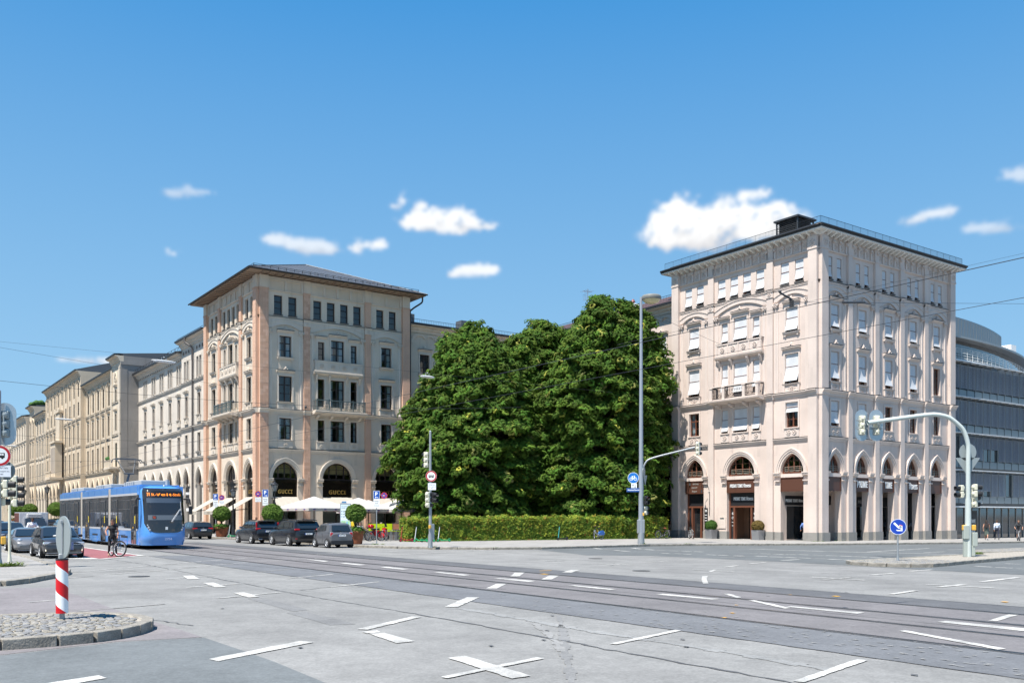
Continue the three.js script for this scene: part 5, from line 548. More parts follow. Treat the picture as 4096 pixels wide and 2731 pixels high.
// ---------- modern office block ----------
const office = thing('office_block', 'modern dark glass office block with grey louvre blinds, white ledges and curved roof', 'building', 85.0, 0, -47.1);
{
  const b = office, n = 22, W = 1.478, X0 = -2.0, L = n * W, mCl = mat([0.2, 0.21, 0.215], 0.5, { metalness: 0.3 }), mPan = mat([0.2, 0.225, 0.235], 0.35, { metalness: 0.3 }), mLou = mat([0.34, 0.38, 0.44], 0.35, { metalness: 0.3 }), mMul = mat([0.33, 0.335, 0.33], 0.45, { metalness: 0.4 });
  const levels = [[16.64, 14.3], [13.2, 10.85], [9.7, 7.35], [6.1, 3.85]], ledges = [16.95, 13.5, 10.0, 6.37];
  mesh('wall', mg([bb(X0, X0 + L, PB, 17.0, -14, -0.6)]), mCl, b);
  const lg = memo('slat', () => { const l = []; for (let i = 0; i < 26; i++) l.push(bx(W - 0.16, 0.012, 0.075, 0, -i * 0.085 - 0.05, 0, 0.7)); return mg(l); }), slat = memo('slat1', () => metric(flat(bx(W - 0.16, 0.014, 0.075, 0, 0, 0, 0.75))));
  let ns = 0;
  levels.forEach(([t, bo], li) => {
    for (let i = 0; i < n; i++) { const x = X0 + W * (i + 0.5); const wv = mesh('window', mg([bb(-W / 2 + 0.05, W / 2 - 0.05, bo, t, -0.34, -0.3)]), mGlassDark, b, x, 0, 0); const r = hash2(i, li, 7); let k = 26; if (li === 2 && (i === 2 || (i > 5 && i < 8))) k = i === 2 ? 0 : 13; if (li === 3) k = i > 8 ? (r < 0.3 ? 26 : 0) : r < 0.4 ? 20 : 26; if (k) { const bl = mesh('louvre_blind', memo('lb' + k, () => { const l = []; for (let q = 0; q < k; q++) l.push(bx(W - 0.16, 0.014, 0.075, 0, -q * 0.088 - 0.05, 0, 0.75)); l.push(bx(0.02, k * 0.088, 0.02, -W * 0.3, -k * 0.044, 0), bx(0.02, k * 0.088, 0.02, W * 0.3, -k * 0.044, 0)); return mg(l); }), mLou, wv, 0, t, -0.12); }
      mesh('spandrel_panel', memo('spn' + li, () => mg([bb(-W / 2 + 0.06, W / 2 - 0.06, bo - 0.72, bo - 0.05, -0.3, -0.24)])), mPan, b, x); mesh('mullion', memo('mul' + li, () => mg([bb(-0.022, 0.022, bo - 0.1, t + 0.1, -0.2, -0.1), bb(-0.05, 0.05, t + 0.1, t + 0.24, -0.2, 0.22)])), mMul, b, X0 + W * i); }
    mesh('ledge', mg([bb(X0, X0 + L, ledges[li] - 0.07, ledges[li] + 0.03, -0.3, 0.28)]), mat([0.55, 0.56, 0.56], 0.5), b);
  });
  mesh('canopy', mg([bb(X0, X0 + L, 2.7, 2.82, -0.6, 0.9)]), mWhite, b); mesh('fascia', mg([bb(X0, X0 + L, 2.83, 3.7, -0.58, -0.3)]), mBlack, b);
  mesh('lettering', mg([text('PRIME TIME fitness', 0.34, 0.03, FB, 0.9).translate(5.0, 3.28, 0)]), mWhite, b, 0, 0, -0.29); mesh('lettering', mg([text('McLaren', 0.3, 0.03, FB).translate(10.6, 3.28, 0)]), mWhite, b, 0, 0, -0.29);
  for (let i = 0; i < n; i++) { const x = X0 + W * (i + 0.5); const w = mesh('shop_window', mg([bb(-W / 2 + 0.05, W / 2 - 0.05, -0.45, 2.65, -0.58, -0.54)]), mGlassDark, b, x); mesh('door_frame', memo('dfr', () => mg([bb(-W / 2, -W / 2 + 0.06, -0.5, 2.7, -0.56, -0.46)])), mMul, w); }
  const pf = mesh('poster', mg([bb(4.1, 6.3, -0.3, 2.4, -0.5, -0.46)]), mBlack, b); mesh('lettering', mg([text('PRIME', 0.36, 0.01, FB).translate(5.2, 1.35, 0), text('TIME', 0.36, 0.01, FB).translate(5.2, 0.85, 0), text('fitness', 0.3, 0.01, FB).translate(5.2, 0.36, 0)]), mWhite, pf, 0, 0, -0.455);
  // recessed, curved top storey with balcony rail and drum roof
  const arcX = t => { const R = 22, a = t; return [6 + R * Math.sin(a), -24 + R * Math.cos(a)]; };
  const arcWall = (R, v0, v1, a0, a1, thick = 0.3, N = 28) => { const l = []; for (let i = 0; i < N; i++) { const p = lerp(a0, a1, i / N), q = lerp(a0, a1, (i + 1) / N), s = shp([[4 + R * Math.sin(p), -(-R - 0.2 + R * Math.cos(p))], [4 + R * Math.sin(q), -(-R - 0.2 + R * Math.cos(q))], [4 + (R - thick) * Math.sin(q), -(-R - 0.2 + (R - thick) * Math.cos(q))], [4 + (R - thick) * Math.sin(p), -(-R - 0.2 + (R - thick) * Math.cos(p))]]); l.push(ext(s, v1 - v0).rotateX(-Math.PI / 2).translate(0, v0, 0)); } return l; };
  mesh('ledge', mg(arcWall(60, 17.0, 17.2, -0.15, 0.6, 4)), mWhite, b);
  const top = mesh('top_storey', mg(arcWall(59, 17.2, 19.3, -0.15, 0.6, 0.3).map(g => g.translate(0, 0, -1))), mGlassDark, b);
  mesh('cornice', mg(arcWall(60.2, 19.3, 19.5, -0.15, 0.6, 5)), mMul, b);
  { const l = []; for (let i = 0; i < 40; i++) { const a = lerp(-0.1, 0.6, i / 40), x = 4 + 59.8 * Math.sin(a), z = -60.2 + 59.8 * Math.cos(a); l.push(rod([x, 17.2, z], [x, 18.3, z], 0.025, 0.025, 5)); } for (const v of [17.4, 17.65, 17.9, 18.1, 18.3]) { const p = []; for (let i = 0; i <= 30; i++) { const a = lerp(-0.1, 0.6, i / 30); p.push([4 + 59.8 * Math.sin(a), v, -60.2 + 59.8 * Math.cos(a)]); } l.push(tube(p, 0.018, 60, 4)); } mesh('balcony_railing', mg(l), mWhite, b); }
  const drum = mesh('roof_drum', mg([...arcWall(57.5, 19.5, 22.2, -0.15, 0.3, 0.5), ...arcWall(57.6, 22.2, 22.32, -0.15, 0.302, 9)].map(g => g.translate(0, 0, -2.6))), mat([0.2, 0.235, 0.26], 0.4, { metalness: 0.4 }), b); for (let i = 0; i < 36; i++) { const a = lerp(-0.15, 0.3, i / 35); mesh('panel_joint', memo('pj', () => mg([bb(-0.015, 0.015, 19.5, 22.2, -0.02, 0.03)])), mPan, drum, 4 + 57.5 * Math.sin(a), 0, -60.3 + 57.5 * Math.cos(a), a); } mesh('roof_end_wall', mg([bb(20.9, 21.3, 19.5, 22.2, -16, -5.6)]), mMul, drum);
  mesh('roof_plant', mg([bb(22.2, 24.6, 19.5, 21.3, -9, -6), bb(24.6, 25.8, 19.5, 21.9, -9, -6)]), mWhite, b);
}

// ---------- trees, hedge, planters ----------
const leafMat = (o = {}) => new THREE.MeshPhysicalMaterial({ color: 0xffffff, roughness: 0.8, specularIntensity: 0.35, transmission: 0.2, thickness: 0, side: THREE.DoubleSide, ...o });
function leaflet(L, W, ang, droop, fold = 0.25) { // pointed leaf blade lying along +z, folded at the midrib
  const p = [], q = [[0, 0.12], [0.45, 0.55], [0.72, 1], [1, 0]]; const P = (t, w, s) => { const z = t * L, y = -droop * t * t * L + (s ? w * W * fold : 0); return [s * w * W / 2, y, z]; };
  for (let i = 0; i < 3; i++) for (const s of [-1, 1]) { const [t0, w0] = q[i], [t1, w1] = q[i + 1], a = P(t0, 0, 0), b = P(t0, w0, s), c = P(t1, w1, s), d = P(t1, 0, 0); if (w0) p.push(...a, ...b, ...c); p.push(...a, ...c, ...d); }
  const g = new THREE.BufferGeometry(); g.setAttribute('position', new THREE.Float32BufferAttribute(p, 3)); g.computeVertexNormals(); return g.rotateY(ang);
}
const chestnutClump = (() => { const l = [], r = rng(4); for (let k = 0; k < 5; k++) { const a = k * 1.257 + r() * 0.5, leaf = []; for (let i = 0; i < 5; i++) leaf.push(leaflet(0.25 - Math.abs(i - 2) * 0.03, 0.1, (i - 2) * 0.62, 0.45)); const g = mg(leaf, false); g.rotateX(-0.1 + 0.5 * r()); g.translate(0, 0, 0.12 + 0.1 * r()); g.rotateY(a); g.translate(0, (r() - 0.5) * 0.1, 0); l.push(g); } return mg(l, false); })();
const smallClump = (() => { const l = [], r = rng(9); for (let k = 0; k < 9; k++) l.push(leaflet(0.085 + 0.03 * r(), 0.055, 0, 0.3).rotateX(-0.9 * r() + 0.2).translate(0, 0, 0.02).rotateY(k * 0.7 + r()).translate((r() - 0.5) * 0.07, (r() - 0.5) * 0.08, (r() - 0.5) * 0.07)); return mg(l, false); })();
function scatter(name, geo, m, list, parent) {
  const im = new THREE.InstancedMesh(geo, m, list.length), M4 = new THREE.Matrix4(), Q = new THREE.Quaternion(), up = V(0, 1, 0), q2 = new THREE.Quaternion(), c = new THREE.Color();
  list.forEach(([x, y, z, nx, ny, nz, spin, s, col], i) => { Q.setFromUnitVectors(up, V(nx, ny, nz).normalize()); q2.setFromAxisAngle(up, spin); Q.multiply(q2); M4.compose(V(x, y, z), Q, V(s, s, s)); im.setMatrixAt(i, M4); im.setColorAt(i, c.setRGB(...col)); });
  im.name = name; im.userData.kind = 'stuff'; im.castShadow = im.receiveShadow = true; parent.add(im); return im;
}
const mBark = mat([0.075, 0.058, 0.042], 0.95, { map: rep(T_stone, 0.5), bumpMap: rep(T_stuccoB, 0.3), bumpScale: 0.03 }), mLeaf = leafMat();
function chestnut(label, x, z, H, rad, low, seed, boughs, prof, per = 42) {
  const t = thing('chestnut_tree', label, 'tree', x, Gy(x) + 0.12, z, 0), r = rng(seed), list = [], limbs = [];
  const trunk = mesh('trunk', mg([tube([[0, -0.2, 0], [0.1, H * 0.12, 0.05], [-0.1, H * 0.3, 0.1], [0.15, H * 0.55, 0], [0, H * 0.8, 0.1]], 0.3, 20, 10), lathe([[0.55, 0], [0.42, 0.5], [0.36, 1.6], [0.3, 3.4]], 12)]), mBark, t);
  for (let i = 0; i < boughs; i++) {
    const h = Math.pow(r(), 0.85), a = i * 2.39996 + r() * 0.6, wob = 0.62 + 0.72 * fbm(Math.cos(a) * 1.6 + seed, Math.sin(a) * 1.6 + h * 5, 3, seed), R = prof(h, a) * rad * wob * (0.5 + 0.52 * Math.sqrt(r())), y = lerp(low, (H - 0.7) * (0.86 + 0.26 * fbm(Math.cos(a) * 1.1 + 7, Math.sin(a) * 1.1 + seed, 2, seed)), h), cx = Math.cos(a) * R, cz = Math.sin(a) * R * (Math.sin(a) > 0 ? 0.6 : 0.9), bl = 0.5 + 1.1 * r(), ox = Math.cos(a), oz = Math.sin(a);
    const br = 0.5 + 0.5 * r(), by = br * (0.5 + 0.45 * r()), tone = 0.85 + 0.32 * r();
    limbs.push(rod([cx * 0.12, y * 0.72 - 0.2, cz * 0.12], [cx * 0.9, y - 0.15, cz * 0.9], 0.055, 0.018, 4));
    for (let k = 0; k < per; k++) { // leaves on the upper and outer shell of each bough
      const u = r() * 2 - 1, v = r() * Math.PI * 2, s = Math.sqrt(1 - u * u), rr = 0.25 + 0.62 * (r() + r()); let nx = s * Math.cos(v), ny = u, nz = s * Math.sin(v); if (ny < -0.45) ny = -ny * 0.6;
      const out = V(nx * 0.8 + cx / (R + 0.1) * 0.5, ny + 0.55, nz * 0.8 + cz / (R + 0.1) * 0.5).normalize(), q = r(), j = tone * (0.6 + 0.85 * r());
      const bt = r(), sh = 1 - 0.45 * bt; list.push([cx + ox * (bt - 0.4) * 2 * bl + nx * br * rr * sh, y - 0.5 * bt * bt * bl + ny * by * rr * sh, cz + oz * (bt - 0.4) * 2 * bl + nz * br * rr * sh, out.x + (r() - 0.5) * 1.4, out.y, out.z + (r() - 0.5) * 1.4, r() * 6.3, 0.6 + 0.5 * r(), q < 0.035 ? [0.34 * j, 0.34 * j, 0.07] : [(0.056 + 0.035 * q) * j, 0.138 * j, 0.014 * j]]);
    }
  }
  mesh('limbs', mg(limbs), mBark, t); scatter('crown', chestnutClump, mLeaf, list, t); return t;
}
const dome = (a, b) => (h) => Math.pow(Math.max(0, Math.sin(Math.PI * Math.min(1, (h * a + b)))), 0.7);
chestnut('broad chestnut tree behind the hedge beside the cream corner house', 46.4, -70, 19.2, 7.2, 1.7, 101, 1300, h => h < 0.35 ? 0.86 + 0.4 * h : 1.0 * Math.pow(Math.max(0, 1 - (h - 0.35) / 0.66), 0.45));
chestnut('tall chestnut tree behind the hedge beside the pink corner house', 56.9, -64.5, 22.0, 6.4, 1.8, 102, 1300, h => h < 0.6 ? 0.86 + 0.24 * h : Math.pow(Math.max(0, 1 - (h - 0.6) / 0.42), 0.42));
chestnut('shorter chestnut tree filling the gap between two larger chestnuts', 53.6, -71.5, 20.6, 6.8, 2.0, 103, 900, h => h < 0.5 ? 0.9 : Math.pow(Math.max(0, 1 - (h - 0.5) / 0.52), 0.4));
{ // clipped hedge along the square
  const x0 = 33.4, x1 = 60.3, zf = -60.0, zb = -61.5, H = 1.75, t = thing('hedge', 'long clipped hedge of yellow green leaves in front of chestnut trees', 'hedge', x0, Gy(47) + 0.06, zf), r = rng(71), list = [], L = x1 - x0;
  mesh('twigs', mg([...Array(420)].map(() => { const u = r() * L, w = -0.3 - r() * 0.9, h = H * (0.6 + 0.35 * r()); return rod([u, -0.1, w], [u + (r() - 0.5) * 0.5, h, w + (r() - 0.5) * 0.5], 0.02, 0.008, 4); })), mBark, t);
  for (let i = 0; i < 36000; i++) { const q = r(), u = r() * L, bump = (fbm(u * 0.9, q * 3, 4, 5) - 0.5) * 0.55; let p, n; if (q < 0.6) { p = [u, r() * H, bump - 0.06 - 0.6 * r() * r()]; n = [0, 0.5, 1]; } else if (q < 0.9) { p = [u, H + bump * 0.9 - 0.2 * r() * r() + (r() < 0.1 ? 0.3 * r() : 0), -r() * 1.5]; n = [0, 1, 0.2]; } else { p = [r() < 0.5 ? 0.05 + 0.2 * r() : L - 0.05 - 0.2 * r(), r() * H, -r() * 1.5]; n = [p[0] < 1 ? -1 : 1, 0.5, 0]; } const j = 0.7 + 0.6 * r(), y = r(), patch = fbm(u * 0.5 + 9, p[1] * 0.8, 3, 6); list.push([...p, n[0] + (r() - 0.5), n[1] + (r() - 0.5), n[2] + (r() - 0.5), r() * 6.3, 1.0 + 0.7 * r(), y < 0.05 ? [0.36 * j, 0.18 * j, 0.04] : y < 0.28 + patch * 0.3 ? [0.31 * j, 0.35 * j, 0.04 * j] : [0.12 * j, 0.21 * j, 0.025 * j]]); }
  scatter('foliage', smallClump, mLeaf, list, t);
}
{ // weeds and grass along the kerbs and hedge foot
  const r = rng(15), blade = mg([0, 1, 2, 3, 4].map(i => leaflet(0.13, 0.016, 0, 0.4).rotateX(-1.1 + 0.15 * i).rotateY(i * 1.25)), false), list = []; const add = (x, z, n, s, k = 1) => { for (let i = 0; i < n; i++) { const px = x + (r() - 0.5) * s, pz = z + (r() - 0.5) * s * 0.5; list.push([px, Gy(px) + 0.11, pz, (r() - 0.5) * 0.4, 1, (r() - 0.5) * 0.4, r() * 6, (0.6 + 0.9 * r()) * k, [0.10 + 0.05 * r(), 0.17 + 0.05 * r(), 0.03]]); } };
  for (let x = 33.5; x < 60.5; x += 0.12) add(x, -59.75, 3, 0.4, 1.2); add(4.3, -36.6, 60, 0.7, 1.5); add(3.9, -36.5, 40, 0.6, 1.2); add(47.3, -24.6, 40, 0.6, 1.2); add(28.0, -47.5, 25, 0.5); add(27.8, -54.2, 25, 0.9); add(44.3, -46.4, 20, 0.4); add(47.6, -45.4, 25, 0.6, 0.8); add(31.2, -45.4, 15, 0.5, 0.7); add(63.2, -45.8, 20, 1.4, 0.9); add(66, -45.9, 14, 1, 0.8);
  const g = new THREE.Group(); scene.add(g); g.name = 'grass'; g.userData = { kind: 'stuff', label: 'grass and weeds along hedge foot and kerbs', category: 'grass' }; scatter('blades', blade, leafMat({ transmission: 0.1 }), list, g);
}
const mTerra = mat([0.36, 0.12, 0.055], 0.85, { map: rep(T_stone, 1.5) }), mTerra2 = mat([0.5, 0.17, 0.06], 0.85);
function ballTree(label, x, z, s, ballY, ballR, seed, group, col = 1) {
  const t = thing('potted_topiary', label, 'potted tree', x, Gy(x) + 0.12, z, 0, group), r = rng(seed), list = [];
  mesh('pot', mg([lathe([[0, 0], [0.42, 0], [0.46, 0.08], [0.56, 0.72], [0.62, 0.74], [0.64, 0.9], [0.56, 0.92], [0.54, 0.8], [0, 0.8]], 20)].map(g => g.scale(s, s, s))), mTerra, t); mesh('stem', mg([tube([[0, 0.7 * s, 0], [0.04, ballY * 0.5, 0.02], [-0.02, ballY * 0.7, 0], [0, ballY, 0]], 0.05, 12, 7), rod([0, ballY * 0.55, 0], [0.3, ballY - 0.15, 0.1], 0.03), rod([0, ballY * 0.55, 0], [-0.28, ballY - 0.1, -0.1], 0.03)]), mBark, t);
  for (let i = 0; i < 1500; i++) { const u = r() * 2 - 1, v = r() * 6.283, q = Math.sqrt(1 - u * u), k = ballR * (0.66 + 0.36 * Math.sqrt(r())) * (0.94 + 0.12 * fbm(u * 3 + seed, v * 1.2, 3, 2)), j = 0.7 + 0.6 * r(); list.push([q * Math.cos(v) * k, ballY + u * k * 0.86, q * Math.sin(v) * k, q * Math.cos(v) + (r() - 0.5), u + 0.4, q * Math.sin(v) + (r() - 0.5), r() * 6, 1.3 + 0.6 * r(), [0.11 * j * col, 0.19 * j, 0.03 * j]]); }
  for (let i = 0; i < 240; i++) { const a = r() * 6.28, k = Math.sqrt(r()) * 0.56 * s; list.push([Math.cos(a) * k, 0.86 * s + 0.25 * r() * r() * s, Math.sin(a) * k, Math.cos(a) * 0.5, 1, Math.sin(a) * 0.5, r() * 6, 1.2 + 0.6 * r(), [0.08, 0.15 + 0.05 * r(), 0.025]]); }
  scatter('foliage', smallClump, mLeaf, list, t); return t;
}
const GT = 'ball-clipped trees in terracotta pots along the boulevard kerb';
ballTree('round clipped potted tree standing beside the silver grey two-seater car', 27.0, -55.9, 0.98, 2.1, 0.55, 1);
ballTree('round clipped potted tree at the rear of the black estate car', 26.3, -81.6, 1.0, 2.1, 0.64, 3);
ballTree('round clipped potted tree rising behind the roof of the black wagon', 26.7, -70.3, 1.0, 2.12, 0.7, 2);
ballTree('round clipped potted tree on the pavement beyond the tram tail', 26.6, -141, 1.25, 2.9, 1.1, 4, GT); for (const [z, i] of [[-166, 5], [-190, 6], [-203, 7]]) ballTree('potted round tree among the parked cars far along the boulevard', 27.0 - (i - 4) * 0.7, z, 1.3, 3.0, 1.25, i, GT);
for (const [u, lab, c] of [[-10.9, 'clipped green box ball in square zinc planter by gym entrance', 1], [-5.6, 'browned box ball in square zinc planter by gym entrance', 2.2]]) {
  const x = 63.58 - 0.75, z = -46.07 + u, t = thing('box_planter', lab, 'planter', x, Gy(x) + 0.12, z), r = rng(40 + c * 10), list = []; mesh('pot', mg([ext([[-0.34, 0], [0.34, 0], [0.42, 0.85], [-0.42, 0.85]], 0.76, 0).translate(0, 0, -0.38)]), mat([0.33, 0.34, 0.36], 0.45, { metalness: 0.6 }), t);
  for (let i = 0; i < 1300; i++) { const q = r() * 2 - 1, v = r() * 6.283, s = Math.sqrt(1 - q * q), k = 0.5 * (0.75 + 0.27 * r()), j = 0.7 + 0.6 * r(); list.push([s * Math.cos(v) * k, 1.2 + q * k * 0.9, s * Math.sin(v) * k, s * Math.cos(v), q + 0.3, s * Math.sin(v), r() * 6, 0.8 + 0.3 * r(), c > 1 ? [0.17 * j, 0.12 * j, 0.035 * j] : [0.06 * j, 0.13 * j, 0.022 * j]]); } scatter('foliage', smallClump, mLeaf, list, t);
}

// ---------- signals, signs, lamps ----------
const mGalv = mat([0.36, 0.38, 0.39], 0.5, { metalness: 0.5 }), mPoleGreen = mat([0.36, 0.4, 0.36], 0.55), mCream = mat([0.62, 0.6, 0.47], 0.55), mSignBack = mat([0.3, 0.34, 0.34], 0.5, { metalness: 0.3 }), mYellow = mat([0.75, 0.42, 0.06], 0.5), mLens = [[0.25, 0.02, 0.015], [0.22, 0.13, 0.02], [0.01, 0.12, 0.07]].map(c => mat(c, 0.25));
// a signal head facing local +z: one housing per lens, with hood and rounded back
function signal(parent, n, x, y, z, ry, o = {}) {
  const h = mesh('signal_head', memo('sh' + n + (o.board ? 1 : 0), () => { const l = []; for (let i = 0; i < n; i++) l.push(rb(0.28, 0.3, 0.16, 0.04, 0, i * 0.32, 0), new THREE.SphereGeometry(0.12, 12, 8).scale(1, 1, 0.8).translate(0, i * 0.32, -0.08)); l.push(rod([0, -0.1, -0.14], [0, (n - 1) * 0.32 + 0.1, -0.14], 0.03)); return mg(l); }), o.m ?? mCream, parent, x, y, z, ry);
  for (let i = 0; i < n; i++) { const k = n === 3 ? 2 - i : (1 - i) * 2; mesh('lens', memo('ln', () => mg([new THREE.SphereGeometry(0.1, 12, 8).scale(1, 1, 0.4)])), mLens[k < 0 ? 0 : k], h, 0, i * 0.32, 0.075); mesh('hood', memo('hd', () => { const g = new THREE.CylinderGeometry(0.125, 0.12, 0.24, 14, 1, true, Math.PI * 0.2, Math.PI * 1.6).rotateY(Math.PI).rotateX(Math.PI / 2).rotateZ(0); return mg([g.translate(0, 0, 0.18)]); }), new_black2, h, 0, i * 0.32, 0); }
  if (o.board) mesh('backing_board', memo('bbd', () => { const s = new THREE.Shape(); s.absarc(0, 0.72, 0.36, 0, Math.PI); s.absarc(0, -0.08, 0.36, Math.PI, Math.PI * 2); return mg([ext(s, 0.015)]); }), mat([0.42, 0.47, 0.5], 0.25, { metalness: 0.6 }), h, 0, 0, 0.05);
  return h;
}
const new_black2 = mat([0.016, 0.017, 0.02], 0.55, { side: THREE.DoubleSide });
// flat sign plate: face print on local +z, grey back
function plate(parent, name, shape, face, x, y, z, ry, w = 1, h = 1) {
  const g = memo('pl' + shape, () => { if (shape === 'round') { const c = new THREE.CylinderGeometry(0.5, 0.5, 0.02, 32).rotateX(Math.PI / 2); return mg([c]); } if (shape === 'tri') return mg([ext([[-0.5, 0.43], [0.5, 0.43], [0, -0.43]], 0.02).translate(0, 0, -0.01)]); return mg([bx(1, 1, 0.02)]); });
  const p = mesh(name, g, mSignBack, parent, x, y, z, ry); p.scale.set(w, h, 1);
  if (face) mesh('face', memo('pf' + shape, () => shape === 'round' ? new THREE.CircleGeometry(0.495, 40) : new THREE.PlaneGeometry(0.985, 0.985)), face, p, 0, 0, 0.0125);
  return p;
}
const rnd = (x, w, h, c, r) => { x.fillStyle = c; x.beginPath(); x.arc(w / 2, h / 2, r * w, 0, 7); x.fill(); };
const F_bus = canvasMat(256, 256, (x, w, h) => { rnd(x, w, h, '#f4f4f2', 0.5); rnd(x, w, h, '#b3121f', 0.49); rnd(x, w, h, '#f2f2ef', 0.375); x.fillStyle = '#17181a'; x.fillRect(66, 92, 124, 62); x.fillStyle = '#f2f2ef'; for (let i = 0; i < 5; i++) x.fillRect(72 + i * 22, 100, 17, 24); x.fillStyle = '#17181a'; for (const q of [95, 163]) { x.beginPath(); x.arc(q, 156, 13, 0, 7); x.fill(); } });
const F_P = d => canvasMat(128, 160, (x, w, h) => { x.fillStyle = '#eef1f4'; x.fillRect(0, 0, w, h); x.fillStyle = '#1450a8'; x.fillRect(5, 5, w - 10, h - 10); x.fillStyle = '#fff'; x.font = 'bold 104px sans-serif'; x.textAlign = 'center'; x.fillText('P', 58, 100); x.fillRect(40, 126, 56, 9); x.beginPath(); const e = d > 0 ? [104, 84] : [32, 52]; x.moveTo(e[0], 130); x.lineTo(e[1], 114); x.lineTo(e[1], 147); x.fill(); });
const F_P1 = F_P(1), F_P2 = F_P(-1);
const F_no = canvasMat(128, 128, (x, w, h) => { rnd(x, w, h, '#c01826', 0.5); rnd(x, w, h, '#1c4fa5', 0.4); x.strokeStyle = '#c01826'; x.lineWidth = 13; for (const s of [1, -1]) { x.beginPath(); x.moveTo(64 - 38, 64 - 38 * s); x.lineTo(64 + 38, 64 + 38 * s); x.stroke(); } x.fillStyle = '#fff'; x.fillRect(46, 60, 30, 7); x.beginPath(); x.moveTo(36, 63); x.lineTo(50, 53); x.lineTo(50, 74); x.fill(); });
const small = (lines, w = 128, h = 128, bg = '#eef0f0', fg = '#20242a') => canvasMat(w, h, (x) => { x.fillStyle = bg; x.fillRect(0, 0, w, h); x.fillStyle = fg; x.textAlign = 'center'; lines.forEach(([t, s, y]) => { x.font = 'bold ' + s + 'px sans-serif'; x.fillText(t, w / 2, y); }); });
const F_ramp = small([['werktags', 21, 40], ['8-23h', 22, 70], ['mit Parkschein', 16, 100]], 128, 128), F_fire = small([['Feuerwehr-', 20, 40], ['anfahrtszone', 18, 68], ['beidseitig', 15, 96]], 128, 112), F_zuf = small([['Zufahrt bis', 26, 40], ['Alfons-Goppel-Str.', 20, 74], ['frei', 26, 108]], 190, 128, '#eceef0', '#333b48');
const F_arrow = canvasMat(256, 256, (x, w, h) => { rnd(x, w, h, '#f3f5f7', 0.5); rnd(x, w, h, '#0c3fa8', 0.475); x.save(); x.translate(128, 128); x.rotate(Math.PI / 4); x.fillStyle = '#fff'; x.fillRect(-92, -15, 120, 30); x.beginPath(); x.moveTo(96, 0); x.lineTo(36, -58); x.lineTo(8, -58); x.lineTo(56, -14); x.lineTo(56, 14); x.lineTo(8, 58); x.lineTo(36, 58); x.fill(); x.restore(); x.save(); x.translate(165, 128); x.rotate(0.25); x.fillStyle = '#e8dfe0'; x.fillRect(-26, -34, 52, 64); x.fillStyle = '#c43b4a'; x.fillRect(-26, -34, 52, 10); x.fillStyle = '#2b3550'; x.beginPath(); x.arc(0, 2, 17, 0, 7); x.fill(); x.fillStyle = '#9ec7d2'; x.beginPath(); x.arc(2, 2, 9, 0, 7); x.fill(); x.restore(); });
const F_bike = canvasMat(256, 256, (x, w, h) => { rnd(x, w, h, '#f3f5f7', 0.5); rnd(x, w, h, '#1272c4', 0.47); x.strokeStyle = '#fff'; x.lineWidth = 10; for (const q of [80, 176]) { x.beginPath(); x.arc(q, 152, 32, 0, 7); x.stroke(); } x.beginPath(); x.moveTo(80, 152); x.lineTo(104, 98); x.lineTo(160, 98); x.lineTo(128, 152); x.lineTo(80, 152); x.moveTo(104, 98); x.lineTo(128, 152); x.moveTo(176, 152); x.lineTo(156, 80); x.lineTo(138, 76); x.moveTo(90, 88); x.lineTo(116, 88); x.stroke(); });
const F_way = canvasMat(64, 64, (x) => { x.fillStyle = '#f2f4f4'; x.fillRect(0, 0, 64, 64); x.strokeStyle = '#222'; x.lineWidth = 5; for (const [q, d] of [[20, 1], [44, -1]]) { x.beginPath(); x.moveTo(q, 12); x.lineTo(q, 52); x.moveTo(q - 7, 32 - d * 12); x.lineTo(q, 32 - d * 20); x.lineTo(q + 7, 32 - d * 12); x.stroke(); } });
const F_str = small([['Maximilianstr.', 30, 40]], 240, 60, '#1b4f93', '#fff');
const CAMR = Math.PI / 2 - 0; // helper: sign facing angle toward a direction (x, z)
const face = (x, z) => Math.atan2(x, z);
const poleAt = (name, label, cat, x, z, H, r0, r1, m, ry = 0, group, y = Gy(x) + 0.12) => { const t = thing(name, label, cat, x, y, z, ry, group); mesh('pole', mg([cy(r0, r1, H, 0, 0, 0, 14), cy(r0 * 1.6, r0 * 1.1, 0.25, 0, 0, 0, 14), sph(r1, 0, H, 0, 10, 6)]), m, t); return t; };
{ // signal mast on the corner of the square
  const t = poleAt('traffic_light', 'grey signal mast with round bus ban sign on the corner before the square', 'traffic light', 27.82, -47.44, 6.95, 0.1, 0.065, mGalv), toC = face(-0.51, 0.86);
  signal(t, 3, -0.16, 4.95, -0.22, toC - 2.6); signal(t, 3, -0.2, 2.55, 0.05, toC + 2.2); signal(t, 2, 0.16, 2.85, 0.1, toC + 0.9, { m: mBlack });
  plate(t, 'bus_ban_sign', 'round', F_bus, 0, 4.28, 0.11, toC, 0.66, 0.66); plate(t, 'notice_plate', 'rect', F_zuf, 0.05, 3.66, 0.11, toC, 0.48, 0.42);
  mesh('service_box', mg([rb(0.24, 0.95, 0.2, 0.03, 0.12, 0.95, 0.0), cy(0.14, 0.13, 0.8, 0, 0, 0)]), mGalv, t); mesh('push_button', mg([rb(0.13, 0.2, 0.12, 0.02, -0.1, 1.25, 0.12)]), mYellow, t);
}
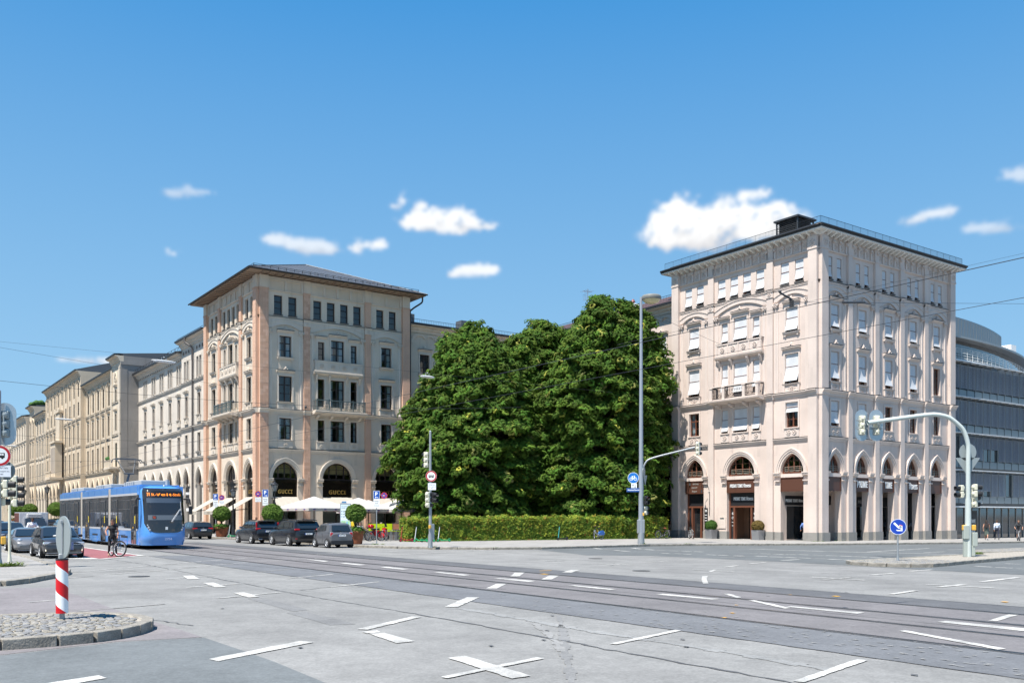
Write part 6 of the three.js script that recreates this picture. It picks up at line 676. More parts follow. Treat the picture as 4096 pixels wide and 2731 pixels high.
{ // tall lamp mast with signal arm
  const t = thing('street_light', 'tall grey lamp mast with drum lantern, signal arm and blue cycle sign', 'street light', 44.27, Gy(44) + 0.12, -46.58, -VIEW);   // local x runs across the view
  mesh('pole', mg([cy(0.19, 0.16, 5.5, 0, 0, 0, 16), cy(0.15, 0.09, 11.7, 0, 5.5, 0, 16)]), mat([0.33, 0.36, 0.4], 0.5, { metalness: 0.3 }), t);
  const lp = mesh('lantern', mg([lathe([[0, 0.28], [0.62, 0.3], [0.68, 0.22], [0.68, 0.02], [0.6, 0]], 28).translate(0.72, 17.0, 0), rod([0, 17.1, 0], [0.4, 17.15, 0], 0.06)]), mat([0.2, 0.2, 0.18], 0.5), t); mesh('lantern_bowl', mg([lathe([[0.6, 0], [0.5, -0.14], [0.25, -0.24], [0, -0.26]], 28).translate(0.72, 17.0, 0)]), mat([0.55, 0.5, 0.3], 0.3), lp);
  mesh('signal_arm', mg([tube([[0.12, 4.6, 0], [0.14, 5.3, 0], [0.45, 5.85, 0], [1.3, 6.15, 0], [3.75, 6.75, 0]], 0.06, 40, 10)]), mGalv, t); const a = signal(t, 3, 3.95, 6.35, 0, 2.2); mesh('bracket', mg([rod([-0.2, 0.1, 0], [-0.2, 0.6, 0], 0.03)]), mGalv, a);
  plate(t, 'cycle_sign', 'round', F_bike, -0.55, 4.62, 0.06, 0, 0.78, 0.78); plate(t, 'arrow_plate', 'rect', F_way, -0.5, 4.05, 0.06, 0, 0.4, 0.4); plate(t, 'street_name_sign', 'rect', F_str, -0.5, 3.78, 0.1, 0, 1.05, 0.27); mesh('sign_bracket', mg([rod([-0.6, 4.62, 0.02], [0.1, 4.62, 0.02], 0.03)]), mGalv, t);
  plate(t, 'sign_back', 'round', null, 0.22, 5.05, -0.14, 1.2, 0.72, 0.72); plate(t, 'sign_back', 'tri', null, 0.3, 4.45, -0.14, 1.1, 0.85, 0.85); signal(t, 2, 0.34, 2.9, 0.1, 0.5, { m: mBlack }); signal(t, 2, 0.32, 2.2, -0.15, 2.4);
  mesh('cabinet', mg([rb(0.5, 0.95, 0.34, 0.03, -0.02, 1.25, 0.0), cy(0.24, 0.22, 0.8, 0, 0, 0, 14)]), mGalv, t); mesh('push_button', mg([rb(0.12, 0.22, 0.12, 0.02, 0.14, 2.1, 0.1)]), mYellow, t);
}
{ // curved signal gantry on the east island
  const t = thing('traffic_light', 'pale green curved mast with mirror-backed signals hanging over the crossing', 'traffic light', 43.6, Gy(43.6) + 0.12, -23.15, -VIEW);
  mesh('pole', mg([cy(0.15, 0.13, 2.8, 0, 0, 0, 16), tube([[0, 2.8, 0], [0, 4.4, 0], [0, 5.4, 0], [-0.25, 6.15, 0], [-0.9, 6.72, 0], [-1.6, 6.88, 0], [-2.5, 6.8, 0], [-4.85, 6.48, 0]], 0.105, 60, 12)]), mat([0.5, 0.55, 0.52], 0.5), t);
  for (const [x, k] of [[-5.1, 0.6], [-4.4, 0.35]]) { const s = signal(t, 3, x + 0.06, 6.06, -0.18, Math.PI + k * 0.4, { board: 1 }); mesh('hanger', mg([rod([0, 0.1, -0.2], [0.1, 0.36, -0.34], 0.025), rod([-0.3, 0.16, -0.03], [0.3, 0.16, -0.03], 0.02), rod([-0.3, 0.56, -0.03], [0.3, 0.56, -0.03], 0.02)]), mGalv, s); }
  plate(t, 'sign_back', 'round', null, 0.08, 5.08, -0.2, Math.PI, 0.84, 0.84); plate(t, 'sign_back', 'tri', null, 0.08, 4.35, -0.2, Math.PI, 1.2, 1.05).rotation.z = 0;
  signal(t, 2, -0.34, 3.0, 0, -1.45); signal(t, 2, 0.34, 3.05, 0, 1.5); signal(t, 2, 0.36, 2.55, -0.1, 2.0); for (const x of [-0.2, 0.26]) mesh('push_button', mg([rb(0.18, 0.26, 0.16, 0.03, x, 1.42, 0.02)]), mYellow, t);
  mesh('cabinet', mg([rb(0.26, 0.66, 0.24, 0.03, -0.14, 1.2, 0.06), rb(0.24, 0.68, 0.22, 0.03, 0.3, 0.85, 0.0), rb(0.22, 1.0, 0.2, 0.03, -0.12, 0.5, 0.02), rb(0.16, 0.5, 0.16, 0.03, 0.24, 0.28, 0)]), mPoleGreen, t);
}
{ // keep-right sign on the nose of the island
  const x = 36.27, z = -22.32, t = poleAt('traffic_sign', 'round blue keep right arrow sign on thin pole on cobbled island', 'traffic sign', x, z, 1.3, 0.04, 0.04, mGalv, -VIEW - 0.15); plate(t, 'sign_disc', 'round', F_arrow, 0, 1.48, 0.05, 0, 0.68, 0.68);
}
{ // striped bollard with turned sign
  const t = thing('striped_bollard', 'red and white striped island bollard carrying a sign seen from behind', 'bollard', 2.79, Gy(2.8) + 0.13, -17.08, 0), stripes = canvasMat(256, 512, (x, w, h) => { x.fillStyle = '#eef1f2'; x.fillRect(0, 0, w, h); x.fillStyle = '#c8101c'; for (let k = -2; k < 4; k++) { x.beginPath(); const y = k * 262 + 60; x.moveTo(0, y); x.lineTo(w, y + 262); x.lineTo(w, y + 131 + 262); x.lineTo(0, y + 131); x.fill(); } }, 0.35);
  mesh('pole', mg([cy(0.042, 0.042, 1.1, 0, 0, 0, 14)]), mGalv, t); mesh('sleeve', new THREE.CylinderGeometry(0.098, 0.098, 0.9, 32, 1, true).rotateY(2.4).translate(0, 0.58, 0), stripes, t); mesh('sleeve_cap', mg([cy(0.102, 0.102, 0.025, 0, 1.03, 0, 24)]), mBlack, t);
  const s = plate(t, 'sign_disc', 'round', F_arrow, 0.02, 1.42, 0.02, 1.72, 0.72, 0.72); mesh('sign_bracket', mg([rb(0.11, 0.1, 0.1, 0.02, 0, 1.09, 0), rod([0, 1.05, 0.03], [0, 1.72, 0.045], 0.018), rb(0.07, 0.05, 0.05, 0.01, 0.0, 1.68, 0.045)]), mGalv, t); mesh('sticker', mg([bx(0.002, 0.13, 0.08, 0, 0, 0)]), mWhite, t, 0.14, 1.27, 0.075, 0.48);
}
{ // signals on the near pavement
  const t = poleAt('traffic_light', 'signal pole with bus ban sign and black hooded heads beside grass tuft', 'traffic light', 4.0, -37.0, 6.2, 0.085, 0.075, mGalv), toC = face(-0.12, 0.99);
  plate(t, 'bus_ban_sign', 'round', F_bus, 0.0, 3.92, 0.1, toC, 0.74, 0.74); plate(t, 'notice_plate', 'rect', F_zuf, 0.06, 3.38, 0.1, toC, 0.62, 0.42); plate(t, 'sign_back', 'round', null, 0.2, 3.4, -0.12, toC + 2.8, 0.7, 0.7);
  signal(t, 2, 0.22, 2.6, 0.02, 1.25); signal(t, 3, 0.2, 4.75, -0.1, toC + 2.9, { m: mSignBack, board: 1 }); signal(t, 2, 0.1, 2.3, -0.2, 2.2); mesh('push_button', mg([rb(0.16, 0.28, 0.15, 0.03, 0.14, 0.92, 0.05)]), mYellow, t);
  const t2 = poleAt('traffic_light', 'slim cream signal pole standing behind the bus ban sign', 'traffic light', 4.75, -40.5, 3.6, 0.05, 0.05, mCream); signal(t2, 2, 0.2, 2.9, 0.02, 1.25); signal(t2, 2, 0.2, 2.3, 0.02, 1.3);
}
// parking signs with no-stopping discs
function parkSign(label, x, z, Pf, dir, s, flip) { const t = poleAt('parking_sign', label, 'parking sign', x, z, 3.4 * s, 0.035, 0.035, mGalv, -VIEW + 0.1); plate(t, 'parking_plate', 'rect', Pf, 0, 3.3 * s, 0.05, 0, 0.42 * s, 0.54 * s); plate(t, 'times_plate', 'rect', F_ramp, 0, 2.72 * s, 0.05, 0, 0.4 * s, 0.6 * s); plate(t, 'no_stopping_disc', 'round', F_no, dir * 0.5 * s, 3.25 * s, 0.05, 0, 0.44 * s, 0.44 * s); if (flip) plate(t, 'notice_plate', 'rect', F_fire, dir * 0.5 * s, 2.85 * s, 0.05, 0, 0.42 * s, 0.33 * s); mesh('sign_bracket', mg([rod([0, 3.3 * s, 0.03], [dir * 0.5 * s, 3.3 * s, 0.03], 0.018)]), mGalv, t); return t; }
parkSign('parking sign with no stopping disc in front of the parasols', 27.9, -54.6, F_P2, 1, 1, 0); parkSign('parking sign with fire lane notice behind the black wagon', 26.4, -71.0, F_P1, -1, 1.12, 1); parkSign('parking sign with fire lane notice beside the awnings of the corner shop', 26.6, -84.2, F_P2, 1, 1.1, 1);
parkSign('parking sign by the round potted tree beyond the tram', 26.4, -150, F_P1, -1, 1.5, 0);
// ornate old lanterns
function lantern(label, x, z, s, group) { const t = thing('street_lantern', label, 'street lantern', x, Gy(x) + 0.12, z, 0.3, group); mesh('post', mg([lathe([[0.2, 0], [0.22, 0.12], [0.15, 0.3], [0.14, 0.7], [0.1, 0.8], [0.075, 1.0], [0.06, 2.6], [0.09, 2.65], [0.055, 2.75], [0.045, 3.35], [0.09, 3.42], [0.03, 3.5]], 14), rod([-0.3, 3.0, 0], [0.3, 3.0, 0], 0.02)].map(g => g.scale(s, s, s))), mIron, t); const h = mesh('lantern_frame', mg([cy(0.13, 0.13, 0.05, 0, 3.48, 0, 6), new THREE.CylinderGeometry(0.28, 0.28, 0.04, 6).translate(0, 3.98, 0), new THREE.CylinderGeometry(0.05, 0.29, 0.22, 6).translate(0, 4.11, 0), sph(0.06, 0, 4.28, 0, 8, 6), cy(0.02, 0.01, 0.14, 0, 4.3, 0, 6), ...[...Array(6)].map((_, i) => { const a = i * Math.PI / 3; return rod([0.13 * Math.sin(a), 3.52, 0.13 * Math.cos(a)], [0.25 * Math.sin(a), 3.97, 0.25 * Math.cos(a)], 0.013, 0.013, 4); })].map(g => g.scale(s, s, s))), mIron, t); mesh('lantern_glass', mg([new THREE.CylinderGeometry(0.235, 0.12, 0.44, 6, 1, true).translate(0, 3.74, 0).scale(s, s, s)]), mat([0.32, 0.33, 0.32], 0.2), h); return t; }
lantern('black old-style street lantern beside the awnings of the corner shop', 26.8, -80.0, 1.02); lantern('black old-style street lantern before the gold lettered corner arch', 28.0, -73.2, 1.12); const GLn = 'old-style lanterns far along the boulevard'; lantern('old-style street lantern by the blue awnings far along the boulevard', 27, -180, 1.7); lantern('old-style street lantern among far parked cars of the boulevard', 26.5, -204, 1.7);

// ---------- cafe terrace ----------
const mCanvasW = mat([0.52, 0.48, 0.44], 0.9, { map: rep(T_cloth, 1.5) });
function parasol(label, x, z, w, H, ry) {
  const t = thing('parasol', label, 'parasol', x, Gy(x) + 0.12, z, ry, 'square white parasols of the cafe terrace'), a = w / 2, pk = H, ed = H - 1.05; const pos = [], N = 6;
  for (let s = 0; s < 4; s++) for (let i = 0; i < N; i++) { const P = (u, v) => { const q = s * Math.PI / 2, lx = lerp(-a, a, u) * v, lz = a * v, y = lerp(pk, ed, v) - 0.12 * Math.sin(Math.PI * v) * (1 - Math.abs(2 * u - 1)); return [lx * Math.cos(q) + lz * Math.sin(q), y, -lx * Math.sin(q) + lz * Math.cos(q)]; }; for (let j = 0; j < N; j++) { const u0 = i / N, u1 = (i + 1) / N, v0 = j / N + 0.001, v1 = (j + 1) / N, A = P(u0, v0), B = P(u1, v0), C = P(u1, v1), D = P(u0, v1); pos.push(...A, ...D, ...C, ...A, ...C, ...B); } }
  const g = new THREE.BufferGeometry(); g.setAttribute('position', new THREE.Float32BufferAttribute(pos, 3)); g.computeVertexNormals(); const cn = mesh('canopy', mg([g]), mat([0.6, 0.58, 0.55], 0.9, { side: THREE.DoubleSide, map: rep(T_cloth, 1.5) }), t);
  for (let s = 0; s < 4; s++) { const v = mesh('valance', mg([bb(-a, a, ed - 0.24, ed, -0.008, 0.008)]), mCanvasW, t, a * Math.sin(s * Math.PI / 2), 0, a * Math.cos(s * Math.PI / 2), s * Math.PI / 2); for (let i = 0; i < 4; i++) { mesh('print', memo('prt', () => mg([bx(0.24, 0.07, 0.004, 0, 0.01, 0.004, 0, 0, 0.2), bx(0.1, 0.13, 0.004, -0.08, 0, 0.004)])), mat([0.12, 0.1, 0.3], 0.8), v, lerp(-a, a, (i + 0.5) / 4), ed - 0.12, 0.01); mesh('print', memo('prt2', () => mg([bx(0.2, 0.025, 0.004, 0, 0, 0.004)])), mat([0.5, 0.05, 0.05], 0.8), v, lerp(-a, a, (i + 0.5) / 4), ed - 0.19, 0.01); } }
  mesh('pole', mg([cy(0.05, 0.05, H - 0.1, 0, 0, 0, 12), ...[0, 1, 2, 3].map(i => { const q = Math.PI / 4 + i * Math.PI / 2; return rod([0, pk - 0.1, 0], [Math.sin(q) * a * 1.38, ed, Math.cos(q) * a * 1.38], 0.018); })]), mat([0.12, 0.07, 0.04], 0.6), t); mesh('base', mg([rb(0.9, 0.12, 0.9, 0.03, 0, 0.06, 0)]), mGalv, t); return t;
}
parasol('white square parasol beside the round clipped tree and map pillar', 32.9, -76.5, 4.7, 3.65, 0.25); parasol('white square parasol between two others in front of the shop arch', 37.0, -76.0, 4.5, 3.6, 0.2); parasol('white square parasol reaching under the chestnut branches', 41.2, -75.6, 4.7, 3.6, 0.22); parasol('white square parasol mostly hidden behind the others by the shop wall', 40.2, -80.4, 4.4, 3.5, 0.2);
{ const t = thing('map_pillar', 'tall glass map pillar with city map behind the small grey car', 'information pillar', 28.9, Gy(29) + 0.12, -61.5, -VIEW + 0.15), F = canvasMat(256, 768, (x, w, h) => { x.fillStyle = '#cfe0e6'; x.fillRect(0, 0, w, h); x.fillStyle = '#dfeef2'; x.fillRect(14, 20, w - 28, 360); x.fillStyle = '#4a5a66'; x.font = 'bold 34px sans-serif'; x.fillText('Maximilian-', 20, 66); x.fillText('straße', 20, 104); x.font = '17px sans-serif'; for (let i = 0; i < 3; i++) { x.fillRect(22, 160 + i * 64, 16, 24); for (let k = 0; k < 3; k++) x.fillRect(54, 160 + i * 64 + k * 13, 90 - k * 20, 6); } x.fillStyle = '#a9d7a4'; x.fillRect(14, 400, w - 28, 330); x.strokeStyle = '#f5f3e6'; x.lineWidth = 5; const r = rng(3); for (let i = 0; i < 22; i++) { x.beginPath(); x.moveTo(14 + r() * 228, 400 + r() * 330); x.lineTo(14 + r() * 228, 400 + r() * 330); x.stroke(); } x.fillStyle = '#7fbfd6'; x.fillRect(150, 420, 40, 280); }, 0.25); mesh('pillar', mg([rb(0.78, 2.85, 0.16, 0.03, 0, 1.42, 0)]), mat([0.3, 0.33, 0.35], 0.35, { metalness: 0.4 }), t); mesh('map', new THREE.PlaneGeometry(0.7, 2.3).translate(0, 1.6, 0.085), F, t); mesh('crown_plate', mg([rb(0.34, 0.12, 0.12, 0.02, -0.1, 2.91, 0)]), mat([0.1, 0.25, 0.45], 0.4), t); }
{ const t = thing('newspaper_box', 'yellow newspaper box with white lid beside the map pillar', 'newspaper box', 30.4, Gy(30) + 0.12, -64.0, -0.4); mesh('box', mg([rb(0.72, 0.95, 0.5, 0.04, 0, 1.0, 0), bb(-0.05, 0.05, 0, 0.6, -0.05, 0.05)]), mat([0.85, 0.6, 0.03], 0.45), t); mesh('lid', mg([rb(0.76, 0.3, 0.52, 0.04, 0, 1.5, -0.04)]), mat([0.6, 0.6, 0.55], 0.5), t); mesh('print', mg([bx(0.4, 0.1, 0.01, 0, 1.1, 0.256), bx(0.3, 0.06, 0.01, 0, 0.92, 0.256)]), mat([0.25, 0.1, 0.05], 0.6), t); }
{ const t = thing('terrace_barrier', 'lime green printed banner on granite troughs in front of cafe tables', 'barrier', 31.9, Gy(33) + 0.12, -65.6, -0.05); mesh('trough', mg([bb(-0.9, 5.9, 0, 0.72, -0.45, 0)]), mat([0.36, 0.35, 0.33], 0.9, { map: rep(T_stone, 0.8) }), t); const F = canvasMat(512, 64, (x, w, h) => { x.fillStyle = '#d8f000'; x.fillRect(0, 0, w, h); x.fillStyle = '#8c9440'; x.font = 'bold 34px sans-serif'; x.fillText('a m a r o', 300, 44); }, 0.6); mesh('banner', mg([bb(0.9, 6.0, 0.66, 1.3, 0.02, 0.04)]), mat([0.68, 0.87, 0.0], 0.6), t); mesh('banner_print', new THREE.PlaneGeometry(5.0, 0.6).translate(3.45, 0.98, 0.046), F, t); const fr = mesh('menu_stand', mg([bb(2.9, 3.6, 0.75, 1.35, 0.12, 0.15), rod([3.0, 0, 0.13], [3.0, 0.8, 0.13], 0.02), rod([3.5, 0, 0.13], [3.5, 0.8, 0.13], 0.02)]), mat([0.1, 0.06, 0.05], 0.5), t); mesh('menu', mg([bb(2.96, 3.54, 0.84, 1.28, 0.15, 0.16)]), mat([0.5, 0.2, 0.1], 0.6), fr); }

// ---------- vehicles ----------
const mTyre = mat([0.02, 0.02, 0.021], 0.85), mRim = mat([0.55, 0.56, 0.57], 0.35, { metalness: 0.35 }), mChrome = mat([0.6, 0.6, 0.62], 0.15, { metalness: 1 }), mCarGlass = new THREE.MeshPhysicalMaterial({ color: lin(0.016, 0.02, 0.021), roughness: 0.03, ior: 1.55, clearcoat: 1, clearcoatRoughness: 0.02 }), mRed = mat([0.4, 0.01, 0.015], 0.2), mLampGlass = mat([0.55, 0.57, 0.6], 0.1, { metalness: 0.6 }), mTrim = mat([0.016, 0.016, 0.018], 0.55);
const paint = c => new THREE.MeshPhysicalMaterial({ color: lin(...c), roughness: 0.38, metalness: 0.25, clearcoat: 1, clearcoatRoughness: 0.04 });
const plateMat = s => canvasMat(256, 56, (x, w, h) => { x.fillStyle = '#f0f0ee'; x.fillRect(0, 0, w, h); x.fillStyle = '#1a4ba0'; x.fillRect(0, 0, 26, h); x.fillStyle = '#15161a'; x.font = 'bold 46px sans-serif'; x.textAlign = 'center'; x.fillText(s, 140, 45); }, 0.5);
// smooth skin through rings of points
function skin(rings, cap = true, crease = 0.7) { const pos = [], n = rings[0].length; for (let i = 0; i + 1 < rings.length; i++) for (let j = 0; j + 1 < n; j++) { const a = rings[i][j], b = rings[i][j + 1], c = rings[i + 1][j + 1], d = rings[i + 1][j]; pos.push(...a, ...b, ...c, ...a, ...c, ...d); } if (cap) for (const [r, f] of [[rings[0], 1], [rings[rings.length - 1], 0]]) { const m = [0, 1, 2].map(k => r.reduce((s, p) => s + p[k], 0) / n); for (let j = 0; j + 1 < n; j++) f ? pos.push(...m, ...r[j + 1], ...r[j]) : pos.push(...m, ...r[j], ...r[j + 1]); } const g = new THREE.BufferGeometry(); g.setAttribute('position', new THREE.Float32BufferAttribute(pos, 3)); const m2 = mergeVertices(g, 1e-4); m2.computeVertexNormals(); return toCreasedNormals(m2, crease); }
const wheelGeo = (r, w, sp) => memo(['wh', r, w, sp].join(), () => ({ tyre: mg([lathe([[r * 0.66, -w / 2], [r * 0.92, -w / 2], [r, -w / 2 + 0.04], [r, w / 2 - 0.04], [r * 0.92, w / 2], [r * 0.66, w / 2]], 26).rotateZ(-Math.PI / 2)]), rim: mg([torus(r * 0.66, 0.018, 24, 5).rotateY(Math.PI / 2).translate(w / 2 - 0.02, 0, 0), cy(0.055, 0.055, 0.05, 0, 0, 0, 10).rotateZ(-Math.PI / 2).translate(w / 2 - 0.06, 0, 0), ...[...Array(sp)].map((_, i) => bx(0.03, r * 0.64, sp > 7 ? 0.035 : 0.075, w / 2 - 0.04, r * 0.33, 0).rotateX(i / sp * Math.PI * 2))]), dark: mg([cy(r * 0.65, r * 0.65, 0.02, 0, 0, 0, 20).rotateZ(-Math.PI / 2).translate(w / 2 - 0.09, 0, 0)]) }));
function wheels(t, hw, r, zs, sp, w = 0.22) { for (const z of zs) for (const s of [1, -1]) { const g = wheelGeo(r, w, sp), wl = mesh('wheel', g.tyre, mTyre, t, s * (hw - w / 2 + 0.045), r, z, s > 0 ? 0 : Math.PI); mesh('rim', g.rim, mRim, wl); mesh('brake_disc', g.dark, mTrim, wl); mesh('wheel_arch', memo('wa' + r, () => mg([new THREE.CylinderGeometry(r * 1.15, r * 1.15, 0.012, 24, 1, false, 0, Math.PI).rotateZ(-Math.PI / 2).rotateX(0)])), mTrim, t, s * (hw + 0.012), r, z, s > 0 ? 0 : Math.PI); } }
// P: length, width, body stations [z, bottom, top, half-width factor], glasshouse profile points [z, y] from scuttle to tail
function car(name, label, P, x, z, ry, group) {
  const t = thing(name, label, 'car', x, Gy(x) + 0.004, z, ry, group), hw = P.w / 2, m = paint(P.c);
  const ring = ([zz, yb, yt, k]) => { const w = hw * k, hh = yt - yb; return [[0, yb], [0.8, yb], [0.95, yb + 0.06], [0.985, yb + hh * 0.3], [1, yb + hh * 0.58], [0.985, yb + hh * 0.76], [0.93, yt - 0.05], [0.78, yt - 0.005], [0.4, yt + 0.012], [0, yt + 0.018]].map(([a, b]) => [a * w, b, zz]); };
  const full = s => { const h = ring(s); return [...h, ...h.slice(0, -1).reverse().map(([a, b, c]) => [-a, b, c])]; };
  mesh('body', mg([skin(P.st.map(full), true, 0.55)]), m, t);
  // glasshouse: body-coloured shell with glass panels set on it
  const wb = hw * (P.gb ?? 0.93), wr = hw * (P.gr ?? 0.74), H = P.gh, yB = q => H[0][1], ymax = Math.max(...H.map(p => p[1])), by0 = Math.min(H[0][1], H[H.length - 1][1]);
  const wAt = y => lerp(wb, wr, clamp((y - by0) / (ymax - by0)));
  const rg = H.map(([zz, y]) => { const w = wAt(y); return [[0, y + (y > ymax - 0.12 ? 0.03 : 0)], [w * 0.7, y + (y > ymax - 0.12 ? 0.02 : 0)], [w, y - (y > ymax - 0.12 ? 0.03 : 0)], [wb, Math.min(by0, y) - 0.03]].map(([a, b]) => [a, b, zz]); });
  mesh('cabin', mg([skin(rg.map(h => [...h.slice().reverse(), ...h.slice(1).map(([a, b, c]) => [-a, b, c])]), true, 0.4)]), m, t);
  const quad = (a, b, c, d, off, name, mt = mCarGlass) => { const g = new THREE.BufferGeometry(), n = V(...b).sub(V(...a)).cross(V(...d).sub(V(...a))).normalize().multiplyScalar(off); const p = [a, b, c, d].map(q => V(...q).add(n)); g.setAttribute('position', new THREE.Float32BufferAttribute([p[0], p[1], p[2], p[0], p[2], p[3]].flatMap(q => q.toArray()), 3)); g.computeVertexNormals(); mesh(name, mg([g]), mt, t); };
  const ins = (P0, P1, i, o) => { const a = V(-wAt(P0[1]), P0[1], P0[0]), b = V(wAt(P0[1]), P0[1], P0[0]), c = V(wAt(P1[1]), P1[1] - 0.02, P1[0]), d = V(-wAt(P1[1]), P1[1] - 0.02, P1[0]); const L = (p, q, k) => p.clone().lerp(q, k); const q = [L(L(a, b, i), L(d, c, i), i * 0.7), L(L(b, a, i), L(c, d, i), i * 0.7), L(L(c, d, i), L(b, a, i), i), L(L(d, c, i), L(a, b, i), i)].map(v => v.toArray()); return q; };
  quad(...ins(H[0], H[P.wsTop ?? 1], 0.06), 0.045, 'windscreen'); { const n = H.length, q = ins(H[n - 1], H[P.rwTop ?? n - 2], 0.09); quad(q[1], q[0], q[3], q[2], 0.045, 'rear_window'); }
  for (const s of [-1, 1]) for (const W of P.win) { const p = W.map(([zz, y]) => [s * (wAt(y) + 0.008), y, zz]); const g = new THREE.BufferGeometry(), pos = []; for (let i = 1; i + 1 < p.length; i++) pos.push(...(s > 0 ? [...p[0], ...p[i], ...p[i + 1]] : [...p[0], ...p[i + 1], ...p[i]])); g.setAttribute('position', new THREE.Float32BufferAttribute(pos, 3)); g.computeVertexNormals(); mesh('side_window', mg([g]), mCarGlass, t); }
  wheels(t, hw * 0.985, P.r, P.ax, P.sp ?? 10);
  for (const s of [-1, 1]) { if (P.mir) mesh('mirror', memo('mir', () => mg([rb(0.2, 0.13, 0.11, 0.04, 0.1, 0, 0)])), P.mirM ?? m, t, s > 0 ? hw * 0.92 : -hw * 0.92 - 0.2, P.mir[1], P.mir[0]); for (const zz of P.han ?? []) mesh('door_handle', memo('dh', () => mg([rb(0.02, 0.03, 0.18, 0.008)])), P.hm ?? m, t, s * (hw * 0.995), P.belt - 0.12, zz); for (const zz of P.gaps ?? []) mesh('door_gap', memo('dg', () => mg([bx(0.004, 0.5, 0.012)])), mTrim, t, s * (hw * 0.998), P.belt - 0.38, zz); mesh('sill', memo('sil' + P.ax.join(), () => mg([bb(-0.02, 0.02, 0.16, 0.26, P.ax[1] + 0.4, P.ax[0] - 0.4)])), mTrim, t, s * hw * 0.96); }
  return t;
}
const plateAt = (t, s, y, z, back) => mesh('number_plate', new THREE.PlaneGeometry(0.52, 0.115), plateMat(s), t, 0, y, z, back ? Math.PI : 0);
const box = (t, n, m, l) => mesh(n, mg(l), m, t);
// dark grey hatchback waiting at the line
const sedanSt = (L, b, hood, deck, k = 1) => [[L / 2, 0.3, 0.55, 0.74], [L / 2 - 0.05, 0.22, hood - 0.24, 0.84], [L / 2 - 0.25, 0.18, hood - 0.1, 0.95], [L / 2 - 0.7, 0.17, hood - 0.02, 0.995], [L * 0.18, 0.17, b, 1], [-L * 0.1, 0.17, b + 0.02, 1], [-L * 0.3, 0.18, b + 0.03, 0.99], [-L / 2 + 0.3, 0.2, deck, 0.96], [-L / 2 + 0.06, 0.26, deck - 0.06, 0.89], [-L / 2, 0.36, deck - 0.25, 0.8]];
{
  const t = car('parked_car', 'dark grey hatchback at the stop line with lit daytime running lamps', { w: 1.76, c: [0.035, 0.037, 0.042], st: sedanSt(4.05, 0.94, 0.95, 0.98), gh: [[0.95, 0.93], [0.2, 1.38], [-0.3, 1.43], [-1.2, 1.39], [-1.65, 1.2], [-1.95, 0.95]], win: [[[0.62, 0.97], [-0.28, 0.98], [-0.28, 1.34], [0.16, 1.32]], [[-0.36, 0.98], [-1.15, 1.0], [-1.25, 1.3], [-0.36, 1.34]]], wsTop: 1, rwTop: 3, ax: [1.22, -1.33], r: 0.32, sp: 14, mir: [0.6, 1.0], mirM: mTrim, han: [-0.1, -0.95], gaps: [-0.32, 0.7], belt: 0.94 }, 7.5, -47.35, 0);
  box(t, 'grille', mTrim, [rb(1.15, 0.1, 0.06, 0.02, 0, 0.66, 1.985), rb(1.0, 0.15, 0.06, 0.03, 0, 0.38, 2.0), rb(1.3, 0.05, 0.06, 0.02, 0, 0.2, 1.97)]); box(t, 'chrome_strip', mChrome, [rb(1.35, 0.02, 0.03, 0.006, 0, 0.635, 2.005), rb(1.45, 0.02, 0.03, 0.006, 0, 0.25, 2.0)]); for (const s of [-1, 1]) { box(t, 'headlight', mLampGlass, [rb(0.4, 0.13, 0.16, 0.05, s * 0.66, 0.68, 1.88)]); box(t, 'fog_lamp', mat([0.8, 0.75, 0.6], 0.3, { emissive: lin(1, 0.9, 0.65), emissiveIntensity: 1.2 }), [rb(0.16, 0.09, 0.06, 0.03, s * 0.68, 0.38, 1.93)]); } box(t, 'badge', mChrome, [torus(0.055, 0.012, 16, 5).translate(0, 0.68, 2.02)]); plateAt(t, 'M', 0.5, 2.035, 0);
  box(t, 'emission_sticker', mat([0.02, 0.3, 0.1], 0.5), [bx(0.08, 0.08, 0.005, -0.58, 1.03, 0.845, -0.9)]); box(t, 'dashboard_cloth', mat([0.5, 0.5, 0.48], 0.9), [new THREE.SphereGeometry(0.2, 10, 6).scale(1.4, 0.28, 0.8).translate(-0.05, 1.0, 0.86)]);
}
